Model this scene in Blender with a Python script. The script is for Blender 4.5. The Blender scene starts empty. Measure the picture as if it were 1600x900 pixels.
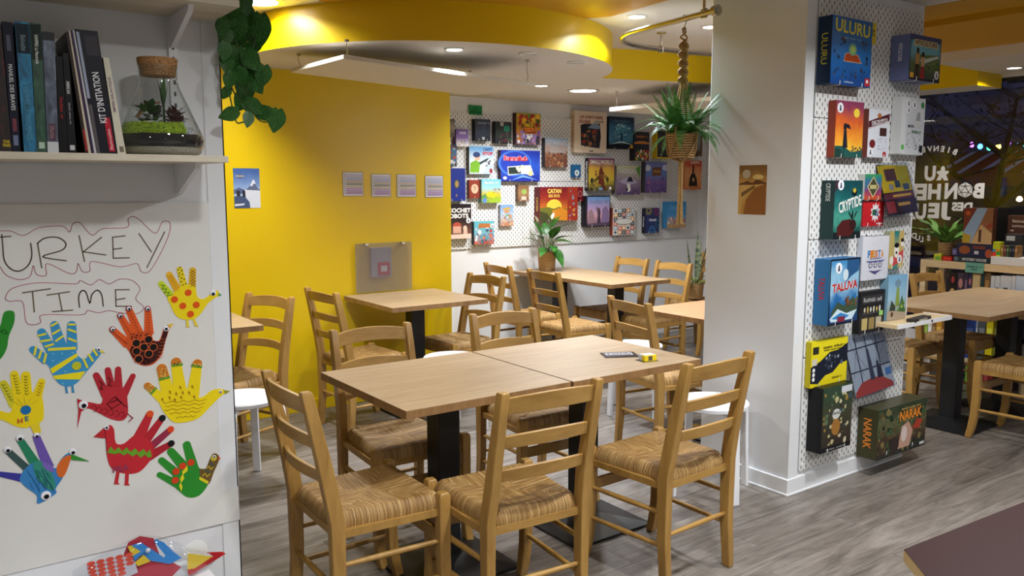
import bpy, bmesh, math, random
from mathutils import Vector, Matrix
R = math.radians
rnd = random.Random(7)
C = bpy.context.scene.collection
scene = bpy.context.scene

# ------------------------------------------------------------------ camera
CAM_Z = 1.48
FPX, PITCH = 1288.0, math.atan(160.0 / 1288.0)
HEAD = R(54.206)                      # camera heading in the room frame (x right-receding, y left-receding)
cd = bpy.data.cameras.new('camera'); cd.sensor_width = 36.0; cd.lens = FPX / 1600.0 * 36.0
cd.clip_start = 0.05; cd.clip_end = 100
cam = bpy.data.objects.new('camera', cd); C.objects.link(cam)
cam.location = (0, 0, CAM_Z); cam.rotation_euler = (R(90) - PITCH, 0, HEAD - R(90))
scene.camera = cam

# ------------------------------------------------------------------ world (night blue) and exposure
w = bpy.data.worlds.new('night'); scene.world = w; w.use_nodes = True
w.node_tree.nodes['Background'].inputs[0].default_value = (0.060, 0.066, 0.135, 1)
w.node_tree.nodes['Background'].inputs[1].default_value = 1.5
vs = scene.view_settings
vs.view_transform = 'Standard'; vs.look = 'None'; vs.gamma = 1.0; vs.exposure = 0.0; vs.use_curve_mapping = False

# ------------------------------------------------------------------ surveying helpers: a sight line met with a real plane of the room
_fw = Vector((math.cos(HEAD), math.sin(HEAD), 0)); _rt = Vector((math.sin(HEAD), -math.cos(HEAD), 0))
def sight(px, py):
    a = (px - 800) / FPX; b = -(py - 450) / FPX
    return _rt * a + _fw * (math.cos(PITCH) + b * math.sin(PITCH)) + Vector((0, 0, -math.sin(PITCH) + b * math.cos(PITCH)))
def on_y(px, py, y):
    r = sight(px, py); t = y / r.y; return Vector((r.x * t, y, CAM_Z + r.z * t))
def on_x(px, py, x):
    r = sight(px, py); t = x / r.x; return Vector((x, r.y * t, CAM_Z + r.z * t))
def on_z(px, py, z):
    r = sight(px, py); t = (z - CAM_Z) / r.z; return Vector((r.x * t, r.y * t, z))

# ------------------------------------------------------------------ colours and materials
def lin(c):
    def f(v):
        v /= 255.0
        return v / 12.92 if v <= 0.04045 else ((v + 0.055) / 1.055) ** 2.4
    return (f(c[0]), f(c[1]), f(c[2]), 1)
_M = {}
def mat(name, col=(200, 200, 200), rough=0.5, metal=0.0, spec=0.5, emit=None, estr=1.0, coat=0.0):
    if name in _M: return _M[name]
    m = bpy.data.materials.new(name); m.use_nodes = True; _M[name] = m
    b = m.node_tree.nodes['Principled BSDF']
    b.inputs['Base Color'].default_value = lin(col); b.inputs['Roughness'].default_value = rough
    b.inputs['Metallic'].default_value = metal; b.inputs['Specular IOR Level'].default_value = spec
    b.inputs['Coat Weight'].default_value = coat
    if emit: b.inputs['Emission Color'].default_value = lin(emit); b.inputs['Emission Strength'].default_value = estr
    m.diffuse_color = lin(col)
    return m
def col(c, rough=0.45):                       # plain paint / print of one colour
    return mat('print_%d_%d_%d_%d' % (c[0], c[1], c[2], int(rough * 100)), c, rough, spec=0.25)
class N:                                      # tiny node helper
    def __init__(s, m): s.m = m; s.t = m.node_tree; s.b = s.t.nodes['Principled BSDF']
    def n(s, typ, **kw):
        nd = s.t.nodes.new(typ)
        for k, v in kw.items():
            if k.startswith('i_'): nd.inputs[k[2:].replace('_', ' ')].default_value = v
            else: setattr(nd, k, v)
        return nd
    def l(s, a, b): s.t.links.new(a, b)
    def math(s, op, a, b=None, c=None):
        nd = s.t.nodes.new('ShaderNodeMath'); nd.operation = op
        for i, v in enumerate((a, b, c)):
            if v is None: continue
            if hasattr(v, 'links'): s.l(v, nd.inputs[i])
            else: nd.inputs[i].default_value = v
        return nd.outputs[0]
    def ramp(s, fac, stops):
        r = s.t.nodes.new('ShaderNodeValToRGB'); cr = r.color_ramp
        while len(cr.elements) < len(stops): cr.elements.new(0.5)
        for e, (p, c) in zip(cr.elements, stops): e.position = p; e.color = lin(c)
        s.l(fac, r.inputs[0]); return r.outputs[0]
    def noise(s, vec, scale, detail=4, rough=0.55, dist=0.0):
        nd = s.t.nodes.new('ShaderNodeTexNoise'); s.l(vec, nd.inputs['Vector'])
        nd.inputs['Scale'].default_value = scale; nd.inputs['Detail'].default_value = detail
        nd.inputs['Roughness'].default_value = rough; nd.inputs['Distortion'].default_value = dist
        return nd.outputs['Fac']
    def mapping(s, vec, scale=(1, 1, 1), loc=None):
        nd = s.t.nodes.new('ShaderNodeMapping'); nd.inputs['Scale'].default_value = scale
        s.l(vec, nd.inputs['Vector'])
        if loc is not None: s.l(loc, nd.inputs['Location'])
        return nd.outputs[0]
    def coord(s, which='Object'): return s.n('ShaderNodeTexCoord').outputs[which]
    def bump(s, h, strength=0.3, dist=0.002):
        nd = s.t.nodes.new('ShaderNodeBump'); nd.inputs['Strength'].default_value = strength
        nd.inputs['Distance'].default_value = dist; s.l(h, nd.inputs['Height']); s.l(nd.outputs[0], s.b.inputs['Normal'])
    def color(s, c): s.l(c, s.b.inputs['Base Color'])

def wood(name, dark, light, rough=0.4, scale=(1, 1, 1), contrast=0.0, coat=0.0):
    if name in _M: return _M[name]
    m = mat(name, light, rough, coat=coat); k = N(m)
    info = k.n('ShaderNodeObjectInfo')
    off = k.n('ShaderNodeCombineXYZ'); k.l(k.math('MULTIPLY', info.outputs['Random'], 37.0), off.inputs[0]); k.l(k.math('MULTIPLY', info.outputs['Random'], 11.0), off.inputs[1])
    v = k.mapping(k.coord(), scale, off.outputs[0])
    a = k.noise(v, 6, 6, 0.6, 0.6); b = k.noise(v, 30, 3, 0.6)
    f = k.math('ADD', k.math('MULTIPLY', a, 0.75), k.math('MULTIPLY', b, 0.25))
    k.color(k.ramp(f, [(0.33 + contrast, dark), (0.66 - contrast, light)])); k.bump(b, 0.08, 0.001)
    return m
WHITE = mat('white_paint', (226, 227, 228), 0.55); k = N(WHITE); k.bump(k.noise(k.coord(), 90, 3), 0.05, 0.001)
YELLOW = mat('yellow_gloss_paint', (226, 190, 0), 0.32); k = N(YELLOW); k.bump(k.noise(k.coord(), 55, 3), 0.10, 0.001)
AMBER = mat('amber_ceiling_paint', (200, 148, 4), 0.5); k = N(AMBER); k.bump(k.noise(k.coord(), 60, 3), 0.08, 0.001)
CEIL = mat('ceiling_white', (214, 208, 200), 0.7)
BEECH = wood('beech', (152, 112, 54), (180, 140, 74), 0.38, (3, 3, 0.5))
BEECH_H = wood('beech_cross', (152, 112, 54), (180, 140, 74), 0.38, (0.5, 3, 3))
BEECH_OLD = wood('beech_brown', (120, 82, 42), (150, 106, 60), 0.4, (3, 3, 0.5))
OAK = wood('oak_top', (158, 130, 96), (190, 164, 128), 0.42, (0.45, 5, 5), -0.05)
OAK_EDGE = wood('oak_edge', (120, 86, 50), (158, 120, 76), 0.45, (3, 3, 0.6))
PINE = wood('pine', (208, 178, 130), (232, 208, 165), 0.5, (3, 0.5, 3))
SHELFW = wood('shelf_birch', (196, 182, 158), (222, 212, 192), 0.5, (0.5, 4, 4))
BLACK = mat('black_metal', (20, 20, 21), 0.5)
CHROME = mat('chrome', (190, 185, 175), 0.18, 1.0)
STOOLW = mat('stool_white', (232, 233, 236), 0.35)
LEAF = mat('leaf_green', (30, 78, 26), 0.4); k = N(LEAF); k.color(k.ramp(k.noise(k.coord(), 14, 4), [(0.35, (22, 66, 18)), (0.65, (58, 118, 40))]))
LEAF2 = mat('fern_green', (50, 120, 44), 0.5); k = N(LEAF2); k.color(k.ramp(k.noise(k.coord(), 25, 3), [(0.35, (30, 88, 30)), (0.65, (84, 150, 62))]))
STEM = mat('stem_green', (56, 84, 32), 0.6)
ROPE = mat('macrame_cord', (176, 140, 84), 0.85); k = N(ROPE); kk = k.noise(k.mapping(k.coord(), (60, 60, 160)), 3, 2); k.color(k.ramp(kk, [(0.35, (140, 104, 56)), (0.65, (200, 166, 106))])); k.bump(kk, 0.6, 0.003)
BASKET = mat('woven_basket', (186, 146, 92), 0.8); k = N(BASKET)
_c = k.coord(); _wv = k.n('ShaderNodeTexWave', bands_direction='Z', i_Scale=26.0, i_Distortion=3.0, i_Detail=2.0); k.l(_c, _wv.inputs['Vector'])
_f = k.math('ADD', k.math('MULTIPLY', _wv.outputs['Fac'], 0.6), k.math('MULTIPLY', k.noise(_c, 90, 2), 0.5))
k.color(k.ramp(_f, [(0.3, (112, 78, 40)), (0.75, (206, 168, 112))])); k.bump(_f, 0.8, 0.006)
RUSH = mat('rush_weave', (170, 120, 66), 0.55); k = N(RUSH)
_s = k.n('ShaderNodeSeparateXYZ'); k.l(k.coord(), _s.inputs[0])
_x, _y = k.math('DIVIDE', _s.outputs[0], 0.19), k.math('DIVIDE', _s.outputs[1], 0.185)
_side = k.math('GREATER_THAN', k.math('ABSOLUTE', _x), k.math('ABSOLUTE', _y))
_cr = k.n('ShaderNodeMix', data_type='FLOAT'); k.l(_side, _cr.inputs[0]); k.l(_s.outputs[0], _cr.inputs[2]); k.l(_s.outputs[1], _cr.inputs[3])
_al = k.n('ShaderNodeMix', data_type='FLOAT'); k.l(_side, _al.inputs[0]); k.l(_s.outputs[1], _al.inputs[2]); k.l(_s.outputs[0], _al.inputs[3])
_cb = k.n('ShaderNodeCombineXYZ'); k.l(k.math('MULTIPLY', _cr.outputs[0], 430.0), _cb.inputs[0]); k.l(k.math('MULTIPLY', _al.outputs[0], 9.0), _cb.inputs[1]); k.l(k.math('MULTIPLY', k.n('ShaderNodeObjectInfo').outputs['Random'], 30.0), _cb.inputs[2])
_n1 = k.noise(_cb.outputs[0], 1.0, 4, 0.65, 0.4); k.color(k.ramp(_n1, [(0.30, (84, 56, 28)), (0.5, (158, 118, 62)), (0.70, (222, 190, 130))])); k.bump(_n1, 0.7, 0.004)
# glass: thin clear pane, mirror share by Fresnel
def thin_glass(name, tint=(255, 255, 255), ior=1.45, rough=0.02, gain=1.0):
    if name in _M: return _M[name]
    m = bpy.data.materials.new(name); m.use_nodes = True; _M[name] = m; t = m.node_tree
    for nd in list(t.nodes):
        if nd.type != 'OUTPUT_MATERIAL': t.nodes.remove(nd)
    out = t.nodes['Material Output']
    lw_ = t.nodes.new('ShaderNodeLayerWeight'); lw_.inputs[0].default_value = 0.5
    pw = t.nodes.new('ShaderNodeMath'); pw.operation = 'POWER'; pw.inputs[1].default_value = 4.0; t.links.new(lw_.outputs['Facing'], pw.inputs[0])
    fr = t.nodes.new('ShaderNodeMath'); fr.operation = 'MULTIPLY_ADD'; fr.inputs[1].default_value = 0.75; fr.inputs[2].default_value = ((ior - 1) / (ior + 1)) ** 2; t.links.new(pw.outputs[0], fr.inputs[0])
    tr = t.nodes.new('ShaderNodeBsdfTransparent'); tr.inputs[0].default_value = lin(tint)
    gl = t.nodes.new('ShaderNodeBsdfGlossy'); gl.inputs['Roughness'].default_value = rough
    mx = t.nodes.new('ShaderNodeMixShader'); mm = t.nodes.new('ShaderNodeMath'); mm.operation = 'MULTIPLY'; mm.inputs[1].default_value = gain; mm.use_clamp = True
    t.links.new(fr.outputs[0], mm.inputs[0]); t.links.new(mm.outputs[0], mx.inputs[0]); t.links.new(tr.outputs[0], mx.inputs[1]); t.links.new(gl.outputs[0], mx.inputs[2]); t.links.new(mx.outputs[0], out.inputs[0])
    return m
GLASS = thin_glass('window_glass', (236, 240, 245), 1.5, 0.0, 0.9)
FLASK = thin_glass('flask_glass', (244, 247, 247), 1.5, 0.015, 2.0)
ACRYL = thin_glass('acrylic', (240, 243, 246), 1.45, 0.06, 1.2)

# ------------------------------------------------------------------ mesh building
class MB:
    def __init__(s): s.v = []; s.f = []; s.m = []
    def add(s, vs, fs, m=0):
        o = len(s.v); s.v += [tuple(p) for p in vs]; s.f += [tuple(i + o for i in f) for f in fs]; s.m += [m] * len(fs); return s
    def box(s, x0, x1, y0, y1, z0, z1, m=0, M=None):
        vs = [Vector(p) for p in ((x0, y0, z0), (x1, y0, z0), (x1, y1, z0), (x0, y1, z0), (x0, y0, z1), (x1, y0, z1), (x1, y1, z1), (x0, y1, z1))]
        if M: vs = [M @ p for p in vs]
        return s.add(vs, [(3, 2, 1, 0), (4, 5, 6, 7), (0, 1, 5, 4), (1, 2, 6, 5), (2, 3, 7, 6), (3, 0, 4, 7)], m)
    def rings(s, rings, m=0, cap=True, close=True):
        n = len(rings[0]); vs = [p for r in rings for p in r]; fs = []
        for i in range(len(rings) - 1):
            for j in range(n if close else n - 1):
                k2 = (j + 1) % n; fs.append((i * n + j, i * n + k2, (i + 1) * n + k2, (i + 1) * n + j))
        if cap: fs.append(tuple(range(n - 1, -1, -1))); fs.append(tuple((len(rings) - 1) * n + j for j in range(n)))
        return s.add(vs, fs, m)
    def tube(s, pts, r, seg=8, m=0, cap=True, closed=False):
        pts = [Vector(p) for p in pts]; rr = r if isinstance(r, (list, tuple)) else [r] * len(pts); rings = []; prev = None
        for i, p in enumerate(pts):
            a = pts[max(i - 1, 0)]; b = pts[min(i + 1, len(pts) - 1)]; d = (b - a).normalized()
            if prev is None:
                up = Vector((0, 0, 1)) if abs(d.z) < 0.9 else Vector((1, 0, 0)); x = d.cross(up).normalized()
            else: x = (prev - d * prev.dot(d)).normalized()
            prev = x; y = d.cross(x)
            rings.append([p + (x * math.cos(2 * math.pi * j / seg) + y * math.sin(2 * math.pi * j / seg)) * rr[i] for j in range(seg)])
        return s.rings(rings, m, cap)
    def lathe(s, prof, seg=24, m=0, c=(0, 0), cap=True):
        return s.rings([[(c[0] + r * math.cos(2 * math.pi * j / seg), c[1] + r * math.sin(2 * math.pi * j / seg), z) for j in range(seg)] for r, z in prof], m, cap)
    def sweep(s, pts, w, d, m=0):              # upright rectangular post; w along x, d along y
        ww = w if isinstance(w, (list, tuple)) else [w] * len(pts); dd = d if isinstance(d, (list, tuple)) else [d] * len(pts)
        return s.rings([[(x - a / 2, y - b / 2, z), (x + a / 2, y - b / 2, z), (x + a / 2, y + b / 2, z), (x - a / 2, y + b / 2, z)] for (x, y, z), a, b in zip(pts, ww, dd)], m)
    def prism(s, poly, z0, z1, m=0, top=True, bottom=True, ms=None):
        n = len(poly); vs = [(p[0], p[1], z0) for p in poly] + [(p[0], p[1], z1) for p in poly]
        if bottom: s.add(vs, [], m); 
        o = len(s.v) - 2 * n if bottom else None
        if not bottom: s.add(vs, [], m); o = len(s.v) - 2 * n
        if bottom: s.f.append(tuple(o + i for i in range(n - 1, -1, -1))); s.m.append(m)
        if top: s.f.append(tuple(o + n + i for i in range(n))); s.m.append(m)
        for i in range(n): s.f.append((o + i, o + (i + 1) % n, o + n + (i + 1) % n, o + n + i)); s.m.append(m if ms is None else ms)
        return s
    def flat(s, poly, z, m=0):
        return s.add([(p[0], p[1], z) for p in poly], [tuple(range(len(poly)))], m)
    def mesh(s, name, mats, smooth=None):
        me = bpy.data.meshes.new(name); me.from_pydata(s.v, [], s.f)
        for mm in (mats if isinstance(mats, (list, tuple)) else [mats]): me.materials.append(mm)
        if len(me.materials) > 1: me.polygons.foreach_set('material_index', s.m)
        if smooth: me.shade_smooth(); me.set_sharp_from_angle(angle=R(smooth))
        me.update(); return me
    def build(s, name, mats, parent=None, smooth=None, M=None, bevel=0):
        return link(name, s.mesh(name, mats, smooth), parent, M, bevel)
def wm(o): return (wm(o.parent) @ o.matrix_basis) if o.parent else o.matrix_basis.copy()
def link(name, me, parent=None, M=None, bevel=0):
    o = bpy.data.objects.new(name, me); C.objects.link(o)
    if parent: o.parent = parent
    if M is not None: o.matrix_basis = (wm(parent).inverted() @ M) if parent else M
    if bevel:
        b = o.modifiers.new('bevel', 'BEVEL'); b.width = bevel; b.segments = 2; b.limit_method = 'ANGLE'; b.angle_limit = R(40)
    return o
def tag(o, label=None, cat=None, group=None, kind=None):
    if label: o['label'] = label
    if cat: o['category'] = cat
    if group: o['group'] = group
    if kind: o['kind'] = kind
    return o
def empty(name, loc=(0, 0, 0), rz=0.0, label=None, cat=None, group=None):
    o = bpy.data.objects.new(name, None); C.objects.link(o); o.empty_display_size = 0.1
    o.location = loc; o.rotation_euler = (0, 0, rz)
    o.matrix_basis = Matrix.Translation(loc) @ Matrix.Rotation(rz, 4, 'Z')
    return tag(o, label, cat, group)
def copy_tree(o, parent=None):
    c = o.copy(); C.objects.link(c); c.parent = parent
    for ch in list(o.children): copy_tree(ch, c)
    return c
def struct(o): o['kind'] = 'structure'; return o
def frame(o, x, y):
    x = Vector(x).normalized(); y = Vector(y).normalized(); z = x.cross(y)
    return Matrix(((x.x, y.x, z.x, o[0]), (x.y, y.y, z.y, o[1]), (x.z, y.z, z.z, o[2]), (0, 0, 0, 1)))
def face_y(u, v, z): return frame((u, v, z), (1, 0, 0), (0, 0, 1))     # flat things looking towards -y
def face_x(u, v, z): return frame((u, v, z), (0, -1, 0), (0, 0, 1))    # flat things looking towards -x
def T(x, y, z): return Matrix.Translation((x, y, z))
def circ(cx, cy, rx, ry=None, n=20, a0=0.0):
    ry = rx if ry is None else ry
    return [(cx + rx * math.cos(a0 + 2 * math.pi * i / n), cy + ry * math.sin(a0 + 2 * math.pi * i / n)) for i in range(n)]
def rect(x0, y0, x1, y1): return [(x0, y0), (x1, y0), (x1, y1), (x0, y1)]
def ribbon(pts, w, closed=False):              # flat stroke as quads
    out = []; n = len(pts)
    for i in range(n if closed else n - 1):
        a = Vector(pts[i]).to_2d(); b = Vector(pts[(i + 1) % n]).to_2d(); d = b - a
        if d.length < 1e-6: continue
        d.normalize(); nn = Vector((-d.y, d.x)) * w / 2; e = d * w * 0.35
        out.append([tuple(a - e - nn), tuple(b + e - nn), tuple(b + e + nn), tuple(a - e + nn)])
    return out
def smooth_line(pts, k=4, closed=False):       # Catmull-Rom
    n = len(pts); out = []
    for i in range(n if closed else n - 1):
        g = (lambda j: pts[j % n]) if closed else (lambda j: pts[min(max(j, 0), n - 1)])
        p0, p1, p2, p3 = [Vector(g(i + d)) for d in (-1, 0, 1, 2)]
        for q in range(k):
            t = q / k; out.append(tuple(0.5 * ((2 * p1) + (p2 - p0) * t + (2 * p0 - 5 * p1 + 4 * p2 - p3) * t * t + (3 * p1 - p0 - 3 * p2 + p3) * t ** 3)))
    if not closed: out.append(tuple(pts[-1]))
    return out
_TX = {}
def text_mesh(s, h=None, wd=None, bold=0.0, shear=0.0):
    """lettering as a flat mesh, centred, fitted to height h and/or width wd"""
    key = (s, bold, shear)
    if key not in _TX and not isinstance(s, str):   # print too small to read: that many marks per row, no letters
        rows3 = s if isinstance(s, tuple) else (s,); r3 = random.Random(sum(rows3) * 13); vs = []; fs = []
        for j, q in enumerate(rows3):
            for i in range(q):
                if i % 8 == 7: continue
                x = (i - q / 2) * 0.62; y = -j * 1.15; hh = 0.62 + 0.32 * r3.random() if i else 1.0
                for dx, w3, y0, y1 in ((0.0, 0.16, 0.0, hh), (0.16, 0.20, 0.0, 0.17) if r3.random() < .5 else (0.16, 0.20, hh - 0.17, hh), (0.34, 0.14, 0.0, hh * (0.6 + .4 * r3.random()))):
                    o3 = len(vs); vs += [Vector((x + dx, y + y0, 0)), Vector((x + dx + w3, y + y0, 0)), Vector((x + dx + w3, y + y1, 0)), Vector((x + dx, y + y1, 0))]; fs.append((o3, o3 + 1, o3 + 2, o3 + 3))
        _TX[key] = (vs, fs)
    if key not in _TX:
        cu = bpy.data.curves.new('lettering', 'FONT'); cu.body = s; cu.size = 1.0; cu.offset = bold; cu.shear = shear; cu.resolution_u = 3; cu.align_x = 'CENTER'; cu.space_line = 0.85
        ob = bpy.data.objects.new('lettering', cu); C.objects.link(ob)
        dg = bpy.context.evaluated_depsgraph_get(); dg.update()
        me = bpy.data.meshes.new_from_object(ob.evaluated_get(dg))
        vs = [v.co.copy() for v in me.vertices]; fs = [tuple(p.vertices) for p in me.polygons]
        bpy.data.objects.remove(ob); bpy.data.meshes.remove(me)
        _TX[key] = (vs, fs)
    vs, fs = _TX[key]
    x0 = min(p.x for p in vs); x1 = max(p.x for p in vs); y0 = min(p.y for p in vs); y1 = max(p.y for p in vs)
    sy = h / (y1 - y0) if h else None; sx = wd / (x1 - x0) if wd else None
    sx = sx or sy; sy = sy or sx
    return [((p.x - (x0 + x1) / 2) * sx, (p.y - (y0 + y1) / 2) * sy, 0) for p in vs], fs
def text(name, s, M, parent, material, h=None, wd=None, bold=0.0, shear=0.0):
    vs, fs = text_mesh(s, h, wd, bold, shear); b = MB(); b.add(vs, fs)
    o = b.build(name, material, parent, None, M)
    if not isinstance(s, str): o['kind'] = 'stuff'
    return o

# ------------------------------------------------------------------ room lamps
LAMP = mat('lamp_glow', (255, 255, 255), 0.5, emit=(255, 250, 240), estr=14.0)
LAMP_OFF = mat('lamp_off', (205, 200, 190), 0.4)
RING = mat('lamp_ring', (215, 213, 208), 0.35, 0.3)
def downlight(u, v, z, r=0.05, power=14.0, color=(1.0, 0.93, 0.82), label='', on=True, spread=150):
    e = empty('ceiling_downlight', (u, v, z), 0, label, 'ceiling light', 'recessed ceiling downlights')
    MB().lathe([(r * 1.28, 0.0), (r * 1.28, -0.004), (r * 1.1, -0.009), (r * 1.0, -0.006), (r, 0.0)], 28).build('trim_ring', RING, e, 40)
    MB().lathe([(r * 0.99, -0.001), (r * 0.99, -0.004)], 28).build('lamp_disc', LAMP if on else LAMP_OFF, e)
    if on:
        ld = bpy.data.lights.new('downlight_beam', 'AREA'); ld.shape = 'DISK'; ld.size = r * 2; ld.energy = power; ld.color = color; ld.spread = R(spread)
        lo = bpy.data.objects.new('downlight_beam', ld); C.objects.link(lo); lo.parent = e; lo.location = (0, 0, -0.012)
    return e
SOFFIT, CEILZ = 2.20, 2.40
WARM, NEUT, COOL = (1.0, 0.93, 0.84), (0.955, 0.975, 1.0), (0.80, 0.88, 1.0)
downlight(*on_z(995, 25, CEILZ)[:2], CEILZ, 0.045, 34, (0.72, 0.83, 1.0), 'small lit downlight beside the curved chrome rail')
downlight(*on_z(1111, 41, CEILZ)[:2], CEILZ, 0.045, 12, WARM, 'small lit downlight in the white ceiling inside the bend of the chrome rail')
downlight(1.47, 4.22, CEILZ, 0.10, 26, NEUT, 'large glaring downlight beside the yellow drum and the trailing plant')
downlight(*on_z(710, 76, SOFFIT)[:2], SOFFIT, 0.042, 8, COOL, 'small downlight under the yellow drum, half lit', spread=85)
downlight(*on_z(825, 83, SOFFIT)[:2], SOFFIT, 0.042, 0, WARM, 'unlit downlight under the yellow drum beside the lit one', on=False)
downlight(*on_z(900, 97, SOFFIT)[:2], SOFFIT, 0.042, 0, WARM, 'unlit downlight at the tip of the yellow drum', on=False)
downlight(*on_z(846, 133, SOFFIT)[:2], SOFFIT, 0.045, 14, NEUT, 'small lit downlight just past the end of the hanging panel')
downlight(*on_z(911, 141, SOFFIT)[:2], SOFFIT, 0.10, 26, NEUT, 'large round lit downlight over the back table')
downlight(*on_z(1585, 105, 2.30)[:2], 2.30, 0.045, 12, WARM, 'small lit downlight in front of the shop window')
for i, (u, v, p) in enumerate([(0.75, 1.0, 16), (1.95, 1.15, 27), (3.35, 1.25, 32), (4.75, 1.25, 18), (0.4, -0.9, 18), (2.2, -0.8, 22), (4.2, -0.6, 20), (-1.2, 0.4, 13)]):
    downlight(u, v, CEILZ, 0.075, p, NEUT, 'lit downlight in the ceiling over the open front of the room')

# ------------------------------------------------------------------ the room
FLOORB = mat('floor_joint', (62, 57, 52), 0.7)
PLANK = mat('grey_oak_plank', (120, 112, 104), 0.42); k = N(PLANK)
_i = k.n('ShaderNodeObjectInfo'); _o = k.n('ShaderNodeCombineXYZ'); k.l(k.math('MULTIPLY', _i.outputs['Random'], 53.0), _o.inputs[0]); k.l(k.math('MULTIPLY', _i.outputs['Random'], 17.0), _o.inputs[1])
_v = k.mapping(k.coord(), (0.8, 6.5, 1), _o.outputs[0]); _a = k.noise(_v, 2.2, 8, 0.68, 1.2); _b = k.noise(_v, 14, 4, 0.6, 0.4)
_f = k.math('ADD', k.math('ADD', k.math('MULTIPLY', _a, 0.8), k.math('MULTIPLY', _b, 0.25)), k.math('MULTIPLY', k.math('SUBTRACT', _i.outputs['Random'], 0.5), 0.10))
k.color(k.ramp(_f, [(0.32, (70, 63, 57)), (0.52, (114, 106, 98)), (0.74, (148, 140, 132))])); k.bump(_b, 0.15, 0.001)
floor = struct(MB().box(-2.5, 6.75, -2.5, 5.9, -0.1, -0.004).build('floor', FLOORB))
PL, PW = 1.22, 0.182
plank = MB().box(-PL / 2 + 0.0006, PL / 2 - 0.0006, -PW / 2 + 0.0006, PW / 2 - 0.0006, -0.0045, 0).mesh('plank', PLANK)
rnd.seed(3)
y = -2.41; rows = []
row = 0
while y < 5.8:
    off = (row * 0.437) % 1.0
    near = y > 0.75
    x = (0.2 if near else -2.5) - off * PL + (0 if near else 0)
    if near:
        while x < 6.65:
            if x + PL > 0.3:
                o = link('plank', plank, floor); o.matrix_basis = T(x + PL / 2, y, 0) @ Matrix.Rotation(math.pi if rnd.random() < .5 else 0, 4, 'Z')
            x += PL
    y += PW; row += 1
nearp = MB().box(-2.5, 6.65, -2.5, 0.77 - 0.1, -0.0045, 0).build('plank_field', PLANK, floor)
leftp = MB().box(-2.5, 0.1, 0.67, 5.1, -0.0047, -0.0003).build('plank_field', PLANK, floor)

struct(MB().box(-2.5, 0.751, 2.5, 2.6, 0, CEILZ).build('wall_left', WHITE))
struct(MB().box(0.70, 0.7525, 2.4965, 2.5, 0, CEILZ).box(0.749, 0.7525, 2.4965, 2.6, 0, CEILZ).build('trim_1', WHITE))
struct(MB().box(-2.5, 3.14, 5.11, 5.9, 0, CEILZ).build('wall_back_yellow', YELLOW))
struct(MB().box(-2.5, 3.142, 5.098, 5.11, 0, 0.075).build('baseboard_back_yellow', YELLOW, None, None, None, 0.003))
struct(MB().box(3.14, 6.75, 5.8, 5.9, 0, CEILZ).build('wall_back', WHITE))
struct(MB().box(3.14, 6.65, 5.786, 5.8, 0, 0.075).build('baseboard_back', WHITE, None, None, None, 0.003))
wr = MB().box(6.65, 6.75, 4.7, 5.8, 0, CEILZ).box(6.65, 6.75, -2.5, 4.7, 2.28, CEILZ).box(6.65, 6.75, -2.5, 4.7, 0, 0.30).box(6.65, 6.75, -2.5, -1.6, .3, 2.28)
struct(wr.build('wall_right', WHITE))
struct(MB().box(-2.6, -2.5, -2.5, 5.9, 0, CEILZ).build('wall_near_left', WHITE))
struct(MB().box(-2.6, 6.75, -2.6, -2.5, 0, CEILZ).build('wall_front', WHITE))
win = struct(MB().box(6.688, 6.694, -1.6, 4.7, 0.3, 2.28).build('window_1', GLASS))
fr = MAT_FR = mat('window_frame_dark', (38, 38, 42), 0.4)
MB().box(6.67, 6.71, -1.6, 4.7, 2.255, 2.28).box(6.67, 6.71, -1.6, 4.7, 0.3, 0.34).box(6.67, 6.71, 4.66, 4.7, .3, 2.28).box(6.67, 6.71, 0.9, 0.95, .3, 2.28).build('window_frame', fr, win)
# ceiling
ceiling = struct(MB().box(-2.5, 6.75, -2.5, 5.9, CEILZ, CEILZ + 0.1).build('ceiling', CEIL))
struct(MB().box(5.67, 6.65, -2.5, 2.97, 2.30, CEILZ).build('ceiling_step', CEIL))
DC, DR = (2.73, 4.70), 1.17
arc = []
a0 = math.pi - math.asin((5.11 - DC[1]) / DR); a1 = 2 * math.pi + math.atan2(4.27 - DC[1], 3.82 - DC[0])
for i in range(49):
    a = a0 + (a1 - a0) * i / 48; arc.append((DC[0] + DR * math.cos(a), DC[1] + DR * math.sin(a)))
poly = arc + [(4.64, 4.02), (6.28, 3.45), (6.28, 2.97), (6.65, 2.97), (6.65, 5.8), (3.14, 5.8), (3.14, 5.11)]
so = MB(); n = len(poly)
so.prism(poly, SOFFIT, CEILZ, 0, True, True, 1)
struct(so.build('ceiling_soffit', [CEIL, YELLOW], None, 30))
# amber painted fields of the upper ceiling (thin paint-board, 3 mm)
am = []
for i in range(25):
    a = math.pi * 1.10 + (2 * math.pi - 0.95 - math.pi * 1.10) * i / 24
    am.append((DC[0] + DR * math.cos(a), DC[1] + DR * math.sin(a)))
pts = [p for p in am if p[0] < 3.15]
am = [(pts[0][0] + 0.0, pts[0][1])] + pts + [(3.16, 3.455), (3.12, 3.0), (3.06, 2.2), (1.75, 2.2)]
am[0] = (1.72, 4.05)
am = [q for i, q in enumerate(am) if not (0 < i <= len(pts) and q[0] < 1.74)]
struct(MB().prism(am, CEILZ - 0.003, CEILZ).build('ceiling_amber_field', AMBER))
struct(MB().box(4.32, 4.70, -2.0, 2.9, CEILZ - 0.003, CEILZ).build('ceiling_amber_strip', AMBER))
struct(MB().box(4.70, 5.67, -2.0, 3.25, CEILZ - 0.035, CEILZ).build('ceiling_amber_beam', AMBER))
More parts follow.
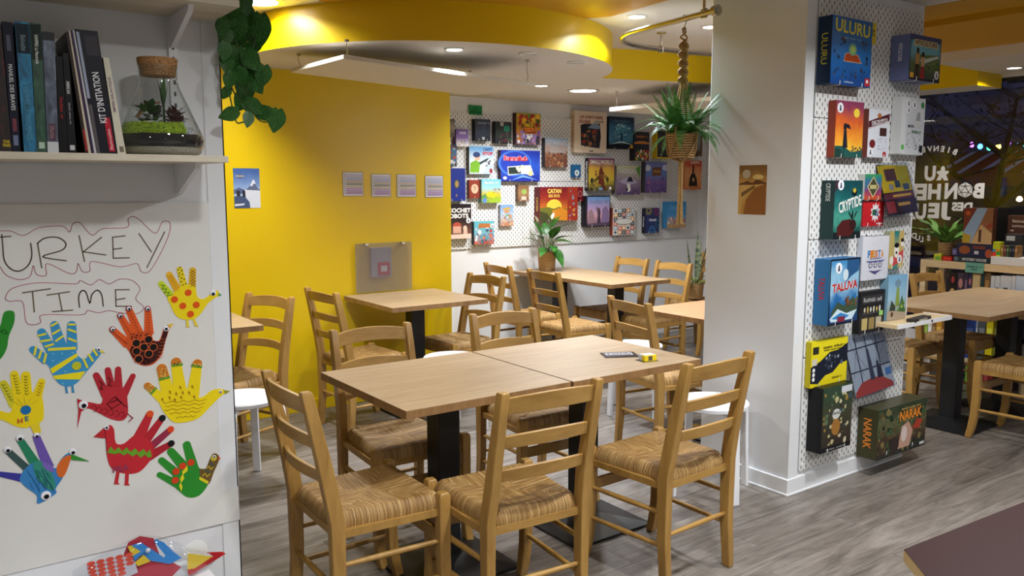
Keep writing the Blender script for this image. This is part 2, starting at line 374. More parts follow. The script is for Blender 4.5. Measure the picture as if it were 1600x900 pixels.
# the pillar
pil = struct(MB().box(3.30, 4.30, 2.32, 2.863, 0, CEILZ).build('wall_pillar', WHITE, None, None, None, 0.004))
struct(MB().box(3.288, 4.312, 2.308, 2.875, 0.0, 0.082).box(3.284, 4.316, 2.304, 2.879, 0, 0.012).build('baseboard_pillar', WHITE, None, None, None, 0.003))
struct(MB().box(3.296, 3.37, 2.314, 2.32, 0.082, CEILZ).build('trim_2', WHITE))
# suspended panels
PANEL = mat('panel_felt', (214, 206, 192), 0.9)
def hang_panel(p0, eu, ev, t, label, wires):
    p0 = Vector(p0); eu = Vector(eu); ev = Vector(ev); e = empty('acoustic_panel', p0, 0, label, 'ceiling panel', 'hanging acoustic panels')
    vs = []
    for dz in (0, t):
        for a, b in ((0, 0), (1, 0), (1, 1), (0, 1)): vs.append(eu * a + ev * b + Vector((0, 0, dz)))
    MB().add(vs, [(3, 2, 1, 0), (4, 5, 6, 7), (0, 1, 5, 4), (1, 2, 6, 5), (2, 3, 7, 6), (3, 0, 4, 7)]).build('panel_board', PANEL, e, None, None, 0.004)
    for a, b in ((0.03, 0.05), (0.97, 0.05), (0.03, 0.95), (0.97, 0.95)):
        q = eu * a + ev * b + Vector((0, 0, t)); up = SOFFIT - (p0.z + q.z)
        MB().tube([q, q + Vector((0.004, 0, up * .3)), q + Vector((-0.004, 0, up * .6)), q + Vector((0, 0, up))], 0.0022, 6).lathe([(0.012, q.z + up - 0.008), (0.012, q.z + up)], 10, 0, (q.x, q.y)).build('hanger_wire', CHROME, e)
hang_panel((1.767, 3.87, 2.10), (1.2, 0.01, -0.05), (-0.03, 0.63, 0), 0.022, 'white suspended panel under the yellow drum in front of the yellow wall', 4)
hang_panel((4.42, 3.64, 2.05), (0.6, 0.0, 0), (0.0, 1.2, 0.0), 0.03, 'white suspended panel behind the hanging fern', 4)

# ------------------------------------------------------------------ chairs
def post_y(z):
    if z < 0.44: return -0.20 + 0.015 * min(z / 0.2, 1)
    return -0.185 - 0.085 * ((z - 0.44) / 0.43) ** 1.15
def make_chair():
    e = empty('rush_seat_chair')
    for s in (-1, 1):
        zs = [0, 0.01, 0.2, 0.44, 0.55, 0.66, 0.77, 0.862, 0.87]
        MB().sweep([(s * (0.182 - 0.006 * (z > .44)), post_y(z), z) for z in zs], [0.024, 0.03, 0.032, 0.034, 0.034, 0.033, 0.031, 0.03, 0.024],
                   [0.03, 0.036, 0.042, 0.048, 0.048, 0.044, 0.04, 0.036, 0.03]).build('back_post', BEECH, e, 35, None, 0.003)
    for s in (-1, 1):
        zs = [0, 0.012, 0.06, 0.14, 0.25, 0.455, 0.468]
        ys = [0.215, 0.212, 0.200, 0.188, 0.184, 0.184, 0.184]
        MB().sweep([(s * 0.198, yy, z) for yy, z in zip(ys, zs)], [0.028, 0.034, 0.036, 0.038, 0.039, 0.039, 0.03], [0.03, 0.036, 0.038, 0.04, 0.041, 0.041, 0.03]).build('front_leg', BEECH, e, 35, None, 0.004)
    for zb, zt, arch in ((0.795, 0.848, 0.014), (0.682, 0.722, 0.012), (0.570, 0.608, 0.012)):
        rings = []; n = 12
        for i in range(n + 1):
            t = -1 + 2 * i / n; x = t * 0.168; bow = -0.034 * (1 - t * t); a = arch * (1 - t * t)
            y0 = post_y((zb + zt) / 2) + bow
            tilt = (post_y(zt) - post_y(zb)) / 2
            rings.append([(x, y0 + 0.008 - tilt, zb + a * .6), (x, y0 - 0.008 - tilt, zb + a * .6), (x, y0 - 0.007 + tilt, zt + a), (x, y0 + 0.007 + tilt, zt + a)])
        MB().rings(rings).build('back_slat', BEECH_H, e, 40, None, 0.002)
    # woven rush seat: one heightfield cushion with the four woven triangles
    n = 56; b = MB(); vs = []; fs = []
    for j in range(n + 1):
        for i in range(n + 1):
            s = -1 + 2 * i / n; t = -1 + 2 * j / n
            hw = 0.186 + 0.016 * t; x = s * hw; yv = t * 0.192
            ed = max(abs(s), abs(t)); z = 0.466 - 0.014 * (1 - ed ** 2) - 0.034 * max(0, (ed - 0.86) / 0.14) ** 2
            side = abs(s) > abs(t); q = yv if side else x
            z += 0.0016 * math.sin(q * 2 * math.pi / 0.0145 + 2 * math.sin(7 * (x if side else yv)))
            z -= 0.006 * max(0, 1 - abs(abs(s) - abs(t)) / 0.05) * (0.3 + 0.7 * ed)
            # corner cut-outs where the legs stand
            c = min(abs(s), abs(t)); 
            if c > 0.84: z -= 0.02 * (c - 0.84) / 0.16; 
            vs.append((x * (1 - 0.04 * max(0, (c - 0.8) / 0.2)), yv * (1 - 0.04 * max(0, (c - 0.8) / 0.2)), z))
    for j in range(n):
        for i in range(n): a = j * (n + 1) + i; fs.append((a, a + 1, a + n + 2, a + n + 1))
    rim = [i for i in range(n + 1)] + [(j + 1) * (n + 1) - 1 for j in range(1, n + 1)] + [n * (n + 1) + i for i in range(n - 1, -1, -1)] + [j * (n + 1) for j in range(n - 1, 0, -1)]
    o = len(vs); m = len(rim)
    for i in rim: vs.append((vs[i][0] * 0.985, vs[i][1] * 0.985, 0.412))
    for q in range(m): fs.append((rim[q], o + q, o + (q + 1) % m, rim[(q + 1) % m]))
    fs.append(tuple(o + q for q in range(m)))
    b.add(vs, fs); b.build('rush_seat', RUSH, e, 50)
    for s in (-1, 1):
        MB().rings([[(s * (0.180 + 0.014 * t) + a, -0.172 + 0.345 * t, 0.402 + b) for a, b in ((-0.01, -0.012), (0.01, -0.012), (0.01, 0.012), (-0.01, 0.012))] for t in (0, 1)]).build('seat_rail', BEECH, e)
    MB().box(-0.185, 0.185, 0.172, 0.19, 0.39, 0.416).build('seat_rail', BEECH_H, e)
    MB().box(-0.17, 0.17, -0.192, -0.172, 0.39, 0.416).build('seat_rail', BEECH_H, e)
    for z in (0.30, 0.175):
        for s in (-1, 1): MB().tube([(s * 0.181, post_y(z) , z + 0.0), (s * 0.190, 0, z), (s * 0.198, 0.186, z)], [0.008, 0.0105, 0.008], 10).build('rung', BEECH, e, 50)
    MB().tube([(-0.18, post_y(.22), 0.215), (0, post_y(.22), 0.215), (0.18, post_y(.22), 0.215)], [0.008, 0.0105, 0.008], 10).build('rung', BEECH_H, e, 50)
    MB().box(-0.19, 0.19, 0.175, 0.191, 0.285, 0.33).build('front_stretcher', BEECH_H, e, None, None, 0.003)
    return e
def chair_at(o, mx, my, face, label, extra=0.0):
    """mx,my: where the middle of the back's top stands; face: angle of the direction the sitter looks"""
    rz = face - R(90) + R(extra)
    off = Matrix.Rotation(rz, 3, 'Z') @ Vector((0, -0.27, 0))
    o.matrix_basis = T(mx - off.x, my - off.y, 0) @ Matrix.Rotation(rz, 4, 'Z')
    return tag(o, label, 'chair', 'beech chairs with rush seats')
E_, N_, W_, S_ = R(0), R(90), R(180), R(270)     # +x, +y, -x, -y
ch0 = make_chair()
seats = [
 (0.907, 2.484, E_, -1, 'ladder-back rush chair at the free end of the double table, beside the hand-turkey wall'),
 (1.555, 1.945, N_, -4, 'ladder-back rush chair at the empty table of the pair, back to the open floor'),
 (2.305, 1.92, N_, 2.6, 'ladder-back rush chair beside the white stool, at the table with the yellow packet'),
 (1.583, 3.253, S_, -1, 'rush chair tucked in under the empty table of the pair, back towards the yellow wall'),
 (2.306, 3.272, S_, -2, 'rush chair tucked in under the packet table, back towards the long back table'),
 (3.095, 3.215, E_, -9, 'rush chair between the double table and the pinkish table behind the pillar'),
 (1.908, 4.572, E_, 5, 'rush chair on the yellow-wall side table, beside the bare yellow wall'),
 (3.18, 4.71, W_, 7, 'rush chair at the yellow-wall table, just past the end of the yellow wall'),
 (1.588, 4.538, W_, 21, 'rush chair turned askew in front of the yellow wall, under the mountain poster'),
 (3.678, 5.30, E_, -3, 'rush chair at the long back table, close to the white wall and the potted lily'),
 (3.662, 4.695, E_, -2, 'rush chair at the long back table, its seat showing next to the white stool'),
 (4.95, 5.10, W_, 0, 'rush chair across the back table, close under the pegboard wall'),
 (4.935, 4.605, W_, 0, 'rush chair across the back table, nearer to the pinkish table'),
 (5.80, 3.01, S_, -1, 'rush chair behind the tables by the window, in front of the pine game shelf'),
 (5.20, 3.12, S_, 2, 'rush chair half hidden by the pillar at the window tables'),
 (5.165, 1.78, N_, 0, 'rush chair on the aisle side of the window tables, past the pillar'),
 (5.95, 5.00, W_, 0, 'rush chair with a potted plant on its seat, half hidden behind the pillar'),
]
for i, (mx, my, f, ex, lb) in enumerate(seats):
    chair_at(ch0 if i == 0 else copy_tree(ch0), mx, my, f, lb, ex)

# ------------------------------------------------------------------ tables
PINKISH = wood('pinkish_top', (180, 128, 90), (204, 154, 114), 0.42, (0.45, 5, 5), -0.05)
def make_table(name, x0, x1, y0, y1, label, group, top=OAK, edge=OAK_EDGE, z=0.75, th=0.03, bases=None):
    cx, cy = (x0 + x1) / 2, (y0 + y1) / 2
    e = empty(name, (cx, cy, 0), 0, label, 'table', group); hx, hy = (x1 - x0) / 2, (y1 - y0) / 2
    MB().box(-hx, hx, -hy, hy, z - th, z - 0.0012).build('edge_band', edge, e, None, None, 0.0015)
    MB().box(-hx, hx, -hy, hy, z - 0.0012, z).build('table_top', top, e)
    for bx, by in (bases or [(0, 0)]):
        MB().box(bx - 0.047, bx + 0.047, by - 0.047, by + 0.047, 0.02, z - th - 0.006).build('column', BLACK, e, None, None, 0.004)
        MB().box(bx - 0.16, bx + 0.16, by - 0.16, by + 0.16, z - th - 0.006, z - th).build('mounting_plate', BLACK, e)
        b = MB(); b.rings([[(bx + s * q[0], by + s * q[1], zz) for q in ((-1, -1), (1, -1), (1, 1), (-1, 1))] for s, zz in ((0.215, 0), (0.215, 0.012), (0.075, 0.042), (0.047, 0.045))])
        b.build('base_plate', BLACK, e)
    return e
make_table('cafe_table', 1.250, 1.949, 2.325, 3.023, 'square oak table with nothing on it, pushed against its twin that holds the yellow packet', None)
make_table('cafe_table', 1.957, 2.660, 2.318, 3.015, 'square oak table with a dark leaflet and a small yellow packet on it', None)
make_table('cafe_table', 2.28, 2.975, 4.39, 5.085, 'square oak table against the yellow wall, in front of the grey acrylic panel', None)
make_table('cafe_table', 0.75, 1.446, 4.245, 4.94, 'square oak table mostly hidden behind the hand-turkey wall', None)
make_table('long_table', 4.142, 4.775, 4.49, 5.765, 'long oak table against the pegboard wall with the potted lily on it', None, bases=[(0, -0.35), (0, 0.35)])
make_table('cafe_table', 3.47, 4.17, 2.90, 3.53, 'pinkish wooden table half hidden behind the pillar', None, top=PINKISH)
make_table('cafe_table', 4.83, 5.53, 2.135, 2.83, 'square oak table by the window, its black pedestal beside the lowest game box', None)
make_table('cafe_table', 5.535, 6.235, 2.135, 2.83, 'square oak table right in front of the pine game shelf', None)
# maroon table close by
MAROON = mat('maroon_laminate', (44, 23, 21), 0.5, 0.0, 0.1); k = N(MAROON); k.bump(k.noise(k.coord(), 70, 3), 0.12, 0.001)
PLY = mat('plywood_edge', (200, 172, 120), 0.55); k = N(PLY); _sx = k.n('ShaderNodeSeparateXYZ'); k.l(k.coord(), _sx.inputs[0])
k.color(k.ramp(k.math('FRACT', k.math('MULTIPLY', _sx.outputs[2], 190.0)), [(0.45, (214, 190, 140)), (0.6, (160, 124, 74))]))
mt = empty('plywood_table', (1.573, 0.826, 0), 0, 'dark maroon laminate table with a raw plywood edge', 'table')
c0 = Vector((1.573, 0.826)); d1 = (Vector((2.044, 0.797)) - c0).normalized(); d2 = (Vector((1.495, 0.74)) - c0).normalized()
pp = [Vector((0, 0)), d2 * 0.62, d2 * 0.62 + d1 * 1.25, d1 * 1.25]
MB().prism(pp, 0.725, 0.7485).build('edge_band', PLY, mt)
MB().prism([p + (d1 + d2) * 0.0 for p in pp], 0.7485, 0.75).build('table_top', MAROON, mt)
for a, b in ((0.06, 0.08), (0.56, 0.08), (0.06, 1.17), (0.56, 1.17)):
    q = d2 * a + d1 * b; MB().box(q.x - 0.022, q.x + 0.022, q.y - 0.022, q.y + 0.022, 0, 0.725).build('leg', BLACK, mt)

# ------------------------------------------------------------------ white bent-leg stools
def make_stool():
    e = empty('white_stool')
    MB().lathe([(0.0, 0.425), (0.165, 0.425), (0.174, 0.43), (0.175, 0.445), (0.170, 0.451), (0.0, 0.452)], 36, 0, (0, 0), False).build('seat', STOOLW, e, 40)
    for q in range(4):
        a = math.pi / 4 + q * math.pi / 2; d = Vector((math.cos(a), math.sin(a), 0)); t = Vector((-d.y, d.x, 0)); rings = []
        path = [(0.06, 0.416), (0.13, 0.416)] + [(0.148 + 0.045 * math.sin(x), 0.371 + 0.045 * math.cos(x)) for x in [i * math.pi / 12 for i in range(1, 7)]] + [(0.200, 0.2), (0.208, 0.0)]
        for i, (r, z) in enumerate(path):
            p0 = Vector(path[max(i - 1, 0)]); p1 = Vector(path[min(i + 1, len(path) - 1)]); dd = (p1 - p0).normalized(); nn = Vector((-dd.y, dd.x)) * 0.009
            if i == len(path) - 1: nn = Vector((0.009, 0))
            rings.append([d * (r + s1 * nn.x) + t * (s2 * 0.019) + Vector((0, 0, max(0, z + s1 * nn.y))) for s1, s2 in ((1, -1), (1, 1), (-1, 1), (-1, -1))])
        MB().rings(rings).build('bent_leg', STOOLW, e, 40, None, 0.003)
    return e
st0 = make_stool()
for i, (x, y, a, lb) in enumerate([
    (3.055, 2.585, 30, 'white round stool standing against the pillar'),
    (2.58, 4.20, 5, 'white round stool at the yellow-wall table, behind the double table'),
    (1.24, 3.98, 12, 'white round stool half hidden by the hand-turkey wall'),
    (3.76, 3.83, 40, 'white round stool between the back table and the pinkish table')]):
    o = st0 if i == 0 else copy_tree(st0)
    o.matrix_basis = T(x, y, 0) @ Matrix.Rotation(R(a), 4, 'Z'); tag(o, lb, 'stool', 'white bent-leg stools')

# ------------------------------------------------------------------ flat paper things
class Art:
    def __init__(s): s.b = MB(); s.mats = []; s.ix = {}
    def mi(s, c, rough=0.5):
        key = c if not isinstance(c, tuple) else (c, rough)
        if key not in s.ix: s.ix[key] = len(s.mats); s.mats.append(col(c, rough) if isinstance(c, tuple) else c)
        return s.ix[key]
    def prism(s, poly, z0, z1, c): 
        if area2(poly) < 0: poly = poly[::-1]
        s.b.prism(poly, z0, z1, s.mi(c)); return s
    def flat(s, poly, z, c):
        if area2(poly) < 0: poly = poly[::-1]
        s.b.flat(poly, z, s.mi(c)); return s
    def build(s, name, M, parent=None): return s.b.build(name, s.mats, parent, None, M)
def area2(p): return sum(p[i][0] * p[(i + 1) % len(p)][1] - p[(i + 1) % len(p)][0] * p[i][1] for i in range(len(p)))
def capsule(a, b, ra, rb, n=8):
    a = Vector(a); b = Vector(b); d = (a - b).normalized(); base = math.atan2(d.y, d.x); out = []
    for i in range(n + 1):
        t = base - math.pi / 2 + math.pi * i / n; out.append((a.x + ra * math.cos(t), a.y + ra * math.sin(t)))
    nn = Vector((-d.y, d.x)) * rb
    return out + [tuple(b + nn), tuple(b - nn)]

WL = 2.5
PAPER = mat('drawing_paper', (222, 220, 214), 0.65); k = N(PAPER); k.bump(k.noise(k.coord(), 7, 3, 0.5), 0.25, 0.01)
def lw(px, py): p = on_y(px, py, WL); return (p.x, p.z)
pr = lw(363, 560)[0]
zt = lw(180, 317)[1]; zb = lw(180, 856)[1]
pap = MB(); nx, nz = 24, 16; vs = []; fs = []
for j in range(nz + 1):
    for i in range(nx + 1):
        x = -0.6 + (pr + 0.6) * i / nx; z = zb + (zt - zb) * j / nz
        cb = max(0, 1 - j / 2.0) * 0.004 * (i / nx) ** 6 + 0.0008
        vs.append((x, WL - 0.0016 - cb, z + (0.02 * (1 - i / nx) * (1 - j / nz) * -0.3)))
for j in range(nz):
    for i in range(nx): a = j * (nx + 1) + i; fs.append((a, a + 1, a + nx + 2, a + nx + 1))
paper = pap.add(vs, fs).build('drawing_paper', PAPER)
md = paper.modifiers.new('thickness', 'SOLIDIFY'); md.thickness = 0.0006; md.offset = 1
tag(paper, 'large white paper sheet with hand-drawn TURKEY TIME lettering taped to the wall', 'poster')
PV = WL - 0.0030
PENCIL, REDPEN = (108, 98, 78), (190, 120, 130)
def strokes(name, lines, c, w, smooth=False, closed=False):
    a = Art(); O = lw(150, 450)
    for ln in lines:
        pts = [lw(x / 3.0, 300 + y / 3.0) for x, y in ln]
        pts = [(p[0] - O[0], p[1] - O[1]) for p in pts]
        if smooth or len(pts) > 4: pts = smooth_line(pts, 5, closed)
        for q in ribbon(pts, w, closed): a.prism(q, 0, 0.0003, c)
    o = a.build(name, face_y(O[0], PV - 0.0001, O[1]), paper); o['kind'] = 'stuff'; return o
strokes('pen_lettering', [
 [(-14, 213), (50, 207)], [(8, 200), (12, 250)],
 [(12, 250), (20, 320), (50, 360), (90, 370), (130, 345), (148, 300), (143, 240)],
 [(175, 240), (195, 355)], [(175, 240), (210, 216), (270, 213), (307, 240), (290, 272), (200, 303), (310, 322)],
 [(370, 205), (395, 325)], [(475, 212), (390, 280), (495, 295)],
 [(585, 205), (527, 212), (530, 310), (605, 308)], [(530, 268), (570, 263)], [(650, 195), (708, 280)], [(770, 187), (688, 353)],
 [(105, 472), (235, 453)], [(152, 470), (160, 562)], [(220, 483), (325, 467)], [(275, 478), (290, 555)], [(245, 560), (340, 553)],
 [(372, 540), (368, 490), (382, 463), (402, 470), (420, 520), (430, 480), (455, 460), (475, 480), (483, 535)],
 [(605, 457), (540, 458), (543, 535), (615, 535)], [(543, 505), (585, 498)]], PENCIL, 0.0034)
strokes('pen_outline', [[(0, 182), (50, 183), (110, 203), (180, 168), (290, 160), (325, 187), (340, 150), (375, 145), (430, 202), (480, 172), (595, 165), (600, 125), (640, 120), (725, 193), (760, 140), (795, 145), (790, 200), (750, 290), (700, 370), (660, 372), (640, 335), (560, 350), (430, 325), (420, 370), (385, 372), (365, 335), (355, 375), (320, 380), (220, 335), (215, 390), (170, 385), (155, 345), (140, 395), (90, 410), (30, 390), (0, 350)]], REDPEN, 0.0020, True)
strokes('pen_outline', [[(25, 495), (60, 450), (180, 425), (350, 430), (375, 415), (425, 435), (465, 410), (510, 430), (560, 408), (620, 415), (655, 455), (635, 500), (672, 540), (640, 570), (560, 565), (510, 555), (460, 565), (410, 555), (380, 575), (200, 575), (190, 610), (155, 622), (120, 605), (105, 515), (45, 512)]], REDPEN, 0.0020, True, True)

# ------------------------------------------------------------------ hand turkeys
EYEW = mat('eye_white', (235, 235, 240), 0.2)
class Turkey:
    def __init__(s, label, ox, oy, sc, c0):
        s.ox, s.oy, s.sc = ox, oy, sc; s.O = s.q0(*c0)
        s.e = empty('hand_turkey', (s.O[0], PV, s.O[1]), 0, label, 'paper cutout', 'paper hand turkeys on the wall')
        s.k = 0.00193 / sc; s.n = 0
        s.lines = Art(); s.hasl = False
    def q0(s, x, y): return lw(s.ox + x / s.sc, s.oy + y / s.sc)
    def q(s, x, y): p = s.q0(x, y); return (p[0] - s.O[0], p[1] - s.O[1])
    def M(s, z=0): return face_y(s.O[0], PV - z, s.O[1])
    def piece(s, name, poly, c, z0=0.0, z1=0.0012):
        s.n += 1; z1 += s.n * 0.00004
        a = Art(); a.prism(poly, z0, z1, c); return a.build(name, s.M(), s.e)
    def palm(s, pts, c, name='palm'): return s.piece(name, [p[:2] for p in smooth_line([s.q(*p) for p in pts], 3, True)], c)
    def poly(s, name, pts, c, z=0.0018): return s.piece(name, [s.q(*p) for p in pts], c, 0.0008, z)
    def finger(s, a, b, r, c, rb=None): return s.piece('finger', capsule(s.q(*a), s.q(*b), r * s.k, (rb or r) * s.k), c)
    def leg(s, a, b, r, c):
        s.piece('leg', capsule(s.q(*b), s.q(*a), r * s.k, r * s.k), c)
        s.piece('foot', [s.q(b[0] - r * 1.6, b[1] + r), s.q(b[0] + r * 2.2, b[1] + r), s.q(b[0], b[1] - r * 1.5)], c)
    def disc(s, name, p, r, c, z=0.0022): q = s.q(*p); return s.piece(name, circ(q[0], q[1], r * s.k), c, 0.0008, z)
    def eye(s, p, r, ring=None, pd=(0, 0)):
        if ring: s.disc('eye_ring', p, r * 1.3, ring, 0.002)
        q = s.q(*p); b = MB().lathe([(r * s.k, 0.0015), (r * s.k, 0.0028), (r * s.k * 0.8, 0.0036), (0.0002, 0.0040)], 18)
        o = b.build('googly_eye', EYEW, s.e, 60, s.M() @ T(q[0], q[1], 0))
        MB().lathe([(r * s.k * 0.55, 0.0036), (r * s.k * 0.5, 0.0043)], 14).build('pupil', col((16, 16, 18), 0.2), o, None, s.M() @ T(q[0] + pd[0] * s.k, q[1] + pd[1] * s.k, 0))
    def line(s, pts, c, w=2.0, z=0.0026, sm=False):
        p = [s.q(*a) for a in pts]
        if sm: p = smooth_line(p, 3)
        for r in ribbon(p, w * s.k): s.lines.flat(r, z, c)
        s.hasl = True
    def band(s, a, b, c, w): # stripe
        s.lines.flat(ribbon([s.q(*a), s.q(*b)], w * s.k)[0], 0.00235, c); s.hasl = True
    def dots(s, pts, r, c, z=0.0024):
        for p in pts: q = s.q(*p); s.lines.flat(circ(q[0], q[1], r * s.k, None, 10), z, c)
        s.hasl = True
    def letters(s, t, p, h, c):
        q = s.q(*p); text('sticker_letter', t, s.M(0.003) @ T(q[0], q[1], 0), s.e, col(c), h * s.k, None, 0.02)
    def done(s):
        if s.hasl: s.lines.build('drawn_marks', s.M(), s.e)['kind'] = 'stuff'
Y1, ORG, RED, BLU, GRN = (240, 214, 20), (232, 92, 24), (190, 40, 48), (60, 148, 200), (44, 140, 44)
INK = (30, 26, 24)
# yellow with orange spots
t = Turkey('yellow paper hand turkey with five orange spots and patterned fingers', 150, 400, 5, (700, 380))
t.finger((507, 217), (600, 330), 22, (200, 216, 40), 30); t.finger((570, 146), (645, 280), 23, (232, 176, 30), 30); t.finger((652, 104), (690, 250), 22, (236, 210, 30), 26); t.finger((753, 112), (748, 260), 24, (228, 180, 40), 28)
t.palm([(555, 330), (600, 290), (660, 240), (720, 222), (775, 245), (788, 315), (835, 336), (890, 300), (905, 272), (945, 268), (962, 300), (930, 325), (880, 360), (850, 400), (815, 450), (765, 490), (700, 497), (640, 480), (600, 430), (580, 380)], Y1)
for p in ((717, 285), (610, 338), (675, 388), (780, 380), (735, 452)): t.disc('spot', p, 25, (222, 84, 20))
t.poly('beak', [(950, 288), (980, 303), (955, 314)], (70, 150, 80)); t.eye((911, 287), 23, None, (0, -8))
t.leg((710, 490), (712, 545), 9, (230, 205, 60)); t.leg((758, 488), (780, 540), 9, (230, 205, 60))
t.line([(505, 225), (530, 230), (515, 255), (550, 255), (530, 285), (570, 280), (555, 310), (595, 300)], (80, 150, 40), 5)
for i in range(8): t.line([(560 + i * 9, 165 + i * 15), (592 + i * 8, 152 + i * 15)], (190, 120, 30), 3)
t.dots([(655, 88), (640, 105), (668, 112), (648, 132), (672, 142), (645, 155), (665, 170), (685, 180), (662, 198), (700, 215), (675, 225)], 5, INK)
for i in range(6): t.line([(735, 105 + i * 22), (772, 130 + i * 22)], (120, 70, 30), 2.5); t.line([(772, 105 + i * 22), (733, 130 + i * 22)], (120, 70, 30), 2.5)
t.done()
# orange and black
DKM = (58, 20, 18)
t = Turkey('orange and dark brown paper hand turkey with black discs and eyes on its fingertips', 150, 400, 5, (380, 680))
for a, b in (((125, 572), (250, 690)), ((187, 466), (290, 640)), ((253, 410), (335, 610)), ((402, 411), (412, 610))): t.finger(a, b, 22, (226, 92, 36), 34)
t.palm([(215, 680), (270, 610), (340, 590), (430, 590), (440, 650), (490, 660), (515, 600), (530, 560), (570, 550), (560, 600), (535, 680), (510, 770), (450, 840), (370, 855), (300, 820), (255, 740)], (206, 82, 34))
t.poly('dark_breast', smooth_line([(262, 730), (330, 664), (440, 662), (495, 664), (520, 600), (536, 566), (562, 565), (545, 640), (525, 710), (495, 780), (440, 832), (370, 848), (305, 812)], 3, True), DKM)
for p in ((312, 678), (407, 650), (372, 710), (445, 710), (313, 742), (410, 762), (330, 803)): t.disc('ring', p, 31, (228, 104, 50), 0.0020); t.disc('black_disc', p, 26, (14, 12, 12), 0.0024)
for p in ((127, 570), (187, 464), (253, 408), (402, 410)): t.eye(p, 15, (110, 50, 80), (2, -4))
t.eye((545, 565), 20, None, (0, -3)); t.poly('beak', [(556, 534), (602, 527), (576, 560)], (236, 190, 60))
for q in range(5): t.line([(380 + 22 * math.cos(a / 3) * a / 14, 825 + 22 * math.sin(a / 3) * a / 14) for a in range(0, 20)], (236, 110, 50), 3, 0.0030)
for i in range(7): t.line([(470 + i * 6, 800 - i * 26), (500 + i * 4, 795 - i * 24), (520 + i * 4, 770 - i * 22)], (236, 110, 50), 3, 0.0030, True)
for (ax, ay), (bx, by) in (((127, 595), (230, 680)), ((190, 490), (280, 630)), ((258, 435), (330, 600)), ((402, 435), (408, 600))):
    for i in range(9):
        f = i / 8; cx, cy = ax + (bx - ax) * f, ay + (by - ay) * f; t.line([(cx - 15, cy + 4), (cx, cy - 5), (cx + 15, cy + 4)], (120, 36, 20), 2.5, 0.0021)
t.dots([(270 + rnd.random() * 150, 605 + rnd.random() * 45) for _ in range(40)], 4, DKM, 0.0022)
t.done()
# blue striped
YS = (232, 220, 60)
t = Turkey('blue paper hand turkey with yellow stripes', 0, 440, 4.5, (450, 590))
t.finger((232, 476), (330, 555), 22, BLU, 30); t.finger((292, 354), (360, 480), 24, BLU, 32); t.finger((383, 302), (430, 470), 24, BLU, 36); t.finger((503, 304), (505, 480), 26, BLU, 32)
t.palm([(325, 500), (340, 465), (390, 445), (470, 435), (530, 460), (540, 510), (590, 545), (640, 500), (680, 468), (715, 478), (705, 510), (660, 570), (600, 640), (540, 710), (480, 735), (420, 720), (370, 660), (340, 590), (310, 565)], BLU)
t.poly('stripe', [(352, 610), (535, 503), (548, 522), (366, 646)], (240, 222, 30)); t.poly('stripe', [(370, 660), (600, 628), (560, 686), (386, 684)], (240, 222, 30)); t.poly('stripe', [(335, 466), (533, 456), (533, 474), (335, 486)], YS)
for a, b in (((240, 512), (252, 458)), ((272, 535), (287, 488)), ((308, 565), (322, 508)), ((270, 378), (318, 366)), ((288, 418), (350, 408)), ((318, 455), (372, 438)), ((362, 308), (398, 288)), ((370, 365), (416, 338)), ((392, 415), (440, 382)), ((482, 300), (524, 300)), ((480, 335), (530, 352)), ((480, 398), (532, 418)), ((586, 545), (612, 600)), ((622, 510), (650, 555)), ((655, 478), (680, 515))): t.band(a, b, YS, 13)
t.disc('spot', (537, 590), 27, (196, 196, 40)); t.dots([(372, 505), (435, 503), (370, 555), (455, 630), (510, 497), (540, 537), (438, 715)], 6, (110, 190, 220))
t.eye((692, 476), 13); t.poly('beak', [(706, 474), (738, 496), (700, 498)], (236, 214, 70)); t.leg((462, 730), (468, 775), 6, (60, 140, 190)); t.leg((508, 730), (512, 772), 6, (60, 140, 190)); t.done()
# yellow HE
t = Turkey('yellow paper hand with blue dot and sticker letters HE', 0, 560, 3.75, (130, 280))
t.finger((20, 147), (90, 275), 18, (214, 204, 40), 26); t.finger((83, 92), (115, 250), 19, Y1, 26); t.finger((150, 98), (158, 250), 21, Y1, 26); t.finger((243, 135), (205, 255), 17, Y1, 26)
t.palm([(-20, 300), (55, 318), (75, 270), (100, 220), (160, 195), (220, 205), (247, 230), (256, 310), (246, 365), (190, 388), (150, 405), (90, 395), (30, 365), (-20, 345)], Y1)
t.poly('wrist', [(172, 388), (228, 375), (240, 430), (200, 442)], (232, 206, 40)); t.disc('spot', (150, 300), 24, (24, 110, 170)); t.letters('H', (117, 363), 26, (200, 60, 60)); t.letters('E', (156, 350), 26, (40, 110, 140))
for bx, by, n_, dx in ((84, 95, 7, 4), (150, 100, 7, 1), (20, 150, 6, 9), (242, 140, 5, -5)):
    for i in range(n_): t.line([(bx - 11 + i * dx, by + i * 17), (bx + i * dx, by + 8 + i * 17), (bx + 11 + i * dx, by + i * 17)], (70, 84, 30) if dx != -5 else (150, 50, 40), 2.5, 0.0024)
for i in range(5): t.line([(60 + i * 40, 225 + 8 * abs(i - 2)), (150, 290)], (190, 160, 30), 1.6, 0.0022)
t.done()
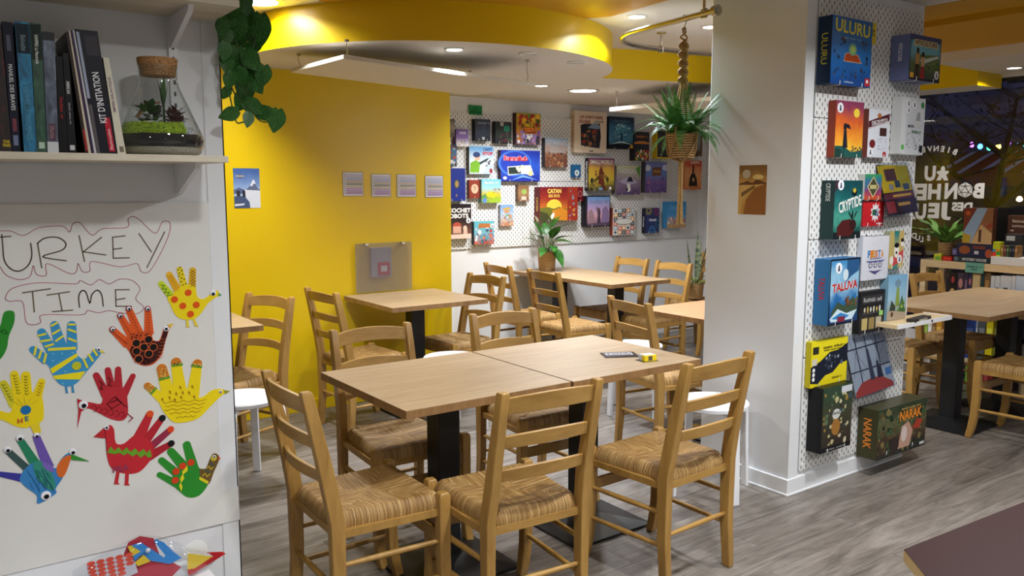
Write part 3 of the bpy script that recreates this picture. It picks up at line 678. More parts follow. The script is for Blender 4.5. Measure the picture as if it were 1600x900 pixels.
# multicolour bird
t = Turkey('blue, green and purple crayon hand turkey with orange neck and five googly eyes', 0, 560, 3.75, (240, 680))
t.finger((2, 676), (140, 700), 13, (58, 56, 150), 22); t.finger((45, 540), (165, 650), 15, (60, 84, 84), 18); t.finger((115, 472), (215, 630), 16, (40, 130, 92), 24); t.finger((212, 456), (285, 640), 17, (110, 84, 170), 26)
t.palm([(115, 700), (140, 650), (190, 610), (240, 600), (300, 630), (330, 640), (350, 600), (385, 560), (420, 558), (402, 620), (365, 700), (325, 760), (326, 790), (222, 850), (215, 800), (160, 760), (120, 720)], (58, 130, 190))
t.poly('green_flank', smooth_line([(195, 610), (240, 600), (295, 660), (325, 740), (300, 770), (250, 740), (205, 680)], 3, True), (52, 140, 120)); t.poly('purple_flank', smooth_line([(245, 605), (300, 625), (320, 660), (290, 660), (260, 640)], 3, True), (120, 100, 180))
t.poly('orange_neck', smooth_line([(330, 640), (368, 580), (415, 565), (405, 612), (375, 685), (342, 690)], 3, True), (214, 104, 40)); t.poly('beak', [(412, 556), (522, 600), (418, 592)], (52, 140, 50))
for p, r in (((424, 543), 17), ((268, 800), 24), ((43, 531), 17), ((114, 463), 17), ((212, 447), 13)): t.eye(p, r, None, (2, -6))
for i in range(26):
    x = 150 + rnd.random() * 160; yy = 640 + rnd.random() * 110; t.line([(x, yy), (x + 14, yy + 22), (x + 20, yy + 40)], (24, 70, 110), 1.8, 0.0030)
t.done()
# small red
DR_ = (90, 16, 22)
t = Turkey('crimson paper hand turkey upside down with long thin beak and large googly eye', 100, 540, 3.6, (250, 300))
t.finger((180, 166), (238, 280), 16, (176, 38, 48), 24); t.finger((245, 136), (270, 260), 15, (176, 38, 48), 22); t.finger((303, 132), (305, 260), 15, (176, 38, 48), 22); t.finger((386, 170), (335, 275), 14, (176, 38, 48), 20)
t.palm([(95, 350), (120, 318), (150, 318), (205, 326), (216, 285), (208, 245), (260, 232), (340, 238), (356, 310), (356, 390), (322, 420), (260, 410), (190, 375), (140, 352)], (186, 42, 52))
t.poly('beak', [(72, 297), (125, 315), (118, 350), (95, 372), (74, 462), (80, 360)], (182, 40, 50)); t.eye((107, 331), 22, None, (2, -5))
t.line([(240, 325), (285, 285), (320, 320), (268, 352), (240, 325)], DR_, 4); t.line([(285, 285), (350, 345)], DR_, 4); t.line([(262, 318), (300, 302)], DR_, 6)
for i in range(6): t.line([(150 + i * 32, 345 + i * 7), (170 + i * 32, 335 + i * 7), (180 + i * 32, 360 + i * 7), (160 + i * 32, 372 + i * 6)], (120, 20, 30), 2, 0.0024, True)
for x, yy in ((208, 215), (255, 195)): t.line([(x - 10, yy - 20), (x + 8, yy), (x - 6, yy + 24), (x + 12, yy + 30)], DR_, 4)
t.line([(355, 380), (385, 405), (362, 425)], (150, 30, 40), 5); t.done()
# large red FRA
t = Turkey('large red paper hand turkey with green zigzag band and sticker letters FRA', 100, 540, 3.6, (370, 600))
t.finger((481, 384), (400, 560), 19, (190, 40, 50), 34); t.finger((550, 408), (440, 560), 16, (180, 36, 48), 26); t.finger((597, 471), (460, 590), 17, (150, 44, 70), 22); t.finger((600, 550), (470, 625), 16, (170, 34, 46), 26)
t.palm([(232, 470), (258, 445), (280, 470), (290, 545), (335, 550), (390, 505), (430, 500), (490, 540), (502, 575), (495, 625), (445, 690), (400, 716), (330, 716), (268, 690), (242, 630), (235, 550)], (194, 40, 50))
t.poly('beak', [(164, 512), (234, 452), (240, 520)], (186, 38, 46)); t.eye((238, 459), 12)
for p, c in (((482, 382), (226, 84, 30)), ((551, 406), (20, 18, 18)), ((598, 469), (222, 70, 30)), ((601, 548), (20, 18, 18))): t.disc('fingertip_spot', p, 18, c)
t.poly('zigzag_band', [(240, 600), (262, 565), (282, 590), (305, 568), (325, 592), (350, 570), (372, 595), (398, 575), (420, 600), (445, 578), (462, 602), (482, 582), (492, 622), (470, 628), (452, 610), (430, 628), (405, 606), (385, 622), (355, 602), (335, 615), (308, 600), (285, 608), (262, 604)], (104, 160, 40))
t.letters('FRA', (318, 688), 34, (150, 60, 90)); t.leg((302, 708), (292, 768), 9, (190, 40, 50)); t.leg((354, 712), (350, 774), 9, (190, 40, 50))
t.line([(228, 465), (232, 520), (240, 600)], DR_, 2); t.done()
# yellow with corn-cob finger tips
CORN = (206, 120, 40)
t = Turkey('yellow paper hand turkey with wavy ink lines and corn patterned fingertips', 100, 540, 3.6, (680, 320))
for a, b, r, cap in (((468, 224), (575, 320), 18, (500, 250)), ((548, 128), (590, 290), 26, (562, 180)), ((628, 92), (655, 280), 26, (634, 105)), ((748, 100), (722, 280), 25, (744, 112))):
    t.finger(a, b, r, Y1, r + 10)
    av, bv = Vector(a), Vector(b); d = (bv - av).normalized(); e_ = Vector(cap)
    t.piece('corn_tip', capsule(t.q(*a), t.q(*e_), r * t.k, r * t.k), CORN, 0.0008, 0.0020)
    nn = Vector((-d.y, d.x)) * r; f0 = e_ + d * 2; t.band(tuple(f0 + nn), tuple(f0 - nn), (90, 150, 40), 14)
    for i in range(18):
        q = av + (e_ - av) * rnd.random() + Vector((-d.y, d.x)) * r * (rnd.random() * 1.6 - .8); t.dots([tuple(q)], 3.5, (240, 200, 90), 0.0029)
t.palm([(535, 290), (565, 270), (640, 245), (740, 245), (757, 290), (790, 280), (830, 250), (880, 242), (907, 258), (870, 292), (820, 342), (760, 402), (700, 425), (620, 430), (570, 385), (540, 335)], Y1)
t.poly('beak', [(895, 248), (932, 254), (903, 272)], (150, 150, 40)); t.eye((878, 258), 9)
for yy, x0, x1 in ((318, 555, 800), (338, 568, 790), (360, 565, 780), (380, 590, 765), (405, 630, 740)):
    t.line([(x0 + (x1 - x0) * i / 14, yy - (x0 + (x1 - x0) * i / 14 - 560) * 0.06 + 5 * math.sin(i * 1.7)) for i in range(15)], (150, 100, 20), 2.2, 0.0026)
for x, yy in ((592, 258), (628, 268), (650, 232), (664, 262), (718, 228), (700, 262), (728, 285), (590, 290), (620, 302), (655, 288), (550, 300)): t.line([(x, yy - 7), (x + 6, yy), (x, yy + 7), (x - 5, yy), (x, yy - 7), (x + 8, yy + 14)], (160, 90, 20), 2, 0.0026)
t.done()
# green
t = Turkey('bright green paper hand turkey with red dots and a brown patterned neck', 100, 540, 3.6, (700, 720))
t.finger((536, 724), (650, 785), 15, GRN, 22); t.finger((547, 644), (660, 740), 18, GRN, 24); t.finger((600, 594), (690, 700), 21, GRN, 28); t.finger((689, 556), (730, 700), 21, GRN, 28)
t.palm([(600, 760), (640, 690), (690, 650), (740, 660), (762, 690), (795, 695), (812, 745), (805, 785), (760, 840), (700, 852), (650, 820)], GRN)
t.poly('brown_neck', smooth_line([(760, 692), (795, 690), (825, 620), (850, 604), (872, 632), (840, 710), (812, 775), (770, 745)], 3, True), (110, 84, 40)); t.poly('yellow_collar', [(758, 738), (770, 738), (812, 762), (804, 776), (760, 752)], (220, 204, 40))
t.disc('head_patch', (840, 630), 17, (196, 176, 50)); t.eye((842, 622), 9); t.poly('beak', [(866, 622), (880, 632), (868, 642)], (220, 90, 60))
for p in ((712, 655), (665, 675), (628, 705), (623, 755)): t.disc('spot', p, 19, (214, 66, 30))
t.poly('zigzag_band', [(690, 670), (694, 700), (668, 722), (674, 745), (655, 770), (664, 790), (657, 818), (645, 785), (655, 765), (650, 745), (665, 720), (662, 708)], (230, 216, 40))
for i in range(4): t.line([(776 + i * 12, 730 - i * 22), (790 + i * 12, 715 - i * 20), (802 + i * 10, 735 - i * 20), (818 + i * 8, 716 - i * 18)], (226, 200, 60) if i % 2 == 0 else (50, 90, 90), 4, 0.0032)
t.done()
t = Turkey('green paper hand shape cut off at its wrist, beside the blue striped one', 0, 440, 4.5, (40, 380))
t.piece('palm', [p[:2] for p in smooth_line([t.q(*p) for p in [(-60, 330), (0, 310), (20, 232), (45, 205), (98, 212), (98, 290), (62, 380), (46, 470), (0, 545), (-60, 560)]], 3, True)], GRN)
t.line([(5, 345), (25, 335), (45, 350), (50, 365), (25, 360), (5, 345)], (20, 70, 20), 3, 0.0022, True); t.done()

# ------------------------------------------------------------------ shelves on the left wall
SB = 1.5585     # shelf top
def shelf(z1, th, xr, label):
    e = empty('wall_shelf', (0, WL, z1), 0, label, 'shelf', 'birch wall shelves')
    MB().box(-1.2, xr, -0.25, -0.012, -th, 0).build('shelf_board', SHELFW, e, None, None, 0.0015)
    for bx in (0.62, -0.6):
        b = MB(); b.add([(bx - 0.007, -0.012, -th), (bx + 0.007, -0.012, -th), (bx + 0.007, -0.215, -th), (bx - 0.007, -0.215, -th), (bx - 0.007, -0.012, -th - 0.085), (bx + 0.007, -0.012, -th - 0.085), (bx + 0.007, -0.205, -th - 0.016), (bx - 0.007, -0.205, -th - 0.016)],
                         [(0, 1, 2, 3), (7, 6, 5, 4), (0, 4, 5, 1), (1, 5, 6, 2), (2, 6, 7, 3), (3, 7, 4, 0)]); b.build('bracket', STOOLW, e)
    return e
shelf(SB, 0.0175, 0.689, 'pale birch wall shelf carrying the books and the cork-stoppered terrarium')
shelf(1.966, 0.018, 0.735, 'pale birch wall shelf above the books, seen from below')
for bx in (0.62, -0.6):
    r_ = MB().box(bx - 0.012, bx + 0.012, WL - 0.012, WL, 1.46, 2.3)
    for i in range(26): r_.box(bx - 0.003, bx + 0.003, WL - 0.0125, WL - 0.012, 1.475 + i * 0.032, 1.487 + i * 0.032, 1)
    o = r_.build('shelf_track', [STOOLW, col((60, 60, 60))]); tag(o, 'white slotted metal track holding the wall shelves' if bx > 0 else 'white slotted metal shelf track further along the wall', 'shelf track')
# books
def book(label, bot, top, ytop, c, ybot=238.5, depth=0.19, front=2.275, name='book', noise=None, pages=True):
    b0, b1 = [on_y(x, ybot, front) for x in bot]; t0, t1 = [on_y(x, ytop, front) for x in top]
    zb_ = SB + 0.0004; h = (t0.z + t1.z) / 2 - zb_
    e = empty(name, ((b0.x + b1.x) / 2, front, zb_), 0, label, 'book', 'books on the wall shelf')
    cx = e.matrix_basis.translation.x
    q = [(b0.x - cx, 0), (b1.x - cx, 0), (t1.x - cx, h), (t0.x - cx, h)]
    if noise:
        key = 'book_' + '_'.join(str(v) for cc in noise for v in cc); m_ = _M.get(key)
        if not m_:
            m_ = mat(key, noise[0], 0.4); k = N(m_); k.color(k.ramp(k.noise(k.mapping(k.coord(), (40, 40, 14)), 1.0, 5, 0.65, 0.8), [(0.32, noise[0]), (0.52, noise[1]), (0.7, noise[2])]))
    else: m_ = col(c, 0.4)
    b = MB(); b.add([(x, 0, z) for x, z in q] + [(x, depth, z) for x, z in q], [(0, 1, 2, 3), (5, 4, 7, 6), (4, 0, 3, 7), (1, 5, 6, 2), (4, 5, 1, 0)]); b.build('cover', m_, e)
    i0 = 0.0015; tt = 0.985
    qq = [(q[0][0] + i0, 0.002), (q[1][0] - i0, 0.002), (q[2][0] - i0, h * tt), (q[3][0] + i0, h * tt)]
    b = MB(); b.add([(x, 0.003, z) for x, z in qq] + [(x, depth - 0.001, z) for x, z in qq], [(0, 1, 2, 3), (5, 4, 7, 6), (4, 0, 3, 7), (1, 5, 6, 2), (4, 5, 1, 0), (3, 2, 6, 7)]); b.build('page_block', col((214, 206, 186), 0.8), e)
    bm = Vector(((q[0][0] + q[1][0]) / 2, 0, 0)); tm = Vector(((q[2][0] + q[3][0]) / 2, 0, h)); up = (tm - bm)
    w_ = q[1][0] - q[0][0]
    def spine(s, f, length, hgt, c_, down=True, bold=0.0, side=0.0, flat=False):
        d = up.normalized(); p = bm + up * f + Vector((side * w_, -0.0006, 0)); y_ = Vector((d.z, 0, -d.x)) if down else Vector((-d.z, 0, d.x)); x_ = -d if down else d
        if flat: x_, y_ = Vector((d.z, 0, -d.x)), d
        text('spine_lettering', s, wm(e) @ frame(p, x_, y_), e, col(c_), hgt, length, bold)
    def patch(f0, f1, s0, s1, c_, nm='spine_print'):
        a = Art(); P = lambda f, s_: (bm + up * f) + Vector((s_ * w_, 0, 0))
        pts = [P(f0, s0), P(f0, s1), P(f1, s1), P(f1, s0)]; a.flat([(p.x, p.z) for p in pts], 0, c_); a.build(nm, wm(e) @ frame((0, -0.0004, 0), (1, 0, 0), (0, 0, 1)), e)
    return spine, patch
sp, pt = book('black book with a red figure and small yellow logo at its foot', (-12, 19), (-26, 1), 36, (24, 22, 24), noise=((22, 20, 22), (40, 26, 26), (110, 40, 38)))
sp('STAR\nWARS', 0.065, 0.016, 0.016, (226, 196, 40), True, 0.02, 0.25, True)
sp, pt = book('slim navy book with tall white capitals on its spine', (20, 32.5), (2.5, 19), 34, (26, 28, 44)); sp('MANUEL DES BRAVES', 0.50, 0.105, 0.0085, (226, 226, 224), True, 0.01); pt(0.78, 0.9, -.25, .25, (90, 92, 110)); pt(0.16, 0.26, -.25, .25, (120, 60, 70)); pt(0.05, 0.13, -.3, .3, (110, 120, 150))
sp, pt = book('thick turquoise mottled rulebook with a worn spine', (38, 58), (23, 45), 34, (40, 130, 160), noise=((16, 60, 84), (36, 120, 160), (60, 170, 210))); pt(0.76, 0.985, -.5, .5, (24, 40, 50)); sp(8, 0.84, 0.036, 0.010, (130, 150, 156), True); sp('VAMPIRE LA MASCARADE', 0.30, 0.125, 0.011, (90, 150, 170), True)
sp, pt = book('green marbled rulebook with white lettering near its top', (58.5, 73.5), (46.5, 64), 36, (50, 84, 64), noise=((22, 44, 34), (46, 86, 64), (80, 120, 92))); pt(0.72, 0.99, -.5, .5, (28, 40, 34)); sp('VAMPIRE: La Mascarade', 0.80, 0.068, 0.0075, (226, 228, 220), True, 0.015); pt(0.03, 0.08, -.3, .3, (180, 200, 180))
sp, pt = book('grey and blue misty rulebook with a pale foot', (74.5, 92), (66, 85), 50, (100, 108, 124), noise=((50, 54, 62), (92, 100, 118), (150, 160, 176))); pt(0.0, 0.09, -.5, .5, (200, 204, 204)); pt(0.10, 0.24, -.3, .3, (86, 60, 70)); sp(6, 0.17, 0.03, 0.010, (150, 120, 130)); sp(8, 0.78, 0.04, 0.009, (140, 146, 160)); pt(0.93, 1, -.5, .5, (56, 56, 60))
sp, pt = book('thin black paperback with red spine lettering', (93, 107), (87.5, 97), 88, (20, 18, 20), front=2.28); sp(10, 0.47, 0.05, 0.0065, (176, 40, 44), True)
sp, pt = book('thin black paperback with white spine lettering', (107.5, 120), (98, 107), 83, (22, 20, 22), front=2.28); sp('AMERICAN', 0.66, 0.03, 0.007, (220, 220, 220), True, 0.02); sp(19, 0.40, 0.05, 0.004, (180, 180, 180), True); pt(0.03, 0.08, -.3, .3, (200, 200, 200))
sp, pt = book('leaning booklet with brown cover and dark edge', (133, 138), (103, 106.5), 50, (50, 38, 30), front=2.275); pt(0.02, 0.2, -.1, .5, (170, 40, 40))
sp, pt = book('thin leaning booklet with a cream edge', (138.5, 142.5), (107, 109.5), 47.5, (206, 190, 170))
sp, pt = book('thin leaning booklet with a dark violet edge', (143, 147), (110, 113), 47, (56, 40, 70))
sp, pt = book('thin leaning booklet with a light edge', (147.5, 151), (113.5, 116), 47, (200, 196, 200))
sp, pt = book('wide black slipcase with large bold white letters and a red flash', (151.5, 183), (116.5, 152), 47, (26, 24, 34)); sp("KIT D'INITIATION", 0.46, 0.122, 0.0165, (236, 236, 236), False, 0.012, 0.08); pt(0.02, 0.30, 0.14, 0.42, (190, 30, 52)); sp(8, 0.12, 0.05, 0.006, (240, 200, 200), False, 0.0, 0.28); pt(0.80, 0.96, -.15, .45, (60, 56, 62)); pt(0.45, 0.98, -.5, -.36, (160, 170, 190)); pt(0.0, 0.4, -.5, -.34, (90, 84, 84))
sp, pt = book('cream paperback with purple spine lettering beside the flask', (184, 197), (161, 170), 90, (216, 210, 188)); sp('EMPIRE GALACTIQUE', 0.62, 0.085, 0.0065, (110, 60, 110), False, 0.01); pt(0.02, 0.08, -.2, .3, (120, 110, 90))

# ------------------------------------------------------------------ terrarium
fx = on_y(253, 238, 2.375)
te = empty('flask_terrarium', (fx.x, 2.375, SB), 0, 'glass flask terrarium with cork stopper, moss, dark soil and small plants', 'terrarium')
MB().lathe([(0.0, 0.001), (0.088, 0.001), (0.100, 0.008), (0.108, 0.028), (0.109, 0.042), (0.104, 0.06), (0.094, 0.085), (0.066, 0.15), (0.053, 0.18), (0.049, 0.195), (0.0485, 0.225), (0.0505, 0.236)], 48, 0, (0, 0), False).build('flask', FLASK, te, 60)
CORK = mat('cork', (176, 128, 78), 0.9); k = N(CORK); k.color(k.ramp(k.noise(k.coord(), 260, 3, 0.7), [(0.36, (120, 80, 42)), (0.6, (196, 148, 96))]))
MB().lathe([(0.0, 0.210), (0.0440, 0.210), (0.0470, 0.234), (0.0490, 0.237), (0.0510, 0.254), (0.050, 0.256), (0.0, 0.256)], 36, 0, (0, 0), False).build('cork_stopper', CORK, te, 40)
def layer(name, z0, z1, m, rr): 
    pr_ = [(0.0, z0)] + [(rr(z0 + (z1 - z0) * i / 4), z0 + (z1 - z0) * i / 4) for i in range(5)] + [(0.0, z1)]
    return MB().lathe(pr_, 40, 0, (0, 0), False).build(name, m, te, 50)
def fr_(z):
    P = [(0.001, 0.086), (0.008, 0.098), (0.028, 0.106), (0.042, 0.107), (0.06, 0.102), (0.085, 0.092)]
    for (za, ra), (zb2, rb2) in zip(P, P[1:]):
        if z <= zb2: return (ra + (rb2 - ra) * (z - za) / (zb2 - za)) - 0.001
    return 0.09
SAND = mat('terrarium_sand', (170, 164, 146), 0.9); k = N(SAND); k.color(k.ramp(k.noise(k.coord(), 500, 2), [(0.35, (120, 116, 100)), (0.65, (206, 200, 184))]))
SOIL = mat('terrarium_soil', (24, 20, 18), 0.9)
GRAV = mat('terrarium_gravel', (196, 198, 200), 0.7); k = N(GRAV); vv = k.n('ShaderNodeTexVoronoi', i_Scale=260.0); k.l(k.coord(), vv.inputs['Vector']); k.color(k.ramp(vv.outputs['Color'], [(0.2, (120, 124, 128)), (0.8, (226, 228, 230))])); k.bump(vv.outputs['Distance'], 0.8, 0.004)
layer('sand_layer', 0.002, 0.022, SAND, fr_); layer('soil_layer', 0.022, 0.056, SOIL, fr_); layer('gravel_layer', 0.056, 0.074, GRAV, lambda z: fr_(z) - 0.007)
MOSS = mat('moss', (140, 176, 26), 0.9); k = N(MOSS); k.color(k.ramp(k.noise(k.coord(), 220, 3), [(0.35, (96, 132, 10)), (0.65, (188, 212, 52))]))
b = MB()
rnd.seed(5)
for i in range(1300):
    a = R(170) + rnd.random() * R(125); rr = 0.045 + 0.065 * rnd.random() ** .35; x, y_ = rr * math.cos(a), rr * math.sin(a)
    s_ = 0.0035 + rnd.random() * 0.003; z_ = 0.056 + rnd.random() * 0.026; q_ = min(1.0, (fr_(z_) - .0035) / rr); x *= q_; y_ *= q_
    b.add([(x + s_ * dx, y_ + s_ * dy, z_ + s_ * dz) for dx, dy, dz in ((1, 0, 0), (-1, 0, 0), (0, 1, 0), (0, -1, 0), (0, 0, 1), (0, 0, -1))], [(0, 2, 4), (2, 1, 4), (1, 3, 4), (3, 0, 4), (2, 0, 5), (1, 2, 5), (3, 1, 5), (0, 3, 5)])
o = b.build('moss_tuft', MOSS, te); o['kind'] = 'stuff'
MB().lathe([(0.0, 0.07), (0.02, 0.072), (0.024, 0.08), (0.016, 0.09), (0.0, 0.092)], 16, 0, (-0.03, -0.03), False).build('pebble', col((206, 208, 206)), te, 60)
def leaf_mesh(name, L, W, m, droop=0.2, heart=False, cup=0.12, seg=8, wav=0.0, tipw=1.0):
    b = MB(); vs = []; fs = []
    for i in range(seg + 1):
        t_ = i / seg
        wv = math.sin(math.pi * t_ ** (0.62 if heart else 0.8)) ** (0.8 if heart else 1.0) * (1 - 0.15 * t_ * tipw) * W / 2
        if heart and i == 0: wv = W * 0.16
        yb = L * t_ - (0.10 * L * max(0, 1 - t_ * 6) if heart else 0)
        z_ = -droop * L * t_ * t_
        for s_ in (-1, -0.5, 0, 0.5, 1):
            yy = yb - (0.10 * L * abs(s_) * max(0, 1 - t_ * 3) if heart else 0)
            vs.append((s_ * wv, yy, z_ + cup * abs(s_) * wv + wav * math.sin(t_ * 14 + s_ * 3) * abs(s_)))
    for i in range(seg):
        for j in range(4): a = i * 5 + j; fs.append((a, a + 1, a + 6, a + 5))
    return b.add(vs, fs).mesh(name, m, 60)
def put(me, name, parent, p, az, el, roll=0.0, s=1.0):
    o = link(name, me, parent)
    o.matrix_basis = T(*p) @ Matrix.Rotation(az - R(90), 4, 'Z') @ Matrix.Rotation(el, 4, 'X') @ Matrix.Rotation(roll, 4, 'Y') @ Matrix.Diagonal((s, s, s, 1))
    return o
tl = leaf_mesh('leaf', 0.036, 0.026, LEAF); tl2 = leaf_mesh('red_leaf', 0.036, 0.026, mat('red_leaf', (86, 36, 34), 0.5)); spk = leaf_mesh('spike_leaf', 0.075, 0.013, LEAF, 0.02)
for i in range(54):
    a = rnd.random() * 6.28; rr = rnd.random() * 0.026; put(tl, 'leaf', te, (-0.026 + rr * math.cos(a), 0.0 + rr * math.sin(a) * .9, 0.082 + rnd.random() * 0.048), a, R(0 + rnd.random() * 70), 0, 0.55 + rnd.random() * .35)
for i in range(44):
    a = rnd.random() * 6.28; rr = rnd.random() * 0.022; put(tl2, 'red_leaf', te, (0.040 + rr * math.cos(a), 0.0 + rr * math.sin(a) * .9, 0.078 + rnd.random() * 0.042), a, R(0 + rnd.random() * 70), 0, 0.5 + rnd.random() * .35)
for i in range(4): put(spk, 'spike_leaf', te, (0.008, -0.01, 0.12 + i * 0.006), i * 1.6, R(80), 0, 1.0)
MB().tube([(0.008, -0.01, 0.07), (0.008, -0.01, 0.14)], 0.003, 6).build('stem', STEM, te)
MB().tube([(-0.06, -0.01, 0.10), (-0.035, -0.012, 0.135), (0.0, -0.008, 0.142)], [0.005, 0.004, 0.0025], 7).build('twig', col((140, 104, 56)), te, 60)

# ------------------------------------------------------------------ pegboards
PEG = mat('pegboard_white', (226, 226, 224), 0.5); k = N(PEG)
_s = k.n('ShaderNodeSeparateXYZ'); k.l(k.coord(), _s.inputs[0])
def _slot(ox, oy):
    fx_ = k.math('ABSOLUTE', k.math('SUBTRACT', k.math('FRACT', k.math('ADD', k.math('DIVIDE', _s.outputs[0], 0.04), 10 + ox)), 0.5))
    fy_ = k.math('ABSOLUTE', k.math('SUBTRACT', k.math('FRACT', k.math('ADD', k.math('DIVIDE', _s.outputs[2], 0.04), 10 + oy)), 0.5))
    return k.math('MULTIPLY', k.math('LESS_THAN', fx_, 0.075), k.math('LESS_THAN', fy_, 0.20))
_m = k.math('MAXIMUM', _slot(0, 0), _slot(0.5, 0.5))
k.color(k.ramp(_m, [(0.0, (226, 226, 224)), (1.0, (70, 66, 64))]))
k.bump(k.math('SUBTRACT', 1.0, _m), 0.5, 0.003)
HOOKM = mat('hook_white', (236, 236, 234), 0.35)
HOOK = MB().tube([(0, 0, 0), (0, -0.5, 0), (0, -0.93, 0.0), (0, -1.0, 0.006), (0, -1.0, 0.022)], [1] * 5, 6)
boards = []
def pegboard(x0, x1, z0, z1, y, label, group):
    e = empty('pegboard', ((x0 + x1) / 2, y, (z0 + z1) / 2), 0, label, 'pegboard', group); hx, hz = (x1 - x0) / 2 - 0.001, (z1 - z0) / 2 - 0.001; t = 0.005
    pts = []
    for cx, cz, a0 in ((hx - .012, hz - .012, 0), (-hx + .012, hz - .012, 90), (-hx + .012, -hz + .012, 180), (hx - .012, -hz + .012, 270)):
        for i in range(4): a = R(a0 + i * 30); pts.append((cx + .012 * math.cos(a), cz + .012 * math.sin(a)))
    n_ = len(pts); b = MB(); b.add([(p[0], 0, p[1]) for p in pts] + [(p[0], t, p[1]) for p in pts], [tuple(range(n_)), tuple(range(2 * n_ - 1, n_ - 1, -1))] + [(i, n_ + i, n_ + (i + 1) % n_, (i + 1) % n_) for i in range(n_)])
    b.build('board', PEG, e)
    for sx in (-1, 1):
        for sz in (-1, 1): MB().lathe([(0.008, 0), (0.008, 0.0015)], 10).build('screw_cap', HOOKM, e, None, frame((e.location.x + sx * (hx - .03), y, e.location.z + sz * (hz - .03)), (1, 0, 0), (0, 0, 1)))
    boards.append((x0, x1, z0, z1, y, e)); return e
PY, WY = 2.310, 5.785
for r_, (z0, z1) in enumerate([(0.105, 0.664), (0.666, 1.227), (1.229, 1.79), (1.792, 2.352)]):
    for c_, (x0, x1) in enumerate([(3.375, 3.85), (3.852, 4.262)]):
        pegboard(x0, x1, z0, z1, PY, ('white slotted pegboard panel on the pillar, ' + ['lowest', 'second', 'third', 'topmost'][r_] + ' row, ' + ['beside the pillar corner', 'beside the window side'][c_]), 'pegboards on the pillar')
for c_ in range(6):
    for r_, (z0, z1) in enumerate([(0.955, 1.515), (1.517, 2.077)]):
        pegboard(3.165 + c_ * 0.561, 3.725 + c_ * 0.561, z0, z1, WY, 'white slotted pegboard panel on the back wall', 'pegboards on the back wall')
_hk = {}
def hook(x, z, y, ln):
    q = round(ln, 3)
    if q not in _hk:
        _hk[q] = MB().tube([(0, 0, 0), (0, -q * .6, 0), (0, -q, 0), (0, -q - 0.004, 0.004), (0, -q - 0.004, 0.02)], 0.0018, 6).mesh('hook', HOOKM, 60)
    for x0, x1, z0, z1, yy, e in boards:
        if yy == y and x0 <= x <= x1 and z0 - .01 <= z <= z1 + .01:
            link('hook', _hk[q], e, T(x, y, z)); return

# ------------------------------------------------------------------ board games
def cover_mat(cs, amt=0.5, scale=5.0, seed=0):
    key = 'cover_' + '_'.join('%d.%d.%d' % c for c in cs) + '_%g_%g_%d' % (amt, scale, seed)
    if key in _M: return _M[key]
    m = mat(key, cs[0], 0.32); k = N(m); g = k.coord('Generated'); s_ = k.n('ShaderNodeSeparateXYZ'); k.l(g, s_.inputs[0])
    n_ = k.n('ShaderNodeTexNoise', noise_dimensions='4D'); k.l(g, n_.inputs['Vector']); n_.inputs['Scale'].default_value = scale; n_.inputs['Detail'].default_value = 5; n_.inputs['W'].default_value = seed * 1.7; n_.inputs['Roughness'].default_value = 0.62
    f = k.math('ADD', s_.outputs[1], k.math('MULTIPLY', k.math('SUBTRACT', n_.outputs['Fac'], 0.5), amt * 2))
    k.color(k.ramp(f, [(0.08 + 0.84 * i / max(1, len(cs) - 1), c) for i, c in enumerate(cs[::-1])]))
    return m
STK = (232, 232, 236)
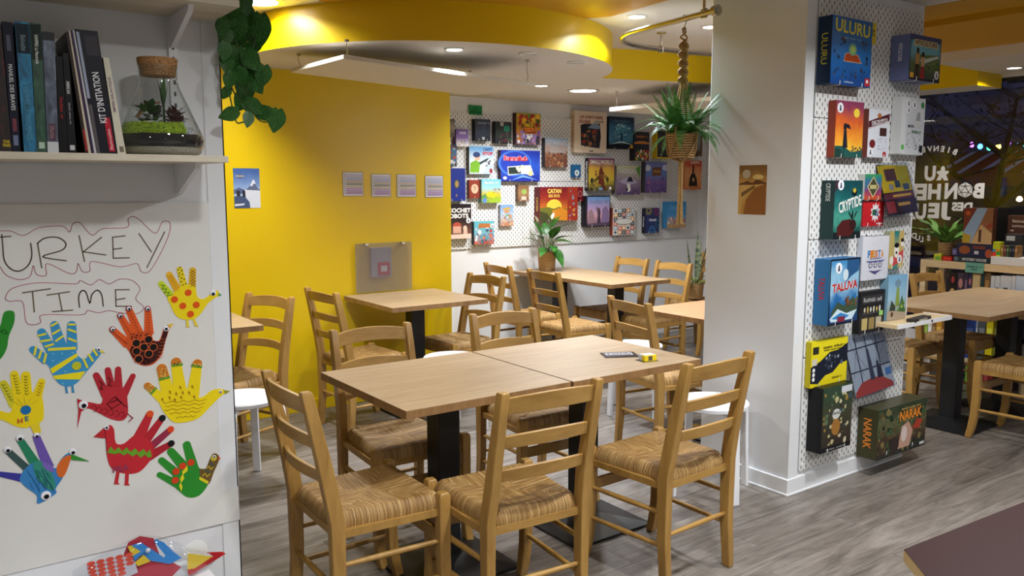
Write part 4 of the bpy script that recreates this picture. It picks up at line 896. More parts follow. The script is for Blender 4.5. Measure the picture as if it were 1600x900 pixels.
def game(label, u0, w_, z0, h, d, wy, side, cov, shapes=(), titles=(), spine=None, sticker=(), hooks=True, top=None, name='board_game', group=None, tilt=0.0):
    gap = 0.0025
    y = wy - d - gap
    e = empty(name, (u0 + w_ / 2, y, z0), 0, label, 'board game', group or ('games on the pillar' if wy == PY else 'games on the back wall'))
    sm = side if not isinstance(side, tuple) else col(side, 0.4)
    o = MB().box(-w_ / 2, w_ / 2, 0.0008, d, 0, h).build('box', sm, e, None, None, 0.001)
    M0 = face_y(u0 + w_ / 2, y, z0 + h / 2)
    cm = cov if not isinstance(cov, (list, tuple)) else cover_mat(list(cov[0]), *cov[1:])
    MB().prism(rect(-w_ / 2, -h / 2, w_ / 2, h / 2), -0.0008, 0.0).build('cover', cm, e, None, M0)
    X = lambda x: (x - 0.5) * w_
    Y_ = lambda v: (v - 0.5) * h
    if shapes:
        a = Art(); z = 0.0002; r2 = random.Random(len(label) * 7 + int(u0 * 100))
        for sh in shapes:
            z += 0.00006; kd = sh[0]
            if kd == 'r': a.flat([(X(sh[1]), Y_(sh[2])), (X(sh[3]), Y_(sh[2])), (X(sh[3]), Y_(sh[4])), (X(sh[1]), Y_(sh[4]))], z, sh[5])
            elif kd == 'e': a.flat([(min(max(X(sh[1]) + sh[3] * w_ * math.cos(t_ * math.pi / 10), -w_ / 2), w_ / 2), min(max(Y_(sh[2]) + sh[4] * h * math.sin(t_ * math.pi / 10), -h / 2), h / 2)) for t_ in range(20)], z, sh[5])
            elif kd == 'p': a.flat([(X(x), Y_(v)) for x, v in sh[1]], z, sh[2])
            elif kd == 's':          # crowded little illustration: n small blobs in a field
                _, n_, x0, y0, x1, y1, cs, sz = sh
                for i in range(n_):
                    rr = sz * w_ * (0.5 + r2.random()); an = r2.random() * 3; cx, cy = X(x0 + (x1 - x0) * r2.random()), Y_(y0 + (y1 - y0) * r2.random()); cx = min(max(cx, -w_ / 2 + rr), w_ / 2 - rr); cy = min(max(cy, -h / 2 + rr), h / 2 - rr)
                    kq = r2.choice((3, 4, 5, 7)); z += 0.000004
                    a.flat([(cx + rr * math.cos(an + 6.283 * q / kq) * (0.6 + .4 * r2.random()), cy + rr * math.sin(an + 6.283 * q / kq) * (0.6 + .5 * r2.random())) for q in range(kq)], z, r2.choice(cs))
            elif kd == 'person':     # standing figure: head, torso, legs/skirt
                _, cx, y0, hh, c1, c2, c3 = sh; s_ = hh * h
                cx, y0 = X(cx), Y_(y0)
                a.flat([(cx - .16 * s_, y0), (cx + .16 * s_, y0), (cx + .10 * s_, y0 + .5 * s_), (cx - .10 * s_, y0 + .5 * s_)], z, c2)
                a.flat([(cx - .12 * s_, y0 + .45 * s_), (cx + .12 * s_, y0 + .45 * s_), (cx + .14 * s_, y0 + .8 * s_), (cx - .14 * s_, y0 + .8 * s_)], z + .00002, c1)
                a.flat(circ(cx, y0 + .89 * s_, .09 * s_, .11 * s_, 10), z + .00003, c3)
        o = a.build('cover_art', M0, e); o['kind'] = 'stuff'
    for tt in titles:
        s_, cx, cy, tw, th, c_ = tt[:6]; bd = tt[6] if len(tt) > 6 else 0.02; ro = tt[7] if len(tt) > 7 else 0.0
        text('title', s_, M0 @ T(X(cx), Y_(cy), 0.0012) @ Matrix.Rotation(R(ro), 4, 'Z'), e, col(c_), th * h, tw * w_, bd)
        if len(tt) > 8:
            text('title_shadow', s_, M0 @ T(X(cx), Y_(cy), 0.0009) @ Matrix.Rotation(R(ro), 4, 'Z'), e, col(tt[8]), th * h * 1.04, tw * w_ * 1.015, bd + 0.045)
    if spine:
        s_, f, ln, th, c_ = spine[:5]
        text('spine_title', s_, frame((u0 - 0.0008, y + d * 0.5, z0 + h * f), (0, 0, -1), (0, -1, 0)), e, col(c_), th * d, ln * h, 0.02)
    for cx, cy, rr in sticker:
        a = Art(); a.prism(circ(X(cx), Y_(cy), rr, None, 18), 0.0, 0.0014, STK); a.flat(circ(X(cx), Y_(cy) + rr * .3, rr * .22, None, 8), 0.0016, (40, 50, 60)); a.flat([(X(cx) - rr * .35, Y_(cy) - rr * .55), (X(cx) + rr * .35, Y_(cy) - rr * .55), (X(cx) + rr * .2, Y_(cy) + rr * .15), (X(cx) - rr * .2, Y_(cy) + rr * .15)], 0.0016, (40, 60, 80)); a.build('round_sticker', M0, e)
    if hooks:
        for fx_ in (0.22, 0.78) if w_ > 0.11 else (0.5,): hook(u0 + w_ * fx_, z0 - 0.003, wy, d + gap)
    return e, M0
B_, W_H = (20, 20, 24), (236, 236, 234)
# --- pillar
game('blue game box with yellow brush lettering above a red rock', 3.370, 0.318, 1.936, 0.299, 0.073, PY, (16, 44, 78), (((24, 96, 170), (30, 120, 200), (16, 70, 140)), 0.25),
  [('p', [(.30, .35), (.34, .47), (.44, .49), (.66, .47), (.76, .35)], (216, 180, 130)), ('p', [(.315, .36), (.35, .465), (.45, .48), (.65, .46), (.74, .36)], (176, 72, 34)), ('e', .52, .54, .10, .09, (120, 180, 140)), ('e', .52, .54, .06, .055, (180, 206, 110)), ('r', .86, .02, .985, .14, (190, 40, 40)), ('e', .92, .09, .03, .03, W_H)] +
  [('s', 5, x, v, x + .12, v + .12, [(60, 60, 70), (100, 80, 60), (36, 60, 90)], .03) for x, v in ((.06, .40), (.06, .15), (.28, .10), (.5, .10), (.72, .14), (.80, .33), (.74, .55), (.2, .58))],
  [('ULURU', .5, .855, .86, .19, (226, 214, 70), .02, -2), (20, .47, .70, .5, .028, (150, 190, 220)), (7, .45, .05, .22, .025, (190, 210, 230))], ('ULURU', .52, .46, .42, (190, 184, 60)))
game('deep slate-blue game box with a couple standing by a bay', 3.978, 0.290, 1.996, 0.217, 0.099, PY, (108, 118, 162), (((70, 150, 190), (110, 180, 200), (90, 110, 60), (50, 62, 40)), 0.2),
  [('r', 0, .88, 1, 1, (70, 76, 120)), ('p', [(.1, .74), (.12, .9), (.88, .9), (.92, .74), (.8, .76), (.2, .76)], (206, 190, 150)), ('p', [(.15, .55), (.95, .62), (.95, .2), (.6, .42)], (96, 120, 64)), ('p', [(.3, .45), (.9, .6), (.95, .56), (.45, .38)], (200, 214, 210)), ('person', .25, .05, .68, (190, 150, 90), (60, 44, 40), (70, 50, 40)), ('person', .42, .05, .60, (206, 170, 120), (150, 44, 44), (40, 30, 30)), ('s', 26, .55, .25, .95, .42, [(60, 80, 40), (150, 160, 110), (80, 100, 50)], .025), ('r', 0, 0, .02, 1, (40, 44, 80)), ('r', .98, 0, 1, 1, (40, 44, 80)), ('r', 0, 0, 1, .05, (36, 36, 50)), ('r', .03, .05, .14, .16, (214, 160, 50))],
  [('VITICULTURE', .5, .83, .72, .10, (60, 40, 44), .02)], ('VITICULTURE', .62, .4, .2, (230, 232, 240)), [(.90, .17, .021)])
game('orange sunset game box with a dark girl silhouette', 3.479, 0.225, 1.612, 0.260, 0.040, PY, (150, 62, 40), (((140, 60, 90), (216, 96, 40), (238, 150, 40), (240, 196, 60)), 0.25),
  [('p', [(0, 0), (1, 0), (1, .14), (.6, .10), (.3, .2), (0, .2)], (34, 84, 78)), ('p', [(0, 0), (.4, 0), (.2, .14), (0, .16)], (28, 60, 52)), ('e', .74, .80, .11, .08, (240, 210, 70)), ('p', [(.28, .17), (.46, .17), (.40, .48), (.30, .48)], (34, 34, 44)), ('e', .345, .54, .06, .07, (30, 28, 36)), ('p', [(.37, .54), (.55, .50), (.5, .58), (.38, .6)], (30, 28, 36)), ('p', [(.33, .05), (.36, .18), (.33, .18)], (30, 28, 36)), ('s', 14, .55, .12, .98, .2, [(90, 60, 60), (60, 84, 70)], .03)], (), None, [(.14, .87, .024)])
game('white game box with a slanted maroon banner and small printed icons', 3.762, 0.182, 1.617, 0.232, 0.033, PY, (120, 60, 50), (((222, 224, 230), (214, 218, 226)), 0.1),
  [('p', [(0, .58), (1, .76), (1, .93), (0, .74)], (84, 26, 36)), ('p', [(0, .585), (1, .765), (1, .785), (0, .605)], (206, 190, 190)), ('r', .55, .45, .88, .62, (70, 40, 36)), ('e', .22, .28, .14, .09, (110, 34, 36)), ('s', 30, .42, .1, .95, .42, [(120, 124, 140), (150, 152, 165)], .02), ('e', .82, .07, .09, .06, (176, 40, 40)), ('e', .5, .87, .1, .05, (176, 110, 60))], [('DECRYPTO', .52, .745, .76, .09, (226, 224, 226), .03, 9)], None, [(.14, .11, .022)])
game('plain white game box behind its twin, only its side showing', 4.016, 0.045, 1.638, 0.282, 0.054, PY, (212, 214, 214), (((214, 216, 216), (206, 208, 208)), 0.1), [('e', .5, .12, .3, .05, (90, 170, 80))], ())
game('white game box with grey line drawing and a green round sticker', 4.072, 0.190, 1.637, 0.285, 0.040, PY, (206, 208, 208), (((208, 210, 212), (196, 198, 202), (206, 208, 210)), 0.3, 14),
  [('e', .86, .88, .085, .058, (60, 130, 70)), ('r', .78, .04, .96, .17, B_), ('s', 60, .1, .1, .9, .4, [(150, 152, 156), (176, 178, 180), (130, 132, 138)], .03), ('p', [(.55, .6), (.62, .74), (.75, .76), (.78, .6)], (150, 152, 154))],
  [('MICRO', .32, .50, .30, .05, (60, 64, 66), .03), ('MACRO', .66, .52, .40, .085, W_H, .03, 0, (40, 44, 46)), (10, .6, .41, .46, .06, (60, 110, 70), .02)], ('MICROMACRO', .35, .3, .4, (110, 130, 120)), [(.14, .90, .02), (.44, .88, .02), (.16, .78, .018)])
game('dark green game box with a hunched red-brown antlered beast', 3.453, 0.226, 1.230, 0.274, 0.070, PY, (28, 58, 56), (((20, 70, 74), (30, 100, 100), (70, 150, 130), (20, 60, 58)), 0.35),
  [('p', [(0, .0), (1, 0), (1, .12), (0, .12)], (20, 30, 32)), ('p', [(.15, .05), (.12, .2), (.3, .32), (.6, .34), (.72, .28), (.75, .12), (.6, .04)], (74, 26, 24)), ('e', .70, .24, .12, .09, (50, 22, 22)), ('p', [(.66, .32), (.5, .46), (.53, .47), (.62, .4), (.66, .48), (.69, .48), (.70, .34)], (24, 34, 30)), ('p', [(.72, .32), (.84, .46), (.81, .48), (.74, .4)], (24, 34, 30)), ('p', [(0, .8), (.3, 1), (0, 1)], (60, 40, 50)), ('e', .7, .80, .1, .07, (16, 26, 30)), ('e', .7, .83, .06, .04, (190, 170, 60))],
  [('CRYPTIDE', .56, .60, .82, .19, (226, 228, 220), .025, 12)], ('CRYPTIDE', .80, .30, .34, (200, 206, 200)), [(.2, .92, .024)])
game('small rainbow card game with a gold diamond emblem', 3.756, 0.147, 1.411, 0.125, 0.034, PY, (196, 196, 190), (((60, 150, 90), (50, 110, 150), (130, 60, 110), (200, 80, 40)), 0.5, 3),
  [('p', [(.5, .08), (.86, .5), (.5, .92), (.14, .5)], (206, 190, 140)), ('p', [(.5, .14), (.80, .5), (.5, .86), (.20, .5)], (70, 74, 50)), ('r', .3, .42, .7, .58, (190, 176, 120))], ())
game('small red card game with a white splash', 3.774, 0.189, 1.280, 0.124, 0.020, PY, (140, 26, 30), (((200, 36, 40), (186, 30, 36)), 0.1),
  [('p', [(.58 + (.24 if i % 2 else .15) * math.cos(i * .314), .55 + (.42 if i % 2 else .26) * math.sin(i * .314)) for i in range(20)], (226, 222, 222)), ('r', .44, .42, .60, .66, (44, 90, 60)), ('r', .60, .40, .72, .68, (40, 60, 120))], [('7', .66, .54, .08, .22, W_H, .03), (7, .8, .1, .3, .08, W_H)])
game('white game box with multicoloured title over three painted skulls', 3.772, 0.238, 1.011, 0.217, 0.030, PY, (200, 202, 210), (((222, 222, 228), (210, 212, 222)), 0.15, 20),
  [('s', 70, .04, .04, .96, .96, [(196, 198, 212), (206, 200, 214)], .015)] + [('e', x, .34, .075, .07, (70, 64, 110)) for x in (.32, .5, .68)] + [('e', x, .345, .05, .05, (216, 212, 216)) for x in (.32, .5, .68)] + [('e', x + q, .355, .013, .015, (40, 36, 70)) for x in (.32, .5, .68) for q in (-.02, .02)] + [('p', [(.25, .22), (.5, .12), (.75, .22), (.5, .2)], (80, 70, 120)), ('p', [(.14, .47), (.2, .44), (.8, .44), (.86, .47), (.8, .41), (.2, .41)], (90, 90, 150))],
  [(c, x, .60, .09, .17, cc, .05) for c, x, cc in zip('FIESTA', (.24, .335, .42, .52, .63, .745), ((60, 130, 190), (226, 130, 50), (206, 150, 60), (214, 110, 50), (70, 120, 180), (220, 150, 50)))] + [('DE LOS MUERTOS', .5, .49, .42, .035, (80, 84, 140))])
game('slim card game with two laughing cartoon faces on teal', 4.012, 0.136, 1.057, 0.191, 0.030, PY, (150, 150, 120), (((40, 130, 126), (196, 176, 110), (60, 140, 130)), 0.15, 3),
  [('r', .0, 0, .32, 1, (190, 170, 104)), ('r', .66, 0, 1, 1, (196, 170, 104)), ('p', [(.3, .3), (1, .5), (1, .2), (.3, .05)], (200, 76, 76)), ('e', .52, .48, .17, .2, (236, 230, 220)), ('e', .52, .62, .17, .07, B_), ('e', .52, .42, .07, .04, (60, 20, 20)), ('e', .2, .22, .13, .12, (232, 226, 216)), ('e', .9, .68, .12, .1, (236, 230, 220)), ('e', .9, .75, .12, .05, B_)], (), None, [(.75, .24, .022)])
game('tall blue game box with red lettering and white waves', 3.428, 0.247, 0.825, 0.314, 0.081, PY, (46, 110, 160), (((70, 140, 190), (150, 196, 220), (40, 110, 170), (24, 60, 110)), 0.5, 3),
  [('p', [(.55, .98), (.98, .98), (.95, .8), (.7, .72), (.5, .62), (.55, .8)], (40, 84, 130)), ('e', .52, .75, .09, .09, (200, 216, 224)), ('p', [(.1, .2), (.3, .35), (.5, .28), (.8, .4), (.96, .3), (.95, .14), (.1, .12)], (60, 80, 60)), ('p', [(.05, .1), (.3, .24), (.6, .16), (.95, .2), (.8, .06), (.1, .05)], (200, 222, 232)), ('p', [(.1, .1), (.4, .18), (.7, .12), (.5, .06)], (50, 130, 190)), ('s', 20, .55, .25, .95, .4, [(90, 60, 40), (70, 100, 50), (120, 80, 50)], .04), ('r', 0, 0, .03, 1, (16, 24, 40)), ('r', .97, 0, 1, 1, (16, 24, 40)), ('r', 0, .975, 1, 1, (16, 24, 40)), ('r', 0, 0, 1, .03, (16, 24, 40)), ('r', .3, .04, .55, .12, (130, 40, 60))],
  [('TALUVA', .51, .58, .84, .13, (176, 34, 36), .035, 4, (236, 226, 220))], ('TALUVA', .55, .34, .40, (180, 40, 40)), [(.28, .86, .026)])
game('black tasting game box with pale glasses and plates', 3.765, 0.225, 0.744, 0.211, 0.035, PY, (24, 24, 26), (((30, 30, 32), (24, 24, 26)), 0.1),
  [('r', .08, .70, .92, .90, (54, 54, 56)), ('r', .12, .46, .9, .48, (90, 90, 90))] + [('e', .2 + .12 * i, .56, .035, .06 + .02 * (i % 2), ((206, 200, 180), (190, 170, 90), (210, 210, 206))[i % 3]) for i in range(6)] + [('r', .1 + .28 * i, .08, .32 + .28 * i, .36, ((190, 170, 110), (150, 130, 80), (176, 170, 150))[i]) for i in range(3)] + [('r', .78, .38, .94, .5, (150, 200, 110))], [(11, .5, .80, .72, .10, (190, 190, 186))])
game('flat yellow and black expansion box with an explosion shape', 3.387, 0.298, 0.522, 0.223, 0.030, PY, (196, 180, 20), (((232, 216, 24), (226, 208, 20)), 0.05),
  [('p', [(0, .1), (0, .45), (.25, .55), (.5, .72), (.75, .74), (1, .86), (1, .45), (.8, .42), (.6, .25), (.4, .22), (.2, .06)], (24, 30, 44)), ('r', .04, .72, .2, .88, (44, 44, 36)), ('s', 14, .35, .35, .85, .65, [(60, 70, 90), (150, 160, 170), (90, 100, 120)], .035), ('e', .08, .18, .035, .045, W_H), ('e', .08, .28, .035, .045, W_H), ('e', .08, .38, .035, .045, W_H), ('r', .03, .48, .16, .62, (206, 200, 180))],
  [(17, .62, .84, .6, .06, (30, 30, 30), .04), (26, .62, .775, .56, .04, (30, 30, 30), .03), (9, .72, .14, .25, .05, (60, 56, 20))])
game('black game box with pale cartoon animals and a window on its side', 3.421, 0.254, 0.205, 0.320, 0.076, PY, (18, 20, 20), (((46, 70, 50), (60, 60, 40), (40, 30, 26)), 0.5, 6),
  [('s', 60, .05, .08, .95, .9, [(190, 180, 130), (90, 110, 80), (60, 50, 40), (150, 120, 60), (200, 190, 160), (70, 84, 110)], .055), ('e', .48, .36, .14, .13, (160, 110, 50)), ('e', .48, .56, .13, .08, (206, 208, 200)), ('r', 0, 0, 1, .07, B_), ('r', 0, 0, .03, 1, B_), ('r', .62, .87, .97, .97, (206, 208, 214))], [(6, .48, .58, .24, .05, (80, 84, 80)), (16, .5, .035, .6, .025, (170, 170, 170))])
gN, _ = game('large wide jungle game box with orange title, lowest on the pillar', 3.861, 0.470, 0.092, 0.262, 0.110, PY, (62, 60, 36), (((40, 56, 36), (90, 96, 60), (70, 50, 34), (24, 34, 26)), 0.6, 5),
  [('s', 90, .02, .05, .98, .95, [(36, 62, 40), (60, 90, 52), (96, 70, 40), (30, 40, 30), (120, 110, 70)], .035), ('p', [(.42, .1), (.48, .55), (.62, .62), (.72, .4), (.66, .1)], (190, 150, 130)), ('e', .54, .38, .06, .16, (214, 196, 190)), ('p', [(.7, .45), (.8, .62), (.92, .58), (.86, .4)], (170, 60, 44)), ('e', .34, .2, .10, .16, (50, 40, 36)), ('r', .88, .04, .98, .1, (200, 200, 196))],
  [('NARAK', .66, .76, .46, .2, (232, 140, 44), .03, 0, (70, 36, 20)), (21, .66, .90, .4, .035, (226, 180, 100))], ('NARAK', .5, .6, .4, (222, 130, 44)), hooks=False)
hook(3.95, 0.109, PY, 0.112); hook(4.2, 0.109, PY, 0.112)
# blue picture book standing on the little tray
e, _ = game('pale blue game box with a green castle tree standing on the small tray', 4.0, 0.178, 0.79, 0.232, 0.045, PY, (120, 160, 180), (((130, 180, 214), (160, 200, 222), (150, 150, 130)), 0.15),
  [('p', [(.4, .3), (.45, .7), (.5, .78), (.58, .7), (.64, .3)], (140, 160, 70)), ('e', .5, .82, .16, .09, (120, 150, 170)), ('p', [(.05, .1), (.2, .45), (.42, .3), (.4, .08)], (60, 70, 56)), ('p', [(.55, .12), (.75, .55), (.95, .15)], (60, 100, 60)), ('s', 24, .5, .05, .95, .4, [(110, 150, 60), (80, 120, 60), (150, 180, 80)], .06), ('p', [(.0, .0), (1, 0), (1, .14), (.4, .2), (0, .22)], (176, 160, 140)), ('e', .25, .13, .07, .06, (90, 60, 40))], (), hooks=False)
tr = empty('peg_tray', (4.19, PY, 0.77), 0, 'small wooden tray with white front fixed to the pillar pegboard', 'tray')
MB().box(-0.27, 0.26, -0.15, 0, 0.0, 0.018).build('tray_board', PINE, tr); MB().box(-0.27, 0.262, -0.155, -0.15, 0.0, 0.022).box(0.26, 0.265, -0.155, 0.0, 0, 0.022).build('front_strip', HOOKM, tr); MB().box(0.05, 0.062, -0.1565, -0.155, 0.006, 0.018).build('clip', BLACK, tr)
fb = empty('flat_game_box', (4.17, 2.185, 0.789), R(6), 'flat dark game box lying on the small peg tray', 'board game')
MB().box(-0.10, 0.10, -0.022, 0.022, 0, 0.016).build('box', col((54, 48, 46)), fb); MB().box(-0.05, 0.05, -0.0225, -0.022, 0.003, 0.012).build('side_print', col((170, 160, 140)), fb)
# tilted clear holders
def holder(label, u0, w_, z0, h, lean, art, shear=0.0):
    e = empty('acrylic_holder', (u0 + w_ / 2, PY - 0.012, z0), 0, label, 'display holder', 'clear picture holders on the pillar')
    Mb = T(u0 + w_ / 2, PY - 0.075, z0 + 0.012) @ Matrix.Rotation(R(-lean), 4, 'X') @ Matrix.Rotation(R(shear), 4, 'Y')
    MB().box(-w_ / 2, w_ / 2, -0.003, 0.0, 0, h).build('front_pane', ACRYL, e, None, Mb); MB().box(-w_ / 2, w_ / 2, 0.006, 0.009, 0, h).build('back_pane', ACRYL, e, None, Mb)
    MB().box(-w_ / 2 - .004, w_ / 2 + .004, -0.03, 0.012, -0.006, 0.0).tube([(-w_ / 2, 0.01, h - .01), (-w_ / 2 - .01, 0.05, h), (w_ / 2 + .01, 0.05, h), (w_ / 2, 0.01, h - .01)], 0.003, 6).tube([(-w_ / 2, -.002, 0), (-w_ / 2, -.002, h)], .0022, 6).tube([(w_ / 2, -.002, 0), (w_ / 2, -.002, h)], .0022, 6).build('clear_frame', ACRYL, e)
    e.children[-1].matrix_basis = wm(e).inverted() @ Mb
    a = Art(); 
    for q in art:
        poly = [((x - .5) * w_ * .97, y_ * h * .97 + .004) for x, y_ in q[0]]; a.flat(poly, q[2], q[1])
    a.build('picture', Mb @ frame((0, 0.0045, 0), (1, 0, 0), (0, 0, 1)), e)
    for x in (.25, .75): MB().tube([(0, 0, 0), (0, -0.06, 0), (0, -0.066, 0.02)], 0.002, 6).build('hook', HOOKM, e, None, T(u0 + w_ * x, PY, z0 + .004))
_r = lambda x0, y0, x1, y1: rect(x0, y0, x1, y1)
holder('clear tilted holder with a yellow pixel-art game sheet', 3.915, 0.30, 1.325, 0.270, 16, [(_r(0, 0, 1, 1), (40, 30, 34), 0), (_r(.02, .44, .98, .98), (214, 178, 30), .0002), (_r(.2, .66, .56, .9), (84, 50, 60), .0003), (_r(.6, .5, .95, .95), (180, 160, 50), .00025), (_r(.45, .52, .62, .66), (50, 70, 90), .0004), (_r(.25, .48, .38, .6), (150, 140, 150), .0004), (_r(.7, .46, .9, .58), (70, 80, 100), .0004), (_r(.02, .30, .98, .42), (110, 50, 60), .0003), (_r(.3, .34, .9, .385), (220, 170, 60), .0004), (_r(.02, .04, .3, .27), (150, 50, 44), .0003), (_r(.34, .04, .96, .27), (60, 40, 46), .0003), (_r(.4, .16, .8, .22), (200, 150, 60), .0004)], -4)
HZ = [(_r(0, 0, 1, 1), (176, 180, 186), 0)] + [(_r(x, .18, x + .025, 1), (40, 40, 44), .0003) for x in (.22, .47, .74)] + [(_r(0, y_, 1, y_ + .022), (44, 44, 48), .0003) for y_ in (.38, .74)]
HZ += [(ribbon([(x0, y0), (x1, y1)], .008)[0], (90, 92, 96), .0002) for x0, y0, x1, y1 in ((.05, .3, .3, .95), (.3, .3, .1, .9), (.55, .3, .4, .98), (.6, .35, .9, .95), (.85, .3, .65, .9), (.4, .4, .2, .7), (.7, .5, .95, .7))]
HZ += [([(.0, .0), (1, 0), (.98, .08), (.75, .2), (.5, .24), (.2, .2), (.02, .08)], (176, 60, 34), .0004), ([(.44, .2), (.46, .7), (.52, .7), (.56, .2)], (60, 62, 70), .0005), ([(.62, .2), (.66, .46), (.70, .5), (.78, .2)], (36, 36, 40), .0005), (_r(.84, .2, 1, .32), (80, 120, 170), .00035)]
holder('clear tilted holder with a picture of bare trees and a red dome', 3.715, 0.365, 0.425, 0.325, 14, HZ, -3)
sg = empty('card_sign', (3.70, PY - 0.03, 2.12), 0, 'small yellow card sign pinned behind the blue box with yellow lettering', 'sign')
MB().box(-0.04, 0.09, -0.002, 0.0, 0.03, 0.13).build('card', col((228, 200, 40)), sg); text('lettering', (8, 6), face_y(3.733, PY - 0.0330, 2.205), sg, col((70, 60, 30)), 0.034, 0.09)
# --- back wall
DK = (30, 30, 38)
def wall(label, u0, w_, z0, h, d, side, cov, shapes=(), titles=(), spine=None, sticker=()): return game(label, u0, w_, z0, h, d, WY, side, cov, shapes, titles, spine, sticker)
wall('dark game box with a pale face, topmost beside the end of the yellow wall', 3.43, 0.13, 1.867, 0.141, .06, DK, (((60, 50, 44), (160, 150, 140), (50, 40, 36)), .5, 3))
wall('small purple and white game box', 3.575, 0.118, 1.794, 0.138, .055, (110, 84, 150), (((120, 90, 160), (120, 90, 160), (226, 224, 226)), .2), [('s', 14, .2, .05, .85, .4, [(200, 120, 110), (60, 60, 70), (150, 160, 90)], .06), ('r', .25, .72, .8, .86, (190, 176, 214))])
wall('dark navy game box with a pale script title', 3.76, 0.149, 1.846, 0.176, .055, (24, 28, 44), (((36, 46, 70), (50, 60, 86), (24, 30, 48)), .4, 4), [('e', .55, .6, .14, .2, (70, 80, 110)), ('r', .45, .05, .62, .18, (190, 196, 200))], [(9, .55, .83, .74, .10, (170, 180, 190))])
wall('black game box with a teal monster', 3.961, 0.164, 1.831, 0.179, .055, DK, (((40, 44, 48), (50, 60, 58), (36, 36, 40)), .3), [('e', .7, .68, .2, .16, (44, 130, 110)), ('s', 18, .25, .1, .9, .55, [(110, 44, 54), (60, 90, 60), (90, 80, 80)], .08), ('r', .3, .8, .5, .98, (170, 170, 174))])
wall('colourful game box crowded with monsters around a yellow and red title', 4.174, 0.260, 1.828, 0.264, .055, (60, 30, 34), (((150, 150, 50), (200, 130, 40), (120, 90, 110)), .6, 3), [('s', 40, .02, .55, .98, .98, [(90, 140, 50), (176, 60, 40), (230, 180, 50), (70, 90, 50), (150, 40, 50)], .09), ('s', 36, .02, .03, .98, .40, [(226, 226, 226), (120, 90, 170), (60, 60, 70), (150, 120, 190), (200, 210, 220), (190, 120, 50)], .08), ('p', [(.28, .42), (.35, .72), (.72, .68), (.8, .38), (.55, .36)], (120, 40, 30))], [('KING OF', .52, .62, .34, .12, (240, 220, 60), .04, -4, (90, 30, 20)), ('TOKYO', .54, .48, .44, .14, (232, 90, 40), .04, 0, (240, 210, 90))])
wall('white game box with a climber in a green jacket', 3.707, 0.238, 1.575, 0.225, .044, (80, 74, 70), (((110, 170, 220), (214, 226, 236), (206, 220, 234)), .25), [('p', [(.02, .05), (.05, .4), (.25, .5), (.45, .42), (.40, .05)], (120, 176, 50)), ('e', .33, .60, .12, .12, (226, 180, 150)), ('e', .30, .70, .15, .10, (50, 70, 120)), ('p', [(.4, .42), (.8, .6), (.78, .52), (.45, .34)], (60, 74, 80)), ('p', [(.55, 0), (.75, .3), (1, .35), (1, 0)], (186, 200, 220)), ('s', 8, .66, .3, .9, .5, [(50, 50, 60), (90, 90, 110)], .05), ('e', .9, .12, .07, .09, (150, 60, 60))], [("CAN'T", .76, .90, .38, .11, (40, 60, 130), .04), ('STOP', .76, .75, .42, .12, (206, 44, 44), .05)])
wall('dark game box with blue and red figures at the end of the yellow wall', 3.43, 0.147, 1.634, 0.173, .06, DK, (((40, 50, 60), (90, 100, 110), (60, 60, 66)), .5), [('s', 18, .5, .1, 1, .9, [(60, 100, 140), (190, 190, 190), (170, 60, 50), (60, 110, 70)], .12)])
wall('wide royal-blue game box with red title and a tile rack', 4.021, 0.415, 1.518, 0.260, .047, (70, 40, 70), (((40, 60, 170), (50, 90, 200), (40, 56, 160)), .3), [('p', [(.35 + .42 * math.cos(a * .2), .58 + .42 * math.sin(a * .2)) for a in range(32)] , (70, 120, 216)), ('p', [(.36 + .37 * math.cos(a * .2), .58 + .37 * math.sin(a * .2)) for a in range(32)], (44, 66, 178)), ('p', [(.18, .18), (.16, .47), (.75, .53), (.84, .2), (.5, .24)], (214, 216, 210)), ('p', [(.20, .22), (.18, .44), (.5, .47), (.5, .25)], (44, 56, 50)), ('s', 12, .34, .36, .72, .48, [(232, 226, 200), (220, 210, 170)], .04), ('p', [(.68, .2), (.74, .35), (.8, .33), (.78, .16)], (214, 200, 140)), ('e', .1, .1, .05, .05, W_H), ('p', [(.25, .02), (.55, .2), (.95, .04), (.55, .13)], (120, 170, 236))], [('Rummikub', .37, .74, .60, .17, (206, 50, 60), .04, 0, (240, 220, 230))])
wall('game box with a pale city skyline over brown crowds', 4.489, 0.253, 1.642, 0.250, .05, (50, 44, 50), (((150, 170, 190), (180, 160, 150), (130, 84, 62), (110, 70, 54)), .4), [('s', 40, .05, .05, .95, .5, [(150, 96, 66), (110, 70, 56), (176, 130, 90), (90, 60, 60)], .06), ('p', [(.2, .5), (.3, .75), (.4, .55), (.55, .8), (.65, .55), (.8, .72), (.9, .5)], (176, 164, 160))], [('CITADELLES', .52, .86, .88, .13, (220, 226, 232), .02, 0, (80, 90, 110))])
wall('largest cream game box with red lettering over a station crowd', 4.819, 0.383, 1.774, 0.370, .053, (196, 176, 150), (((226, 208, 184), (222, 204, 180)), .08), [('p', [(.2, .18), (.18, .66), (.3, .70), (.6, .70), (.78, .72), (.82, .4), (.78, .12), (.5, .14)], (40, 40, 50)), ('p', [(.4, .6), (.6, .74), (.8, .66), (.75, .58)], (130, 150, 176)), ('s', 46, .2, .16, .78, .55, [(150, 60, 44), (70, 60, 60), (110, 80, 60), (50, 50, 60), (176, 120, 80)], .045), ('r', .46, .03, .58, .06, (90, 90, 90))], [('LES AVENTURIERS', .52, .86, .72, .07, (150, 40, 40), .03), ('DU RAIL', .32, .75, .36, .085, (150, 40, 40), .035), ('EUROPE', .76, .76, .26, .06, (80, 90, 60), .02)], ('LES AVENTURIERS DU RAIL', .5, .8, .35, (150, 50, 50)))
